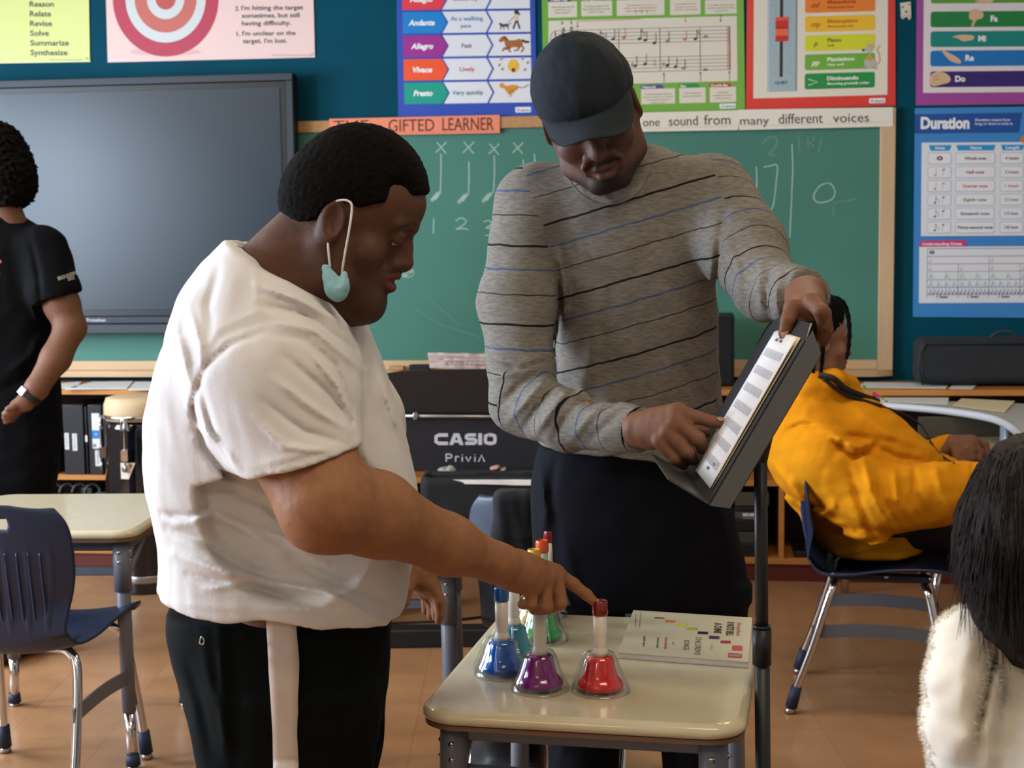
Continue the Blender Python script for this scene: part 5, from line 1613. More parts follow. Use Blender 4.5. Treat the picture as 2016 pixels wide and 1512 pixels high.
def head_field(jaw=1.0, cheek=1.0, nose=1.0, brow=1.0, open_=.0, h=.0026, lidclose=.5, neck=None, by=.0, ey=.0, ez=.0, lz=.0, ly=.0, noset=.110, fore=None, ear=(0, 0), cr=(-.012, .098), es=1.0):
    F = Field(h)
    F.ell((0, cr[0], .036), (.0765, cr[1], .082), k=.02)
    F.ell((0, .022, .022), (.069, .070, .074), k=.02)
    F.ell((0, .030, -.048), (.058 * cheek, .052, .060), k=.025)
    for sx in (-1, 1):
        F.ell((sx * .047 * cheek, .054, -.028), (.022, .022, .022), k=.02)
        F.chain([(sx * .060 * jaw, -.002, -.030), (sx * .054 * jaw, .012, -.075), (sx * .022 * jaw, .062, -.103 + lz)], [.018, .019, .017], k=.022)
    F.ell((0, .068, -.100 + lz), (.025, .019, .018), k=.018)
    if fore: F.ell(fore[0], fore[1], k=.02)
    # brow, sockets
    for sx in (-1, 1):
        F.cap((sx * .012, .088 + by, .017), (sx * .046, .076 + by * .8, .020), .0085 * brow, .007, k=.012)
        F.ell((sx * .033, .096 + ey, ez), (.0155, .013, .0105), k=.012, sub=True)
    # eyeball bed and lids
    for sx in (-1, 1):
        F.ell((sx * .0315, .0765 + ey, -.001 + ez), (.0145, .0135, .0128), k=.004)
        F.cap((sx * .020, .0885 + ey, .0045 - .004 * lidclose + ez), (sx * .043, .0835 + ey, .0035 - .004 * lidclose + ez), .0034, k=.004)
        F.cap((sx * .021, .0865 + ey, -.0085 + ez), (sx * .042, .0825 + ey, -.008 + ez), .0030, k=.005)
    # nose
    F.chain([(0, .088 + by * .5, .010), (0, .096 + by * .3, -.010), (0, noset, -.032)], [.0085, .0088, .0118 * nose], k=.010)
    F.chain([(0, .080 + by * .5, .012), (0, .085, -.012), (0, .088, -.034)], [.013, .014, .017], k=.012)
    for sx in (-1, 1):
        F.ell((sx * .0145 * nose, noset - .0125, -.0375), (.0090 * nose, .0100, .0078), k=.006)
        F.ell((sx * .0075 * nose, noset - .006, -.0460), (.0042, .0052, .0036), k=.003, sub=True)
    # muzzle and lips
    F.ell((0, .076 + ly, -.064 + lz), (.030, .020, .022), k=.012)
    F.chain([(-.024, .084 + ly, -.0655 + lz), (-.010, .0965 + ly, -.0615 + lz), (0, .0970 + ly, -.0630 + lz), (.010, .0965 + ly, -.0615 + lz), (.024, .084 + ly, -.0655 + lz)], [.0035, .0064, .0060, .0064, .0035], k=.004)
    F.chain([(-.022, .082 + ly, -.0705 - open_ + lz), (-.008, .0925 + ly, -.0765 - open_ + lz), (.008, .0925 + ly, -.0765 - open_ + lz), (.022, .082 + ly, -.0705 - open_ + lz)], [.0038, .0074, .0074, .0038], k=.004)
    F.cap((-.019, .099 + ly, -.0692 - open_ * .5 + lz), (.019, .099 + ly, -.0692 - open_ * .5 + lz), .0016 + open_ * .5, k=.002, sub=True)
    # ears
    for sx in (-1, 1):
        Rm = np.array(Matrix.Rotation(sx * -.35, 3, 'Z'))
        ea, eb = ear
        F.ell((sx * .0800, -.012 + ea, -.004 + eb), (.0095, .0190 * es, .0300 * es), k=.005, R=Rm.T)
        F.ell((sx * .0890, -.007 + ea, .000 + eb), (.0080, .0115 * es, .0200 * es), k=.003, sub=True, R=Rm.T)
        F.ell((sx * .0800, -.002 + ea, -.008 + eb), (.0050, .0045, .0070), k=.004)
    if neck:
        for a, b, ra, rb in neck: F.cap(a, b, ra, rb, k=.03)
    return F

def head_color(V, skin, lip, dark=None, brow_c='#1a1210', stub=0.0, must=0.0, lz=0.0):
    sk, lp, bc = np.array(lin(skin)), np.array(lin(lip)), np.array(lin(brow_c))
    C = np.tile(sk, (len(V), 1))
    x, y, z = V[:, 0], V[:, 1], V[:, 2]
    zf = z.copy(); z = z - lz * (z < -.045)
    def mixin(c, w):
        nonlocal C
        w = np.clip(w, 0, 1)[:, None]; C = C * (1 - w) + c * w
    ax = np.abs(x)
    w = np.clip((.0155 - np.hypot((z + .0695), ax * .42)) / .004, 0, 1) * (y > .086) * (ax < .027)
    mixin(lp, w * .85)
    w = np.clip(1 - np.abs(z - (.0215 + .004 * np.cos((ax - .03) * 60) - .006 * np.clip((ax - .03) / .02, 0, 1))) / .0042, 0, 1) * (ax > .012) * (ax < .052) * (y > .055)
    mixin(bc, w * .9)
    if stub:
        w = np.clip((-.072 - z) / .02, 0, 1) * (y > .02) * (1 - np.clip((.012 - np.abs(z + .074)) / .004, 0, 1) * (y > .09)) * stub
        mixin(bc, w)
        w = np.clip(1 - np.hypot((z + .100) / .018, ax / .030), 0, 1) * (y > .06) * stub
        mixin(bc, w * 1.4)
    if must:
        w = np.clip(1 - np.abs(z + .0545 + ax * .12) / .0060, 0, 1) * (ax < .034) * (y > .08) * must
        mixin(bc, w)
    return C

def add_eyes(parent, M, sc=1.0, look=(0, 0), iris='#2a1810', ey=0.0, ez=0.0):
    for sx in (-1, 1):
        q = MB(); c = Vector((sx * .0315, .0782 + ey, -.0015 + ez)); mw = mat('eye_white', '#cfc8c0', .15, coat=.5); mi_ = ink(iris, .15); mp = ink('#050505', .1)
        q.sphere(c, .0128, mw, 20, 14)
        d = Vector((look[0] * .4, 1, look[1] * .4)).normalized()
        q.lathe([(.0058, .01180), (.0050, .01230), (.0028, .01285), (0, .01300)], mi_, c=c, ax=d, seg=18)
        q.lathe([(.0026, .01292), (0, .01312)], mp, c=c, ax=d, seg=14)
        q.v = [tuple(M @ Vector(v)) for v in q.v]
        q.build('eye', parent)

def wl(name, F, mats, parent, relaxn=1, **k):
    V, FC = F.mesh()
    V = relax(V, FC, relaxn)
    return np_mesh(name, V, FC, mats, parent, **k), V, FC

def sil(rows, Yc=None, k=1.0):
    "rows (py, xl, xr, Y, ry) measured on the photo -> loft sections"
    out = []
    for py, xl, xr, Y, ry in rows:
        a, b = at(xl, py, Y), at(xr, py, Y)
        out.append(((a.z + b.z) / 2, (a.x + b.x) / 2, Y, (b.x - a.x) / 2 * k, ry))
    return out

def hand_field(F, wrist, rw, chains, palm, k=.012):
    "palm: list of (a,b,ra,rb) in photo coordinates"
    for a, b, ra, rb in palm: F.cap(A3(*a), A3(*b), ra, rb, k=k)
    for pts, rs in chains: 
        P = [A3(*p) for p in pts]
        for i in range(len(P) - 1): F.cap(P[i], P[i + 1], rs[i], rs[i + 1], k=.0035 if i else .007)

def nails(parent, items, c='#a9806c'):
    for p, d, n, s_ in items:
        q = MB(); z = Vector(n).normalized(); x = Vector(d).normalized(); y = z.cross(x).normalized(); x = y.cross(z)
        q.sphere(Vector(p), s_, mat('fingernail_' + c[1:], c, .3, coat=.3), 12, 8, sc=(1.25, .8, .25), ax=(x, y, z)); q.build('fingernail', parent)

# ---------------------------------------------------------------- student in the white T-shirt
YS = 2.38
P1 = thing('person', (at(560, 1200, YS).x, YS, 0), 'person in a white T-shirt leaning over the bells, one finger on the red bell', 'person')
M_h = Matrix.Translation(at(668, 441, 2.27)) @ rotm(yaw=math.radians(-92), pitch=math.radians(14), roll=math.radians(0)) @ Matrix.Scale(1.07, 4)
neck = [((0, -.020, -.050), (0, -.085, -.165), .066, .078), ((0, .015, -.070), (0, -.04, -.16), .050, .062), ((0, -.050, -.045), (0, -.12, -.16), .045, .070)]
F = head_field(jaw=1.04, cheek=1.10, nose=1.05, open_=.0035, neck=neck, by=.014, ey=.009, ez=.004, lz=.009, ly=-.001, noset=.1045, fore=((0, .050, .048), (.062, .066, .052)), ear=(.012, .007), cr=(.010, .090), es=1.10)
F.ell((0, .045, -.112), (.040, .040, .022), k=.03)
F.ell((0, -.062, -.060), (.05, .035, .045), k=.03)
V, FC = F.mesh(); V = relax(V, FC, 1)
C = head_color(V, '#4f3326', '#5a322c', stub=.35, must=.45, lz=.009)  # face darker than the arms: its shade is put into the skin colour
parts = [(xform(V, M_h), FC)]; cols = [C]
# right arm and pointing hand (one skin surface with the hidden torso)
EL = (640, 992, 2.12); WR = (985, 1110, 2.36)
tipY = BPOS['red'][2]
F = Field(.003)
F.chain([A3(556, 760, 2.24), A3(602, 900, 2.160), A3(*EL)], [.066, .070, .066], k=.03)
F.chain([A3(*EL), A3(740, 1012, 2.19), A3(880, 1072, 2.29), A3(*WR)], [.064, .060, .044, .031], k=.03)
F.cap(A3(622, 1030, 2.13), A3(660, 1030, 2.14), .030, .034, k=.03)
palm = [((975, 1108, 2.355), (1040, 1130, 2.41), .033, .031), ((1020, 1120, 2.40), (1092, 1130, 2.462), .029, .0185), ((1015, 1120, 2.39), (1070, 1138, 2.43), .029, .021), ((1005, 1130, 2.385), (1045, 1150, 2.405), .027, .018), ((1030, 1140, 2.43), (1080, 1165, 2.455), .022, .018)]
ch = [([(1095, 1130, 2.465), (1128, 1150, 2.476), (1155, 1171, tipY + .0), (1172, 1187, tipY)], [.0130, .0112, .0098, .0082]),
      ([(1096, 1142, 2.447), (1104, 1186, 2.442), (1078, 1200, 2.452)], [.0130, .0118, .0095]),
      ([(1072, 1148, 2.422), (1076, 1194, 2.418), (1052, 1200, 2.434)], [.0130, .0115, .0095]),
      ([(1046, 1152, 2.402), (1046, 1188, 2.400), (1028, 1190, 2.414)], [.0120, .0102, .0085]),
      ([(1022, 1130, 2.44), (1058, 1168, 2.475), (1084, 1178, 2.48)], [.016, .0125, .0105])]
hand_field(F, None, None, ch, palm)
F.displace(lumps(.03, .0006, 2))
V, FC = F.mesh(); V = relax(V, FC, 1)
sk_arm = np.array(lin('#8f6244')); C = np.tile(sk_arm, (len(V), 1)); parts.append((V, FC)); cols.append(C)
# left hand hanging beyond the body
F = Field(.003)
F.chain([A3(700, 800, 2.58), A3(735, 1000, 2.62), A3(790, 1100, 2.60)], [.07, .055, .040], k=.03)
F.chain([A3(790, 1100, 2.60), A3(822, 1128, 2.59)], [.036, .030], k=.02)
palm = [((815, 1122, 2.59), (848, 1158, 2.585), .024, .020), ((815, 1128, 2.61), (840, 1165, 2.615), .022, .018)]
ch = [([(850, 1152, 2.575), (866, 1184, 2.57), (868, 1208, 2.575), (864, 1222, 2.58)], [.012, .0108, .0095, .008]),
      ([(850, 1160, 2.595), (862, 1192, 2.59), (859, 1214, 2.60)], [.012, .011, .009]),
      ([(843, 1165, 2.615), (852, 1196, 2.615), (849, 1212, 2.62)], [.0115, .0105, .0088]),
      ([(835, 1165, 2.632), (840, 1190, 2.635), (838, 1203, 2.64)], [.0105, .009, .008]),
      ([(815, 1130, 2.570), (800, 1160, 2.55), (797, 1186, 2.545)], [.014, .012, .0095])]
hand_field(F, None, None, ch, palm)
V, FC = F.mesh(); V = relax(V, FC, 1); parts.append((V, FC)); cols.append(np.tile(sk_arm, (len(V), 1)))
# hidden trunk and legs
F = Field(.012)
F.loft(sil([(520, 470, 630, YS - .03, .10), (640, 410, 670, YS, .13), (800, 370, 710, YS, .12), (1000, 380, 740, YS, .12), (1200, 390, 700, YS, .11)]), k=.03)
for Y_ in (YS - .07, YS + .08): F.chain([A3(560, 1180, Y_), (at(575, 1500, Y_).x, Y_, .45), (at(575, 1500, Y_).x, Y_, .09)], [.08, .06, .045], k=.02)
V, FC = F.mesh(); parts.append((V, FC)); cols.append(np.tile(sk_arm, (len(V), 1)))
V, FC = join_meshes(parts)
np_mesh('body', V, FC, M_skin_p, P1, color=np.concatenate(cols))
add_eyes(P1, M_h, look=(0, -.5), ey=.0065, ez=.0035)
pt = at(1172, 1187, tipY)
nails(P1, [(Vector(at(1171, 1179, tipY)) + Vector((0, -.0025, 0)), (.8, .1, -.5), (.35, -.5, .8), .0066)], '#b98f7a')
# hair: short tight curls
F = Field(.0028)
F.ell((0, .018, .050), (.0835, .101, .099), k=.01)
F.ell((0, -.012, .030), (.0815, .082, .078), k=.02)
F.plane((0, .100, .062), (0, .5, -1), k=.006)
F.plane((0, .03, .020), (0, .55, -1), k=.01)
F.plane((0, -.05, -.010), (0, -.15, -1), k=.01)
for sx in (-1, 1):
    F.ell((sx * .088, .020, -.010), (.020, .040, .048), k=.006, sub=True)
    F.ell((sx * .078, .096, .066), (.034, .034, .026), k=.010, sub=True)
F.displace(lumps(.012, .0016, 11)); F.displace(lumps(.007, .0010, 12))
V, FC = F.mesh(); 
M_hair = mat('black_curly_hair', '#0c0908', .95, var=.5, vscale=160, bump=1.0, bscale=320, spec=.10)
np_mesh('hair', xform(V, M_h), FC, M_hair, P1)
# shirt
#
M_tee = mat('white_cotton', '#d6d3d3', .9, spec=.2, bump=.25, bscale=420, var=.015, vscale=30)
F = Field(.0042)
rows = [(470, 462, 600, 2.33, .135), (500, 436, 640, 2.34, .165), (540, 412, 668, 2.35, .20), (580, 384, 692, 2.36, .22), (620, 360, 712, 2.37, .225), (660, 338, 727, 2.37, .225), (700, 322, 741, 2.38, .215), (760, 303, 764, 2.38, .20), (830, 290, 786, 2.38, .195),
        (900, 288, 806, 2.38, .195), (960, 294, 820, 2.38, .195), (1010, 308, 826, 2.38, .195), (1060, 318, 822, 2.38, .195), (1110, 317, 812, 2.38, .195), (1170, 312, 802, 2.38, .20), (1222, 312, 792, 2.38, .20), (1262, 318, 780, 2.38, .20)]
F.loft(sil(rows), n=2.2, sm=.03)
F.chain([A3(492, 640, 2.26), A3(538, 745, 2.20), A3(598, 940, 2.150)], [.105, .112, .095], k=.05)
F.chain([A3(560, 640, 2.50), A3(700, 830, 2.58)], [.09, .09], k=.05)
# neckline cut along the collar and hem cut
c0, c1 = at(455, 466, 2.35), at(706, 606, 2.35)
dx, dz = c1.x - c0.x, c1.z - c0.z
F.plane(tuple(c0), (-dz, 0, dx), k=.006)
# hollow neck
nk0, nk1 = A3(560, 560, 2.33), A3(590, 500, 2.30)
F.ell(A3(575, 540, 2.335), (.098, .105, .035), k=.006, sub=True, R=[[dx, 0, dz] / np.hypot(dx, dz), [0, 1, 0], [-dz, 0, dx] / np.hypot(dx, dz)])
hm = at(590, 912, 2.13); ax_ = Vector((.25, -.02, -.97)).normalized()
def cutcap(p):
    "open the sleeve end"
    return None
# sleeve hem: remove what lies past the hem plane, but only around the sleeve
def hemcut(p):
    d = (p[0] - hm.x) * ax_.x + (p[1] - hm.y) * ax_.y + (p[2] - hm.z) * ax_.z
    r = np.sqrt((p[0] - hm.x) ** 2 + (p[1] - hm.y) ** 2 * 1.0 + (p[2] - hm.z + .05) ** 2)
    return np.maximum(np.maximum(-d, r - .19), (p[1] - 2.235))
F.op(hemcut, [hm.x - .2, hm.y - .25, hm.z - .25], [hm.x + .2, 2.25, hm.z + .12], k=.003, sub=True)
# bottom hem: gently falling towards the front
h0, h1 = at(322, 1214, 2.2), at(760, 1256, 2.2)
def hem(p):
    t = (p[0] - h0.x) / (h1.x - h0.x)
    z = h0.z + (h1.z - h0.z) * np.clip(t, -.2, 1.3) - .014 * np.sin(np.clip(t, 0, 1) * math.pi) * (np.clip(t, 0, 1) < .0) + .012 * np.sin(np.clip((t - .3) / .4, 0, 1) * math.pi)
    return z - p[2]
F.ops.append((hem, None, None, .006, 'cut'))
L = [([(512, 652), (505, 560), (497, 515)], 5, .0022), ([(515, 655), (455, 678), (405, 720), (382, 785), (378, 850)], 6, -.006), ([(515, 655), (600, 668), (660, 720), (690, 800), (697, 860)], 6, -.005),
     ([(380, 800), (400, 880), (440, 930), (480, 950)], 9, -.012), ([(378, 830), (430, 870), (470, 920)], 7, .007), ([(395, 760), (420, 850), (450, 900)], 8, -.006),
     ([(540, 745), (610, 800), (690, 850)], 9, .006), ([(520, 790), (600, 850), (685, 875)], 9, -.006), ([(560, 700), (640, 770), (690, 830)], 8, -.006), ([(500, 820), (560, 880), (660, 890)], 7, .005), ([(610, 690), (665, 760), (690, 820)], 7, .006),
     ([(500, 520), (570, 545), (640, 590)], 10, -.007), ([(505, 560), (590, 590), (680, 640)], 10, .007), ([(510, 600), (600, 620), (700, 690)], 9, -.006), ([(520, 630), (620, 650), (715, 730)], 9, .006),
     ([(345, 640), (360, 700), (375, 760)], 9, .006), ([(370, 600), (395, 680), (400, 740)], 8, .005), ([(430, 530), (410, 600), (415, 660)], 12, -.005),
     ([(350, 1030), (420, 1010), (480, 1040), (560, 1090)], 12, .008), ([(330, 1040), (390, 1060), (460, 1110), (560, 1150)], 11, -.008), ([(340, 1090), (420, 1120), (500, 1140), (640, 1165), (760, 1230)], 11, .011), ([(370, 1130), (450, 1150), (540, 1170), (660, 1200)], 8, -.009),
     ([(400, 1160), (470, 1150), (540, 1180)], 6, .006), ([(560, 1100), (650, 1140), (760, 1180)], 14, -.008), ([(480, 1030), (560, 1060), (640, 1110)], 10, .006), ([(440, 960), (520, 990), (600, 1060)], 10, -.006), ([(320, 1010), (370, 1020), (420, 1000)], 8, -.008),
     ([(740, 700), (765, 790), (800, 880)], 10, .006), ([(720, 720), (745, 820), (775, 900)], 12, -.006), ([(700, 900), (750, 960), (800, 990)], 12, -.006), ([(320, 1185), (420, 1195), (540, 1200), (640, 1190)], 5, .003),
     ([(490, 922), (590, 896), (692, 868)], 4, .0028), ([(495, 930), (590, 905), (696, 876)], 2.5, -.002)]
F.displace(folds([(p_, max(6.0, w_ * .8), a_ * (1.35 if w_ > 5.5 else .8)) for p_, w_, a_ in L])); F.displace(lumps(.16, .0030, 21)); F.displace(lumps(.06, .0013, 22))
_o, _V, _FC = wl('t_shirt', F, M_tee, P1)
_b1 = BVHTree.FromPolygons([Vector(v) for v in _V], [list(map(int, f)) for f in _FC])
q = MB(); q.tube([on(_b1, v.x, v.y, -.001, 2.2) for v in smooth_path([(462, 482, 0), (500, 500, 0), (560, 530, 0), (620, 561, 0), (670, 590, 0), (698, 612, 0)], 6)], .0055, M_tee, seg=8, flat=.6); q.build('neck_band', P1)
# trousers
M_pant = mat('black_jersey', '#070b0c', .9, spec=.12, var=.15, vscale=25)
F = Field(.006)
rowsP = [(1190, 336, 770, 2.38, .165), (1230, 332, 770, 2.38, .170), (1290, 345, 768, 2.38, .175), (1370, 372, 760, 2.38, .175), (1430, 400, 750, 2.38, .175)]
F.loft(sil(rowsP), n=2.3, k=.03)
a, b = at(402, 1430, 2.38), at(750, 1430, 2.38); a2, b2 = at(412, 1512, 2.38), at(742, 1512, 2.38)
for Y_ in (2.30, 2.49):
    F.loft([(b.z + .1, (a.x + b.x) / 2, Y_, (b.x - a.x) / 2, .105), (a.z, (a.x + b.x) / 2, Y_, (b.x - a.x) / 2, .105), (a2.z, (a2.x + b2.x) / 2, Y_, (b2.x - a2.x) / 2, .10), (.40, (a2.x + b2.x) / 2, Y_, .105, .09), (.06, (a2.x + b2.x) / 2 - .01, Y_, .085, .075)], n=2.1, k=.02)
F.displace(folds([([(395, 1240), (410, 1330), (440, 1430), (450, 1500)], 9, .006), ([(430, 1230), (438, 1340), (440, 1480)], 7, .006), ([(640, 1240), (650, 1330), (630, 1430)], 10, .005), ([(370, 1300), (400, 1400), (420, 1500)], 10, -.006), ([(460, 1260), (470, 1400), (465, 1500)], 12, -.004)]))
F.displace(lumps(.12, .003, 31))
wl('sweatpants', F, M_pant, P1)
# white side stripe laid on the near side
secs = sorted(sil(rowsP)); 
def near_surface(px, py):
    for Y in np.linspace(2.02, 2.5, 300):
        p = at(px, py, Y)
        Z = [s_[0] for s_ in secs]
        if p.z < Z[0]:
            lz_ = [.06, .40, a2.z, Z[0]]; mx_ = (a.x + b.x) / 2
            cx, rx, ry = [np.interp(p.z, lz_, q_) for q_ in ([mx_ - .01, mx_, mx_, mx_], [.085, .105, (b2.x - a2.x) / 2, (b.x - a.x) / 2], [.075, .09, .10, .105])]; cy = 2.30
        else:
            cx, cy, rx, ry = [np.interp(p.z, Z, [s_[i] for s_ in secs]) for i in (1, 2, 3, 4)]
        if (abs((p.x - cx) / rx) ** 2.2 + abs((p.y - cy) / ry) ** 2.2) < 1: return p
    return at(px, py, 2.21)
q = MB(); vs = []; st = [(1196, 527, 583), (1230, 528, 585), (1300, 531, 590), (1370, 536, 588), (1440, 540, 586), (1512, 541, 590), (1900, 552, 600), (2280, 556, 600)]
nr = 0
ysT = np.arange(1196, 2270, 10)
for py in ysT:
    x0 = np.interp(py, [r[0] for r in st], [r[1] for r in st]); x1 = np.interp(py, [r[0] for r in st], [r[2] for r in st])
    for j in range(5):
        p = near_surface(x0 + (x1 - x0) * j / 4, py); vs.append(p + Vector((0, -.0085, 0)))
q.add(vs, [(i * 5 + j, i * 5 + j + 1, (i + 1) * 5 + j + 1, (i + 1) * 5 + j) for i in range(len(ysT) - 1) for j in range(4)], mat('white_satin_stripe', '#c4b6ae', .45, var=.10, vscale=18), True)
o = q.build('side_stripe', P1); so = o.modifiers.new('s', 'SOLIDIFY'); so.thickness = .008; so.offset = -1
for x, y in ((400, 1256), (622, 1211)):
    p = near_surface(x, y) + Vector((0, -.012, 0)); q = MB()
    q.tube(smooth_path([p + Vector((0, 0, .006)), p + Vector((.004, 0, 0)), p + Vector((.002, 0, -.007)), p + Vector((-.003, 0, -.004)), p + Vector((0, 0, .006))], 4), .0012, M_chrome, seg=6); q.build('zip_pull', P1)
# shoes
for Y_ in (2.30, 2.49):
    F = Field(.008); cx = (a2.x + b2.x) / 2
    F.cap((cx - .06, Y_, .055), (cx + .15, Y_, .045), .05, .045, k=.02); F.plane((0, 0, .004), (0, 0, -1)); V, FC = F.mesh(); np_mesh('shoe', V, FC, M_blackp, P1)
# face mask hanging from the ear
M_mask = mat('light_blue_mask', '#86b4bd', .8, bump=.3, bscale=300); M_loop = mat('white_elastic', '#cfcac8', .8)
def earp(px, py, dy=0.0): return at(px, py, 2.175 + dy)
P2 = thing('face_mask', earp(665, 560), 'light blue face mask dangling under the chin from its white ear loop', 'mask')
q = MB(); q.tube(smooth_path([earp(650, 528, .004), earp(646, 485, .005), earp(645, 450, .01), earp(643, 425, .012), earp(650, 402, .012), earp(672, 394, .0), earp(688, 397, -.004), earp(693, 410, -.006), earp(688, 450, -.012), earp(679, 500, -.01), earp(673, 538, -.004)], 6), .0017, M_loop, seg=8); q.build('ear_loop', P2)
F = Field(.0024)
m0 = at(662, 560, 2.172)
def mk(x, y, dy=0): p = at(x, y, 2.172 + dy); return (p.x, p.y, p.z)
F.chain([mk(641, 528), mk(650, 548), mk(658, 566), mk(664, 580)], [.006, .010, .013, .010], k=.006)
F.chain([mk(678, 540, -.006), mk(674, 560, -.008), mk(668, 578, -.006)], [.005, .0095, .010], k=.006)
F.ell(mk(664, 570, -.002), (.016, .012, .014), k=.008)
F.chain([mk(664, 541, -.014), mk(666, 556, -.018)], [.007, .006], k=.004, sub=True)
F.displace(lumps(.008, .0008, 4, stretch=(1, .4, 1)))
V, FC = F.mesh(); np_mesh('pleated_fabric', V, FC, M_mask, P2)
# ---------------------------------------------------------------- the teacher in the grey sweater
def plate_hit(px, py, n=0.009):
    o = A + nv * n; d = ray(px, py); t = (o - CAM).dot(nv) / d.dot(nv); return (CAM + d * t).y
YT = 3.12
P3 = thing('person', (at(1250, 1200, 3.2).x, 3.2, 0), 'person in a grey striped sweater holding the music stand and pointing at the page', 'person')
M_t = Matrix.Translation(at(1163, 228, 2.86)) @ rotm(yaw=math.radians(178), pitch=math.radians(23), roll=math.radians(18)) @ Matrix.Scale(1.10, 4)
F = head_field(jaw=1.0, cheek=.98, nose=1.18, brow=1.15, open_=.003, lidclose=1.0, noset=.108, neck=[((0, -.02, -.045), (0, -.085, -.135), .060, .066)])
for sx in (-1, 1): F.chain([(sx * .022, .096, -.038), (sx * .032, .088, -.056), (sx * .032, .078, -.074)], [.004, .0045, .004], k=.008)
V, FC = F.mesh(); V = relax(V, FC, 1)
skT = '#5b4037'
C = head_color(V, skT, '#54362f', stub=.85, must=.95)
parts = [(xform(V, M_t), FC)]; cols = [C]
skh = np.array(lin('#744e3a'))
# right hand, pointing at the page
ty = plate_hit(1421, 832)
F = Field(.003)
F.cap(A3(1200, 838, 2.70), A3(1262, 846, 2.625), .036, .032, k=.02)
palm = [((1262, 846, 2.62), (1318, 846, 2.575), .031, .027), ((1285, 830, 2.60), (1334, 812, 2.560), .025, .018), ((1285, 845, 2.60), (1328, 836, 2.552), .026, .019), ((1280, 858, 2.60), (1312, 862, 2.560), .024, .018)]
ch = [([(1334, 810, 2.556), (1372, 822, (2.556 + ty) / 2), (1399, 829, ty + .008), (1418, 833, ty)], [.0145, .0118, .0104, .0088]),
      ([(1334, 832, 2.546), (1376, 864, 2.528), (1384, 884, 2.556)], [.0145, .0125, .0102]),
      ([(1318, 852, 2.548), (1354, 890, 2.532), (1364, 906, 2.562)], [.0140, .0120, .0100]),
      ([(1298, 870, 2.556), (1330, 904, 2.544), (1346, 916, 2.572)], [.0130, .0108, .0090]),
      ([(1290, 826, 2.63), (1345, 838, 2.60), (1388, 852, 2.585)], [.017, .0130, .0105])]
hand_field(F, None, None, ch, palm); F.displace(lumps(.03, .0006, 7))
V, FC = F.mesh(); V = relax(V, FC, 1); parts.append((V, FC)); cols.append(np.tile(skh, (len(V), 1)))
# left hand, holding the top of the stand
tb = plate_hit(1546, 650)
F = Field(.003)
F.cap(A3(1540, 585, 2.66), A3(1590, 582, 2.58), .038, .034, k=.02)
palm = [((1586, 582, 2.57), (1598, 598, 2.50), .032, .024), ((1580, 588, 2.56), (1596, 604, 2.47), .030, .024)]
ch = [([(1576, 590, 2.53), (1562, 606, 2.47), (1551, 630, tb - .012), (1544, 656, tb - .012)], [.020, .0165, .0125, .0100]),
      ([(1598, 592, 2.44), (1616, 612, 2.41), (1622, 640, 2.42), (1618, 664, 2.44)], [.0155, .0125, .0105, .0088]),
      ([(1602, 592, 2.48), (1622, 616, 2.46), (1628, 648, 2.47), (1622, 672, 2.48)], [.0150, .0122, .0105, .0088]),
      ([(1602, 592, 2.52), (1622, 618, 2.51), (1626, 648, 2.52), (1620, 668, 2.53)], [.0145, .0120, .0102, .0085]),
      ([(1600, 594, 2.56), (1618, 620, 2.56), (1620, 645, 2.57)], [.0130, .0105, .0088])]
hand_field(F, None, None, ch, palm); F.displace(lumps(.03, .0006, 9))
V, FC = F.mesh(); V = relax(V, FC, 1); parts.append((V, FC)); cols.append(np.tile(skh, (len(V), 1)))
F = Field(.014)
F.loft(sil([(340, 1150, 1330, 3.03, .08), (420, 1080, 1400, 3.05, .10), (600, 1120, 1380, 3.1, .11), (850, 1110, 1360, 3.18, .11), (1000, 1110, 1380, 3.2, .11)]), k=.03)
for a_, b_ in (((1170, 1000, 3.2), (1150, 1500, 3.2)), ((1330, 1000, 3.2), (1380, 1500, 3.22))):
    p = at(*b_); F.chain([A3(*a_), tuple(p), (p.x, p.y, .09)], [.08, .06, .045], k=.02)
F.chain([A3(1060, 430, 3.0), A3(1035, 795, 2.88), A3(1240, 840, 2.65)], [.05, .04, .03]); F.chain([A3(1410, 400, 2.99), A3(1515, 578, 2.74), A3(1560, 585, 2.62)], [.05, .04, .03])
V, FC = F.mesh(); parts.append((V, FC)); cols.append(np.tile(skh, (len(V), 1)))
V, FC = join_meshes(parts); np_mesh('body', V, FC, M_skin_p, P3, color=np.concatenate(cols))
add_eyes(P3, M_t, look=(0, -.8))
nails(P3, [(Vector(at(1419, 829, ty)) + Vector((0, -.005, .004)), (.8, 0, -.2), (.2, -.6, .8), .0068), (Vector(at(1543, 655, tb - .012)) + Vector((0, -.0085, 0)), (-.2, 0, -1), (-.3, -1, .2), .0074)], '#a07a6a')
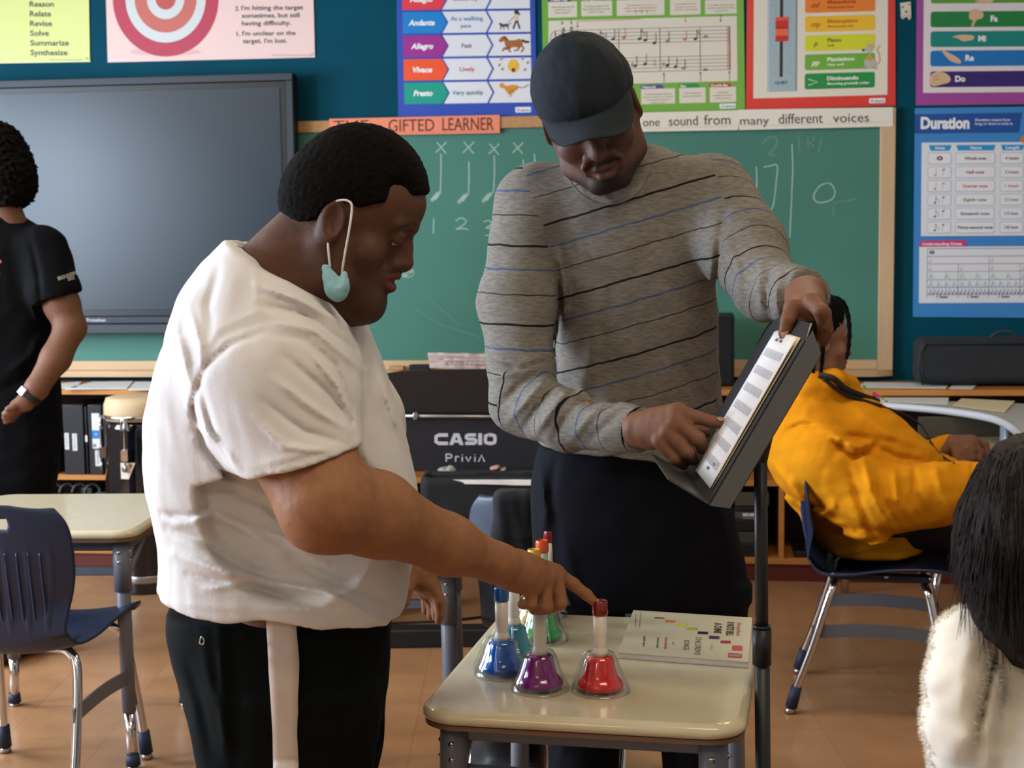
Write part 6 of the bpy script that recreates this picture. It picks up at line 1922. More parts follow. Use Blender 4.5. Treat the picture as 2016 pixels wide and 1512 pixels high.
# sweater
def sweater_mat():
    m = bpy.data.materials.new('heather_grey_knit'); m.use_nodes = True
    nt = m.node_tree; b = nt.nodes['Principled BSDF']; b.inputs['Roughness'].default_value = .9; b.inputs['Specular IOR Level'].default_value = .15
    N = nt.nodes.new; Lk = nt.links.new
    a = N('ShaderNodeAttribute'); a.attribute_name = 'stripe'
    ns = N('ShaderNodeTexNoise'); ns.inputs['Scale'].default_value = 22
    tc = N('ShaderNodeTexCoord'); Lk(tc.outputs['Object'], ns.inputs['Vector'])
    m1 = N('ShaderNodeMath'); m1.operation = 'MULTIPLY_ADD'; Lk(ns.outputs['Fac'], m1.inputs[0]); m1.inputs[1].default_value = .008; Lk(a.outputs['Fac'], m1.inputs[2])
    m2 = N('ShaderNodeMath'); m2.operation = 'MULTIPLY'; Lk(m1.outputs[0], m2.inputs[0]); m2.inputs[1].default_value = 1 / .155
    m3 = N('ShaderNodeMath'); m3.operation = 'FRACT'; Lk(m2.outputs[0], m3.inputs[0])
    r = N('ShaderNodeValToRGB'); r.color_ramp.interpolation = 'CONSTANT'
    e = r.color_ramp.elements
    base = (*lin('#77736d'), 1)
    stops = [(0, (*lin('#1c1a1c'), 1)), (.024, base), (.30, (*lin('#4c5878'), 1)), (.325, base), (.62, (*lin('#3c3430'), 1)), (.634, base)]
    e[0].position, e[0].color = stops[0]; e[1].position, e[1].color = stops[1]
    for p, c in stops[2:]:
        q_ = e.new(p); q_.color = c
    Lk(m3.outputs[0], r.inputs[0])
    n2 = N('ShaderNodeTexNoise'); n2.inputs['Scale'].default_value = 60; n2.inputs['Detail'].default_value = 6
    mp = N('ShaderNodeMapping'); mp.inputs['Scale'].default_value = (1, 1, 5); Lk(tc.outputs['Object'], mp.inputs['Vector']); Lk(mp.outputs[0], n2.inputs['Vector'])
    mr = N('ShaderNodeMapRange'); mr.inputs[1].default_value = .35; mr.inputs[2].default_value = .65; mr.inputs[3].default_value = .80; mr.inputs[4].default_value = 1.2; Lk(n2.outputs['Fac'], mr.inputs[0])
    sc = N('ShaderNodeVectorMath'); sc.operation = 'SCALE'; Lk(r.outputs[0], sc.inputs[0]); Lk(mr.outputs[0], sc.inputs['Scale']); Lk(sc.outputs[0], b.inputs['Base Color'])
    bp = N('ShaderNodeBump'); bp.inputs['Strength'].default_value = .5; bp.inputs['Distance'].default_value = .0015; Lk(n2.outputs['Fac'], bp.inputs['Height']); Lk(bp.outputs[0], b.inputs['Normal'])
    return m
F = Field(.005)
rows = [(290, 1150, 1290, 3.02, .09), (315, 1112, 1370, 3.02, .11), (340, 1075, 1425, 3.02, .125), (375, 1045, 1445, 3.02, .135), (420, 1040, 1452, 3.03, .145), (500, 1060, 1440, 3.05, .155), (600, 1080, 1413, 3.08, .160), (700, 1082, 1413, 3.12, .165), (790, 1066, 1420, 3.15, .170), (850, 1054, 1416, 3.17, .170), (925, 1050, 1402, 3.18, .170)]
F.loft(sil(rows), n=2.3, sm=.04)
F.chain([A3(1058, 405, 3.01), A3(1020, 600, 2.96), A3(1032, 790, 2.88)], [.088, .076, .066], k=.03)
F.chain([A3(1032, 790, 2.88), A3(1120, 828, 2.78), A3(1225, 842, 2.675), A3(1262, 846, 2.63)], [.066, .058, .043, .041], k=.02)
F.chain([A3(1400, 392, 3.0), A3(1462, 490, 2.88), A3(1508, 566, 2.75)], [.092, .080, .062], k=.03)
F.chain([A3(1508, 566, 2.75), A3(1560, 580, 2.64), A3(1592, 580, 2.58)], [.060, .049, .045], k=.02)
w1 = Vector(at(1258, 846, 2.63)); w1d = (at(1262, 846, 2.63) - at(1225, 842, 2.675)).normalized()
w2 = Vector(at(1590, 580, 2.585)); w2d = (at(1592, 580, 2.58) - at(1560, 580, 2.64)).normalized()
for w_, d_ in ((w1, w1d), (w2, w2d)):
    def cut(p, w_=w_, d_=d_):
        d = (p[0] - w_.x) * d_.x + (p[1] - w_.y) * d_.y + (p[2] - w_.z) * d_.z
        return np.maximum(-d, np.sqrt((p[0] - w_.x) ** 2 + (p[1] - w_.y) ** 2 + (p[2] - w_.z) ** 2) - .09)
    F.op(cut, tuple(w_ - Vector((.09,) * 3)), tuple(w_ + Vector((.09,) * 3)), k=.003, sub=True)
# crew collar: neck opening
nk = at(1196, 316, 2.99)
F.ell(tuple(nk + Vector((0, -.01, .035))), (.082, .105, .060), k=.006, sub=True, R=[[.97, 0, .22], [0, 1, 0], [-.22, 0, .97]])
h0, h1 = at(1052, 882, 3.05), at(1400, 918, 3.05)
F.ops.append((lambda p: (h0.z + (h1.z - h0.z) * np.clip((p[0] - h0.x) / (h1.x - h0.x), 0, 1)) - p[2] + 0 * p[1], None, None, .006, 'cut'))
L = [([(1095, 520), (1105, 600), (1092, 680), (1100, 720)], 6, -.010), ([(1100, 480), (1112, 560), (1108, 640)], 8, .006), ([(960, 700), (1020, 715), (1082, 700)], 7, .006), ([(965, 715), (1020, 730), (1085, 712)], 5, -.006),
     ([(975, 745), (1030, 728), (1086, 716)], 7, .007), ([(985, 800), (1020, 760), (1060, 735)], 7, -.007), ([(1000, 830), (1040, 785), (1075, 745)], 7, .008), ([(1030, 845), (1060, 800), (1095, 755)], 6, -.008), ([(1050, 860), (1085, 810), (1120, 765)], 7, .008), ([(1090, 865), (1115, 820), (1150, 780)], 7, -.006),
     ([(1120, 870), (1160, 820), (1195, 790)], 8, .006), ([(1160, 868), (1200, 830), (1225, 810)], 7, -.005), ([(1415, 480), (1410, 560), (1418, 600)], 7, -.012), ([(1425, 470), (1450, 520), (1455, 590)], 9, .006),
     ([(1430, 400), (1420, 460), (1412, 520)], 9, -.006), ([(1500, 520), (1490, 570), (1500, 620)], 6, .006), ([(1518, 530), (1508, 580), (1518, 630)], 5, -.006), ([(1535, 540), (1526, 585), (1535, 632)], 5, .006), ([(1552, 545), (1544, 588), (1550, 630)], 4.5, -.005), ([(1568, 550), (1562, 590), (1566, 625)], 4.5, .005),
     ([(1300, 560), (1350, 620), (1390, 690)], 14, .006), ([(1180, 640), (1160, 720), (1130, 800)], 14, .006), ([(1330, 700), (1370, 760), (1400, 830)], 12, -.006), ([(1100, 740), (1150, 790), (1230, 800)], 12, -.007), ([(1210, 560), (1190, 640), (1180, 700)], 14, -.005),
     ([(1118, 335), (1150, 372), (1205, 396), (1250, 385), (1290, 345), (1298, 300)], 7, .006), ([(1105, 342), (1142, 384), (1205, 410), (1262, 397), (1305, 350)], 3.5, -.003), ([(1055, 868), (1200, 896), (1390, 902)], 3.5, -.003), ([(1228, 806), (1226, 842), (1232, 878)], 3.5, -.003)]
F.displace(folds([(p_, w_, a_ * (1.35 if w_ > 4 else 1)) for p_, w_, a_ in L])); F.displace(lumps(.14, .0035, 41)); F.displace(lumps(.05, .0010, 42))
V, FC = F.mesh(); V = relax(V, FC, 1)
X_, Y__ = proj(V)
st_t = V[:, 2] - .28 * V[:, 0]
st_r = V[:, 2] + .05 * V[:, 0] + .02
e0 = np.array(A3(1032, 790, 2.88)); e1 = np.array(A3(1262, 846, 2.63)); ed = (e1 - e0) / np.linalg.norm(e1 - e0)
al = (V - e0) @ ed
st_f = e0[2] + .02 - al * 1.0
f0 = np.array(A3(1410, 392, 3.0)); f1 = np.array(A3(1508, 566, 2.75)); fd_ = (f1 - f0) / np.linalg.norm(f1 - f0)
st_l = 1.42 - (V - f0) @ fd_
xseam = np.interp(Y__, [330, 420, 520, 620, 700, 760], [1030, 1060, 1092, 1098, 1092, 1084])
isR = (X_ < xseam) & (V[:, 1] < 3.12)
isF = ((al > 0.0) & (V[:, 1] < 2.93) & (Y__ > 730) & (X_ < 1300))
isL = (X_ > np.interp(Y__, [320, 400, 480, 560, 640], [1400, 1428, 1420, 1414, 1412]))
st = np.where(isL, st_l, np.where(isF, st_f, np.where(isR, st_r, st_t)))
np_mesh('sweater', V, FC, sweater_mat(), P3, floats={'stripe': -(st - 1.31) + 1.55})
_b3 = BVHTree.FromPolygons([Vector(v) for v in V], [list(map(int, f)) for f in FC])
q = MB(); q.tube([on(_b3, v.x, v.y, -.001, 2.95) for v in smooth_path([(1110, 318, 0), (1117, 345, 0), (1138, 374, 0), (1170, 396, 0), (1205, 401, 0), (1240, 390, 0), (1266, 366, 0), (1282, 336, 0)], 6)], .0030, mat('grey_rib_knit', '#6f6b66', .95, spec=.1, bump=.6, bscale=500), seg=8, flat=.6); q.build('ribbed_collar', P3)
# trousers
M_navyp = mat('dark_navy_twill', '#0b0c14', .85, spec=.15, var=.12, vscale=20)
F = Field(.007)
F.loft(sil([(870, 1062, 1400, 3.20, .150), (940, 1046, 1420, 3.20, .155), (1020, 1044, 1445, 3.20, .155), (1100, 1048, 1464, 3.20, .15), (1180, 1056, 1472, 3.20, .14)]), n=2.4, k=.03)
for (tx, ty_), (bx, w__) in (((1140, 1150), (1150, .081)), ((1380, 1150), (1379, .090))):
    p0, p1 = at(tx, ty_, 3.21), at(bx, 1450, 3.21)
    F.loft([(p0.z, p0.x, 3.21, .105, .115), (p1.z, p1.x, 3.21, w__, .095), (.05, p1.x, 3.21, .075, .075)], n=2.1, k=.03)
F.displace(folds([([(1060, 900), (1075, 1000), (1068, 1080)], 8, .007), ([(1095, 900), (1082, 980), (1100, 1060)], 7, -.006), ([(1110, 1060), (1130, 1140), (1150, 1200)], 12, .006), ([(1400, 950), (1430, 1050), (1440, 1150)], 12, .006), ([(1100, 1340), (1120, 1420), (1100, 1500)], 8, .006)]))
F.displace(lumps(.15, .003, 51))
wl('trousers', F, M_navyp, P3)
for bx in (1150, 1379):
    p1 = at(bx, 1450, 3.21); F = Field(.009); F.cap((p1.x, 3.24, .052), (p1.x + (-.03 if bx < 1200 else .03), 3.05, .045), .048, .043, k=.02); F.plane((0, 0, .004), (0, 0, -1)); V, FC = F.mesh(); np_mesh('shoe', V, FC, M_blackp, P3)
# cap
M_cap = mat('charcoal_cap_cotton', '#22282f', .9, spec=.15, bump=.35, bscale=380, var=.10, vscale=16)
F = Field(.003)
F.ell((0, -.004, .056), (.0865, .113, .090), k=.01)
F.ell((0, -.030, .040), (.084, .085, .075), k=.02)
F.plane((0, .0, .024), (0, .02, -1), k=.003)
F.displace(lumps(.05, .0022, 61)); F.displace(lumps(.02, .0006, 62))
V, FC = F.mesh(); V = relax(V, FC, 1)
PC = np_mesh('cap', xform(V, M_t), FC, M_cap, None)
tag(PC, 'dark charcoal baseball cap on the teacher\'s bowed head', 'cap')
q = MB(); vs = []; NR, NC = 10, 26
for i in range(NR + 1):
    for j in range(NC + 1):
        a = math.pi * (j / NC); s_ = math.cos(a); t_ = i / NR
        x0, y0 = .0800 * s_, .098 * math.sin(a) ** .9
        yb = max(0, math.sin(a)) ** .75
        x = x0 * (1 - .04 * t_); y = (.004 + (y0) + t_ * .066 * yb)
        z = .032 - t_ * .016 * yb - .050 * (s_ ** 2) * min(1, t_ * 1.3) * yb + .010 * s_ * t_
        vs.append(M_t @ Vector((x, y, z)))
q.add(vs, [(i * (NC + 1) + j, i * (NC + 1) + j + 1, (i + 1) * (NC + 1) + j + 1, (i + 1) * (NC + 1) + j) for i in range(NR) for j in range(NC)], mat('charcoal_brim', '#262c32', .9, spec=.15, bump=.3, bscale=400), True)
o = q.build('brim', PC); so = o.modifiers.new('s', 'SOLIDIFY'); so.thickness = .0035; so.offset = 0
q = MB(); q.tube([M_t @ Vector((.0838 * math.cos(math.pi * k / 24), -.004 + .1100 * math.sin(math.pi * k / 24), .0330)) for k in range(25)], .0011, mat('black_thread', '#101216', .8), seg=6); q.build('brim_seam', PC)
q = MB(); q.sphere(M_t @ Vector((0, -.008, .146)), .0065, M_cap, sc=(1, 1, .5)); q.build('top_button', PC)
# dark bag on the floor under the bell desk
F = Field(.012); p = at(1010, 1470, 3.3)
F.box((p.x - .01, 3.38, .22), (.085, .13, .20), r=.06, k=.01); F.box((p.x - .01, 3.24, .16), (.07, .04, .12), r=.035, k=.02); F.displace(lumps(.15, .008, 5)); F.plane((0, 0, .003), (0, 0, -1))
V, FC = F.mesh(); o = np_mesh('backpack', V, FC, mat('black_nylon', '#0e1014', .6, bump=.3, bscale=200)); tag(o, 'black backpack on the floor behind the bell desk legs', 'bag')

# ---------------------------------------------------------------- seated student in the yellow hoodie
P4 = thing('person', (CHAIR_R.x, CHAIR_R.y, 0), 'person in a yellow hoodie slouching on the navy chair, dark braided hair, facing right', 'person')
M_y = Matrix.Translation(at(1605, 672, 4.70)) @ rotm(yaw=math.radians(-76), pitch=math.radians(2), roll=math.radians(0)) @ Matrix.Scale(1.06, 4)
F = head_field(jaw=1.0, cheek=1.10, nose=1.05, neck=[((0, -.02, -.05), (0, -.07, -.15), .056, .065)], h=.0035, ez=.002)
F.ell((0, .035, -.105), (.038, .035, .020), k=.03)
V, FC = F.mesh(); V = relax(V, FC, 1)
parts = [(xform(V, M_y), FC)]; cols = [head_color(V, '#87604f', '#8a5048', must=.3)]
skp = np.array(lin('#7a5240'))
F = Field(.0045)
F.chain([A3(1830, 900, 4.86), A3(1878, 876, 4.84)], [.034, .030], k=.02)
palm = [((1876, 876, 4.84), (1912, 872, 4.83), .032, .028), ((1885, 885, 4.82), (1910, 888, 4.81), .026, .022)]
ch = [([(1912, 868, 4.84), (1938, 876, 4.84), (1944, 896, 4.83), (1932, 908, 4.82)], [.0165, .0155, .014, .012]), ([(1912, 876, 4.82), (1930, 890, 4.81), (1926, 908, 4.80)], [.016, .0145, .012]), ([(1905, 884, 4.80), (1915, 902, 4.79), (1908, 914, 4.79)], [.015, .013, .011]), ([(1892, 888, 4.79), (1903, 905, 4.78), (1898, 916, 4.78)], [.014, .012, .0105]), ([(1880, 884, 4.80), (1884, 902, 4.78), (1894, 912, 4.77)], [.016, .013, .011])]
hand_field(F, None, None, ch, palm)
V, FC = F.mesh(); V = relax(V, FC, 1); parts.append((V, FC)); cols.append(np.tile(skp, (len(V), 1)))
F = Field(.005)   # near hand beyond the cuff
F.cap(A3(1950, 968, 4.50), A3(2010, 975, 4.50), .036, .034, k=.02)
ch = [([(2010, 965, 4.47), (2040, 975, 4.47), (2055, 990, 4.48)], [.02, .014, .011]), ([(2010, 972, 4.50), (2044, 985, 4.50), (2058, 1000, 4.5)], [.02, .014, .011]), ([(2010, 980, 4.53), (2042, 996, 4.53), (2052, 1008, 4.53)], [.019, .013, .011]), ([(2005, 985, 4.55), (2032, 1002, 4.56), (2042, 1012, 4.56)], [.017, .012, .010]), ([(1995, 960, 4.45), (2022, 958, 4.43), (2036, 966, 4.43)], [.018, .014, .012])]
hand_field(F, None, None, ch, [((2000, 972, 4.50), (2015, 976, 4.50), .034, .03)])
V, FC = F.mesh(); parts.append((V, FC)); cols.append(np.tile(skp, (len(V), 1)))
F = Field(.016)
F.chain([A3(1600, 800, 4.7), A3(1680, 930, 4.7), A3(1730, 1030, 4.7)], [.07, .12, .11], k=.03)
V, FC = F.mesh(); parts.append((V, FC)); cols.append(np.tile(skp, (len(V), 1)))
V, FC = join_meshes(parts); np_mesh('body', V, FC, M_skin_p, P4, color=np.concatenate(cols))
add_eyes(P4, M_y, look=(0, -.1), ez=.002)
F = Field(.0065)
F.chain([A3(1606, 820, 4.70), A3(1664, 890, 4.70), A3(1735, 965, 4.70), A3(1722, 1010, 4.70)], [.125, .185, .200, .165], k=.06)
F.chain([A3(1618, 868, 4.70), A3(1630, 930, 4.72), A3(1710, 1010, 4.72)], [.150, .150, .150], k=.05)
F.cap(A3(1790, 985, 4.70), A3(1860, 960, 4.72), .14, .10, k=.05)
F.chain([A3(1672, 1015, 4.66), A3(1716, 1072, 4.64)], [.13, .14], k=.05)
F.chain([A3(1585, 900, 4.60), A3(1604, 935, 4.58)], [.120, .115], k=.04)
F.chain([A3(1585, 852, 4.60), A3(1620, 920, 4.50), A3(1705, 990, 4.44)], [.115, .118, .112], k=.03)
F.chain([A3(1705, 990, 4.44), A3(1830, 972, 4.46), A3(1915, 966, 4.48), A3(1958, 968, 4.50)], [.112, .098, .085, .070], k=.03)
F.chain([A3(1740, 900, 4.90), A3(1800, 915, 4.90), A3(1868, 880, 4.86)], [.09, .07, .045], k=.03)
F.chain([A3(1560, 800, 4.72), A3(1590, 768, 4.62), A3(1640, 752, 4.62), A3(1668, 762, 4.70)], [.05, .052, .038, .034], k=.03)
F.chain([A3(1560, 800, 4.74), A3(1600, 762, 4.80), A3(1650, 752, 4.80), A3(1668, 762, 4.72)], [.05, .05, .036, .034], k=.03)
c_ = at(1958, 968, 4.5)
F.op(lambda p: np.maximum(-(p[0] - c_.x + .015), np.sqrt((p[0] - c_.x) ** 2 + (p[1] - c_.y) ** 2 + (p[2] - c_.z) ** 2) - .13), tuple(c_ - Vector((.14,) * 3)), tuple(c_ + Vector((.14,) * 3)), k=.004, sub=True)
Zseat = .452
F.plane((0, 0, Zseat), (0, 0, -1), k=.02)
L = [([(1545, 850), (1580, 835), (1640, 840)], 6, -.012), ([(1590, 830), (1640, 850), (1700, 900)], 10, .012), ([(1640, 870), (1680, 900), (1715, 890), (1724, 872)], 6, -.018), ([(1640, 860), (1690, 880), (1722, 868)], 6, .016), ([(1560, 930), (1620, 1000), (1690, 1040), (1760, 1050)], 8, -.016), ([(1670, 920), (1690, 980), (1720, 1060)], 8, -.014), ([(1700, 900), (1715, 970), (1760, 1040)], 8, .014),
     ([(1730, 925), (1735, 980), (1770, 1040)], 7, -.012), ([(1760, 920), (1765, 980), (1800, 1030)], 7, .012), ([(1800, 915), (1800, 970), (1830, 1020)], 7, -.010), ([(1840, 912), (1850, 960), (1880, 1010)], 7, .008), ([(1700, 865), (1760, 900), (1850, 915)], 8, -.012), ([(1680, 800), (1760, 860), (1840, 885)], 10, .008), ([(1640, 900), (1670, 860), (1760, 870)], 8, -.010),
     ([(1580, 1030), (1640, 1000), (1640, 980)], 7, .012), ([(1600, 1045), (1660, 1040), (1720, 1050)], 8, -.012), ([(1650, 1090), (1720, 1075), (1790, 1060)], 7, .010), ([(1530, 960), (1570, 985), (1610, 1000)], 6, -.012), ([(1510, 900), (1560, 960), (1600, 1010)], 7, .010), ([(1916, 905), (1912, 960), (1918, 1025)], 4, -.008)]
F.displace(folds([(p_, w_, a_ * 1.25) for p_, w_, a_ in L])); F.displace(lumps(.12, .005, 71)); F.displace(lumps(.05, .002, 72))
M_hood = mat('mustard_yellow_fleece', '#d38a16', .95, spec=.1, bump=.3, bscale=220, var=.05, vscale=12)
wl('hoodie', F, M_hood, P4)
def hoodpt(x, y, Y): return at(x, y, Y)
M_cord = mat('black_cord', '#120c0c', .6)
def front_of(x, y, lo=4.2, hi=5.2):
    return None
HB = [o for o in bpy.data.objects if o.name == 'hoodie'][0]
_bv = BVHTree.FromPolygons([v.co + HB.parent.location for v in HB.data.vertices], [list(p.vertices) for p in HB.data.polygons])
for nm, w_, P in (('braid', .010, [(1612, 738), (1640, 745), (1664, 765), (1700, 780), (1728, 790)]), ('braid', .007, [(1620, 745), (1650, 768), (1690, 786), (1735, 800)])):
    q = MB(); q.tube(smooth_path([on(_bv, x, y, w_ * .6) for x, y in P], 5), w_, M_cord, seg=8); q.build(nm, P4)
q = MB(); q.tube(smooth_path([on(_bv, x, y, .0025) for x, y in [(1650, 768), (1690, 786), (1735, 800), (1781, 816), (1816, 840), (1837, 878), (1858, 900), (1878, 913)]], 5), .0035, M_cord, seg=8); q.build('headphone_cord', P4)
g = Sheet(lambda x, y, l: on(_bv, x, y, .002 + l, 4.6))
for x, y, c, r in ((1702, 762, '#6fa83a', 4), (1712, 768, '#7db04a', 5), (1722, 776, '#d2406a', 6), (1730, 780, '#c84a7a', 5), (1738, 784, '#7aa83a', 4), (1745, 790, '#5f9a4a', 3)):
    g.disc(x, y, r, r * .7, c, n=8, rot=.6)
g.mb.build('chest_print', P4)
# hair: cap of twists plus hanging locs
F = Field(.0045)
F.ell((0, -.015, .045), (.083, .105, .088), k=.01); F.ell((0, .035, .095), (.045, .045, .036), k=.03); F.plane((0, .055, .052), (0, .75, -1), k=.008); F.plane((0, 0, -.045), (0, .8, -1), k=.01); F.displace(lumps(.025, .005, 81))
V, FC = F.mesh(); HP = np_mesh('hair', xform(V, M_y), FC, M_hair, P4)
rs = random.Random(5)
for i in range(34):
    a = math.radians(rs.uniform(110, 250)) if i < 26 else math.radians(rs.uniform(92, 110))
    x0, y0 = .080 * math.sin(a) * (1 if i % 2 else -1), .095 * math.cos(a) * 1.0 - .01
    z0 = rs.uniform(.01, .06); ln = rs.uniform(.16, .24) if i < 26 else rs.uniform(.12, .17)
    sw = .05 if i < 26 else .0
    P = [Vector((x0 * .9, y0 * .9, z0 + .02)), Vector((x0 * 1.12, y0 * 1.12, z0 - .03)), Vector((x0 * 1.15, y0 * 1.15 - sw * .5, z0 - ln * .6)), Vector((x0 * 1.05, y0 * 1.1 - sw, z0 - ln))]
    q = MB(); q.tube([M_y @ v for v in smooth_path(P, 5)], [.0058 - .0018 * k / 15 + .0010 * math.sin(k * 2.2) for k in range(16)], M_hair, seg=8); q.build('loc', HP)
# the twist that hangs in front of the face
q = MB(); P = smooth_path([at(1632, 585, 4.60), at(1655, 592, 4.58), at(1667, 612, 4.58), at(1672, 645, 4.58), at(1671, 680, 4.58), at(1666, 708, 4.58)], 6)
q.tube(P, [.0095 - .004 * k / len(P) + .0012 * math.sin(k * 1.9) for k in range(len(P))], M_hair, seg=8); q.build('loc', HP)
for P in ([(1560, 600, 4.75), (1520, 640, 4.8), (1496, 680, 4.82), (1482, 720, 4.84)], [(1570, 590, 4.7), (1534, 630, 4.72), (1512, 670, 4.74), (1500, 700, 4.75)]):
    P = smooth_path([at(*v) for v in P], 6); q = MB(); q.tube(P, [.014 - .006 * k / len(P) for k in range(len(P))], M_hair, seg=8); q.build('loc', HP)
# black trousers, seated
F = Field(.008)
for Yh, dy in ((4.60, -.03), (4.82, .06)):
    kx = at(2040, 1070, Yh + dy).x
    F.chain([(at(1745, 1060, Yh).x, Yh, .565), (kx, Yh + dy, .56)], [.098, .078], k=.03)
    F.chain([(kx, Yh + dy, .555), (kx + .08, Yh + dy, .30), (kx + .10, Yh + dy, .10)], [.074, .060, .052], k=.02)
F.plane((0, 0, .02), (0, 0, -1)); F.displace(lumps(.12, .004, 91))
wl('trousers', F, mat('black_trousers', '#100e10', .8), P4)
for Yh in (4.57, 4.88):
    kx = at(2040, 1070, Yh).x; F = Field(.01); F.cap((kx + .09, Yh, .05), (kx + .28, Yh, .042), .046, .040, k=.02); F.plane((0, 0, .004), (0, 0, -1)); V, FC = F.mesh(); np_mesh('shoe', V, FC, M_blackp, P4)
# ---------------------------------------------------------------- person at the left edge, black T-shirt
YL = 5.2
P5 = thing('person', (at(0, 900, YL).x, YL, 0), 'person in a black T-shirt with curly dark hair standing by the display, hand in pocket', 'person')
M_l = Matrix.Translation(at(-14, 350, YL)) @ rotm(yaw=math.radians(62), pitch=math.radians(2)) @ Matrix.Scale(1.04, 4)
F = head_field(h=.0045, neck=[((0, -.02, -.05), (0, -.06, -.17), .055, .062)])
V, FC = F.mesh(); parts = [(xform(V, M_l), FC)]; sl = '#6a4735'; cols = [head_color(V, sl, '#6a4038')]
ska = np.array(lin('#6c4835'))
F = Field(.0045)
F.chain([A3(104, 530, 5.13), A3(122, 600, 5.10), A3(139, 645, 5.08)], [.050, .060, .052], k=.02)
F.chain([A3(139, 645, 5.08), A3(110, 705, 5.03), A3(72, 765, 4.98), A3(50, 792, 4.97)], [.051, .050, .038, .030], k=.02)
ch = [([(40, 796, 4.97), (25, 806, 4.975), (10, 815, 4.985)], [.022, .016, .012]), ([(38, 802, 4.985), (22, 815, 4.99), (10, 822, 5.0)], [.02, .015, .012]), ([(36, 806, 5.0), (22, 822, 5.005), (12, 830, 5.01)], [.018, .014, .011]), ([(35, 808, 5.015), (24, 826, 5.02)], [.016, .012]), ([(42, 792, 4.955), (28, 800, 4.945), (16, 806, 4.94)], [.018, .014, .012])]
hand_field(F, None, None, ch, [((50, 792, 4.97), (34, 800, 4.985), .030, .026)])
V, FC = F.mesh(); V = relax(V, FC, 1); parts.append((V, FC)); cols.append(np.tile(ska, (len(V), 1)))
F = Field(.014)
F.loft(sil([(450, -70, 40, YL, .08), (600, -90, 60, YL, .09), (800, -80, 80, YL, .09)]), k=.03)
F.chain([A3(-60, 800, YL), A3(-62, 1000, YL), (at(-62, 1000, YL).x, YL, .09)], [.06, .05, .04]); F.chain([A3(50, 800, YL), A3(42, 1000, YL), (at(42, 1000, YL).x, YL, .09)], [.06, .05, .04])
V, FC = F.mesh(); parts.append((V, FC)); cols.append(np.tile(ska, (len(V), 1)))
V, FC = join_meshes(parts); np_mesh('body', V, FC, M_skin_p, P5, color=np.concatenate(cols)); add_eyes(P5, M_l)
F = Field(.006)
F.loft(sil([(412, -40, 16, YL, .08), (428, -75, 48, YL, .10), (455, -105, 88, YL, .12), (490, -118, 112, YL, .13), (560, -122, 112, YL, .135), (650, -118, 106, YL, .13), (730, -116, 112, YL, .135), (790, -118, 120, YL, .14), (830, -116, 118, YL, .14)]), n=2.2, sm=.04)
F.chain([A3(84, 492, 5.15), A3(108, 578, 5.10), A3(118, 612, 5.10)], [.088, .086, .080], k=.03)
F.chain([A3(-100, 500, 5.18), A3(-140, 610, 5.12)], [.084, .072], k=.03)
c_ = at(114, 588, 5.10); cd = Vector((.30, 0, -.95)).normalized()
F.op(lambda p: np.maximum(-((p[0] - c_.x) * cd.x + (p[2] - c_.z) * cd.z), np.sqrt((p[0] - c_.x) ** 2 + (p[1] - c_.y) ** 2 + (p[2] - c_.z) ** 2) - .14 + 0 * p[1]) + 0 * np.maximum(0, 1), tuple(c_ - Vector((.05, .14, .14))), tuple(c_ + Vector((.14,) * 3)), k=.004, sub=True)
F.ell(A3(-8, 408, YL - .02), (.062, .085, .03), k=.01, sub=True)
F.displace(folds([([(60, 470), (75, 540), (80, 600)], 5, -.012), ([(90, 640), (60, 700), (10, 740)], 8, .010), ([(100, 700), (60, 740), (0, 770)], 8, -.010)])); F.displace(lumps(.12, .005, 101))
M_btee = mat('black_cotton', '#08090c', .9, spec=.12, var=.1, vscale=20)
o, V, FC = wl('t_shirt', F, M_btee, P5)
_b5 = BVHTree.FromPolygons([Vector(v) for v in V], [list(map(int, f)) for f in FC])
g = Sheet(lambda x, y, l: on(_b5, x, y, .0015 + l, 5.02))
g.text('REACH ACADEMY', 115, 552, 7, '#b9b5a4', bold=.02, rot=-.32, width=40); g.text('2022', 134, 553, 6, '#b9b5a4', bold=.02, rot=-.32, width=14)
g.mb.build('sleeve_lettering', P5)
g = Sheet(lambda x, y, l: on(_b5, x, y, .0015 + l, 5.02)); g.disc(-2, 515, 5, 4, '#b8562c'); g.disc(-6, 540, 6, 8, '#5f5a30'); g.mb.build('chest_print', P5)
F = Field(.007)
F.loft(sil([(800, -114, 116, YL, .14), (860, -116, 120, YL, .145), (930, -112, 112, YL, .14), (980, -108, 100, YL, .13)]), n=2.3, k=.02)
for px_ in (-58, 48):
    p = at(px_, 980, YL); F.loft([(p.z + .08, p.x, YL, .095, .11), (.5, p.x, YL, .085, .09), (.05, p.x, YL, .075, .08)], n=2.1, k=.03)
F.displace(lumps(.12, .004, 111)); wl('jeans', F, mat('black_denim', '#0a0c10', .9, spec=.12, var=.15, vscale=30), P5)
for px_ in (-58, 48):
    p = at(px_, 980, YL); F = Field(.01); F.cap((p.x, YL + .03, .05), (p.x - .06, YL - .16, .045), .046, .042, k=.02); F.plane((0, 0, .004), (0, 0, -1)); V, FC = F.mesh(); np_mesh('shoe', V, FC, M_blackp, P5)
F = Field(.0042)
for dx, dy, dz, r in ((0, -.02, .05, .115), (0, -.06, .0, .10), (0, -.03, .10, .085), (.06, -.03, .02, .075), (-.06, -.03, .02, .075), (0, -.085, -.035, .065), (.03, -.08, -.04, .06), (-.03, -.08, -.04, .06), (0, .05, .09, .06), (.05, .03, .07, .06), (-.05, .03, .07, .06)):
    F.ell((dx, dy, dz), (r, r, r), k=.015)
F.displace(lumps(.035, .013, 121)); F.displace(lumps(.014, .0045, 122)); F.plane((0, .080, .03), (0, 1, -.5), k=.01)
V, FC = F.mesh(); np_mesh('hair', xform(V, M_l), FC, M_hair, P5)
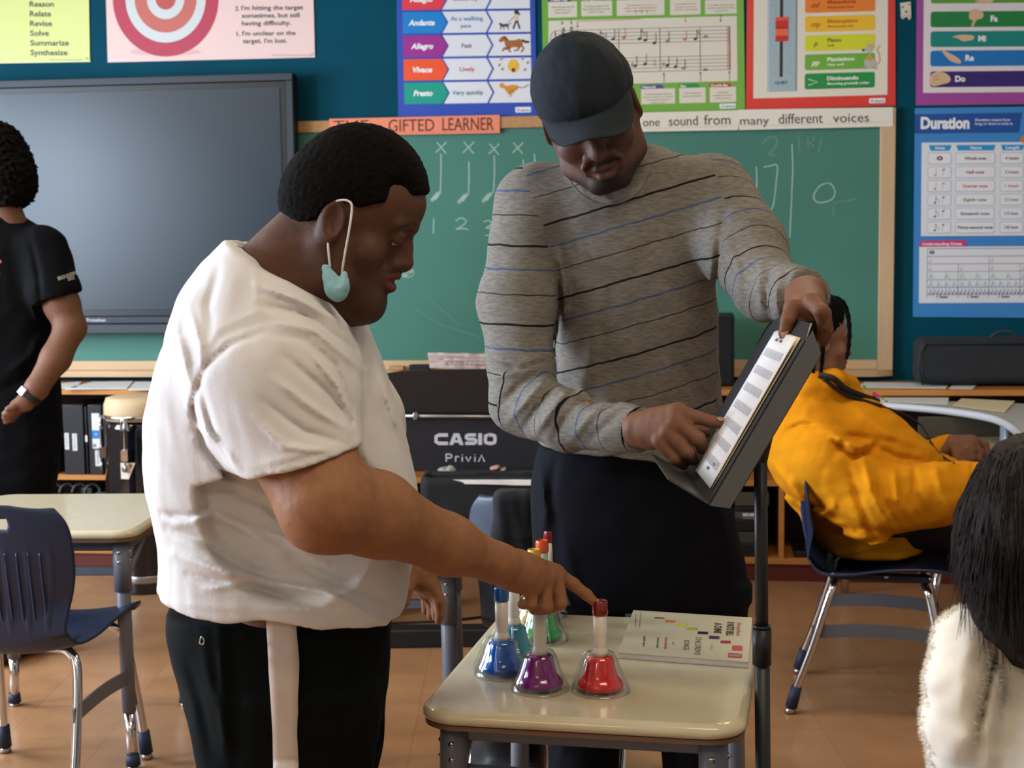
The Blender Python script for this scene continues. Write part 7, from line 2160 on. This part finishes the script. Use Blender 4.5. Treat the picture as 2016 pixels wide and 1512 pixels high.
# watch
wp = at(62, 778, 4.975); wdv = (at(72, 765, 4.98) - at(50, 792, 4.97)).normalized()
W5 = thing('wristwatch', tuple(wp), 'silver and black wristwatch on the wrist at the left edge', 'watch')
q = MB(); q.lathe([(.0365, -.011), (.0395, -.011), (.0395, .011), (.0365, .011)], mat('black_strap', '#101114', .5), c=at(60, 780, 4.974), ax=wdv, seg=28, closed=True); q.build('strap', W5)
xx, yy, zz = basis(wdv); q = MB(); n_ = Vector((-.62, -.72, .1)); n_ = (n_ - wdv * n_.dot(wdv)).normalized()
q.box(at(60, 780, 4.974) + n_ * .040, (.030, .034, .010), M_steel, ax=(wdv, n_.cross(wdv), n_)); q.build('case', W5, bevel=.003)

# ---------------------------------------------------------------- person at the lower right, seen from behind
YN = 1.78
P6 = thing('person', (at(2010, 1400, YN).x, YN, 0), 'person in a fluffy cream jacket with long dark hair, seen from behind', 'person')
hc = at(2010, 1010, YN)
F = Field(.008)
F.ell(tuple(hc + Vector((.02, .01, -.01))), (.062, .075, .085), k=.02); F.cap(tuple(hc + Vector((.02, .02, -.08))), tuple(hc + Vector((.04, .03, -.2))), .045, .055, k=.03)
F.cap(tuple(hc + Vector((.04, .03, -.25))), tuple(hc + Vector((.05, .05, -.65))), .09, .10, k=.05)
V, FC = F.mesh(); np_mesh('body', V, FC, M_skin_p, P6, color=np.tile(np.array(lin('#7a5240')), (len(V), 1)))
M_lh = mat('long_dark_hair', '#1a1210', .65, var=.35, vscale=90, spec=.22, stretch=(1, 1, .1))
F = Field(.004)
def NP(x, y, d=0): p = at(x, y, YN + d); return (p.x, p.y, p.z)
F.ell(NP(2046, 980, .0), (.070, .088, .070), k=.02)
F.chain([NP(2030, 970, -.02), NP(2000, 1040, -.03), NP(1984, 1110, -.035), NP(2000, 1190, -.04), NP(2026, 1256, -.04)], [.058, .064, .055, .042, .018], k=.03)
F.chain([NP(2040, 960, -.04), NP(2045, 1080, -.05), NP(2045, 1200, -.05), NP(2050, 1270, -.05)], [.06, .07, .06, .03], k=.03)
F.displace(lumps(.02, .004, 131, stretch=(1.5, 1.5, .12))); F.displace(lumps(.008, .0015, 132, stretch=(1.5, 1.5, .08)))
V, FC = F.mesh(); HN = np_mesh('hair', V, FC, M_lh, P6)
_b6 = BVHTree.FromPolygons([Vector(v) for v in V], [list(map(int, f)) for f in FC])
rs = random.Random(3)
q = MB(); n = 0
for i in range(420):
    x = rs.uniform(1905, 2045); y = rs.uniform(885, 1120)
    d = ray(x, y).normalized(); h = _b6.ray_cast(CAM, d)
    if h[0] is None: continue
    p = h[0] + h[1] * .001; pts = [p]; L_ = rs.uniform(.06, .14); v = Vector((-.25 * (2000 - x) / 100 * .35, -.1, -1))
    if y > 1080: v = Vector((.35, -.05, -1))
    out = rs.uniform(.0, .35) * (1 if rs.random() < .35 else .15)
    for k in range(5):
        p = p + (v + h[1] * out).normalized() * (L_ / 5); v = (v + Vector((rs.uniform(-.12, .12), rs.uniform(-.1, .1), -.1)))
        loc_, nor, _, _ = _b6.find_nearest(p)
        if (p - loc_).dot(nor) < .001: p = loc_ + nor * .0015
        pts.append(p)
    q.tube(pts, [.0009, .0009, .0008, .0007, .0005, .0002], M_lh, seg=3, caps=False)
for i in range(110):
    t0 = rs.uniform(0, 1); x0 = 2030 - 125 * t0 ** .8; y0 = 876 + 170 * t0
    p = at(x0, y0, YN - .02 + rs.uniform(-.03, .03)); pts = [p]; v = Vector((-.9 + .6 * t0, rs.uniform(-.2, .2), -.5 - .4 * t0))
    for k in range(7):
        p = p + v.normalized() * rs.uniform(.010, .018); v = v + Vector((.10 + rs.uniform(-.12, .12), rs.uniform(-.1, .1), -.28)); pts.append(p)
    q.tube(pts, [.0006, .0006, .0006, .0005, .0005, .0004, .0003, .0002], M_lh, seg=3, caps=False)
o = q.build('hair_strands', HN); o['kind'] = 'stuff'
# fine flyaway strands at the left of the head
M_fur = mat('cream_faux_fur', '#f3ecdf', .95, spec=.1, var=.06, vscale=40)
F = Field(.006)
F.chain([NP(1928, 1232, .04), NP(1908, 1262, .0), NP(1893, 1340, -.03), NP(1892, 1430, -.035), NP(1912, 1530, -.03)], [.030, .038, .040, .042, .046], k=.02)
F.chain([NP(1930, 1225, .05), NP(1960, 1240, .06)], [.02, .02], k=.02)
F.ell(NP(2040, 1480, .02), (.105, .12, .135), k=.01)
F.chain([NP(2010, 1330, .03), NP(2080, 1330, .06)], [.05, .06], k=.03)
F.chain([NP(1985, 1300, .035), NP(2030, 1290, .035), NP(2080, 1285, .05)], [.04, .055, .06], k=.03)
F.chain([NP(2030, 1540, .03), (NP(2030, 1540)[0], YN + .02, .60)], [.12, .135], k=.05)
F.displace(folds([([(1962, 1225), (1955, 1300), (1938, 1370), (1925, 1440), (1928, 1500)], 8, -.022), ([(1920, 1215), (1905, 1300), (1890, 1400)], 16, .004)]))
F.displace(lumps(.05, .003, 141))
V, FC = F.mesh(); JK = np_mesh('jacket', V, FC, M_fur, P6)
tri = V[FC]; cen_f = tri.mean(1); nn = np.cross(tri[:, 2] - tri[:, 0], tri[:, 3] - tri[:, 1]); nn /= np.linalg.norm(nn, axis=1)[:, None] + 1e-9
X_, Y__ = proj(cen_f); facing = ((cen_f - np.array(CAM)) * nn).sum(1) < .45
vd_ = cen_f - np.array(CAM); vd_ /= np.linalg.norm(vd_, axis=1)[:, None]
sel = np.nonzero(facing & (np.abs((vd_ * nn).sum(1)) < .42) & (X_ < 2080) & (Y__ < 1560) & (Y__ > 1150))[0]
R_ = np.random.RandomState(2); vs = []; fs = []
for i in R_.choice(sel, min(len(sel) * 6, 26000)):
    c = cen_f[i] + (tri[i, R_.randint(4)] - cen_f[i]) * R_.rand(); dirn = nn[i] + R_.normal(size=3) * .38 + np.array([0, 0, -.35]); dirn /= np.linalg.norm(dirn)
    L_ = R_.uniform(.004, .0075); t = np.cross(dirn, R_.normal(size=3)); t /= np.linalg.norm(t) + 1e-9
    b = len(vs); vs += [tuple(c + t * .0005), tuple(c - t * .0005), tuple(c + dirn * L_)]; fs.append((b, b + 1, b + 2))
q = MB(); q.add(vs, fs, M_fur, True); o = q.build('fur', JK); o['kind'] = 'stuff'
sx6, sy6 = NP(2035, 1400)[0], YN
F = Field(.01)
F.chain([(sx6, sy6 + .02, .62), (sx6, sy6 + .02, .545)], [.13, .11], k=.04)
for dx in (-.085, .085):
    F.chain([(sx6 + dx, sy6 + .02, .545), (sx6 + dx, sy6 + .40, .54)], [.085, .065], k=.03); F.chain([(sx6 + dx, sy6 + .40, .53), (sx6 + dx, sy6 + .42, .10)], [.062, .045], k=.02)
F.plane((0, 0, .468), (0, -.02, -1)) if False else None
V, FC = F.mesh(); np_mesh('leggings', V, FC, mat('black_leggings', '#0f0f12', .9, spec=.12), P6)
for dx in (-.085, .085):
    F = Field(.01); F.cap((sx6 + dx, sy6 + .40, .05), (sx6 + dx, sy6 + .56, .042), .042, .038, k=.02); F.plane((0, 0, .004), (0, 0, -1)); V, FC = F.mesh(); np_mesh('shoe', V, FC, M_blackp, P6)
make_chair('navy plastic chair under the fluffy cream jacket', (sx6, sy6 + .13, 0), 0.0)
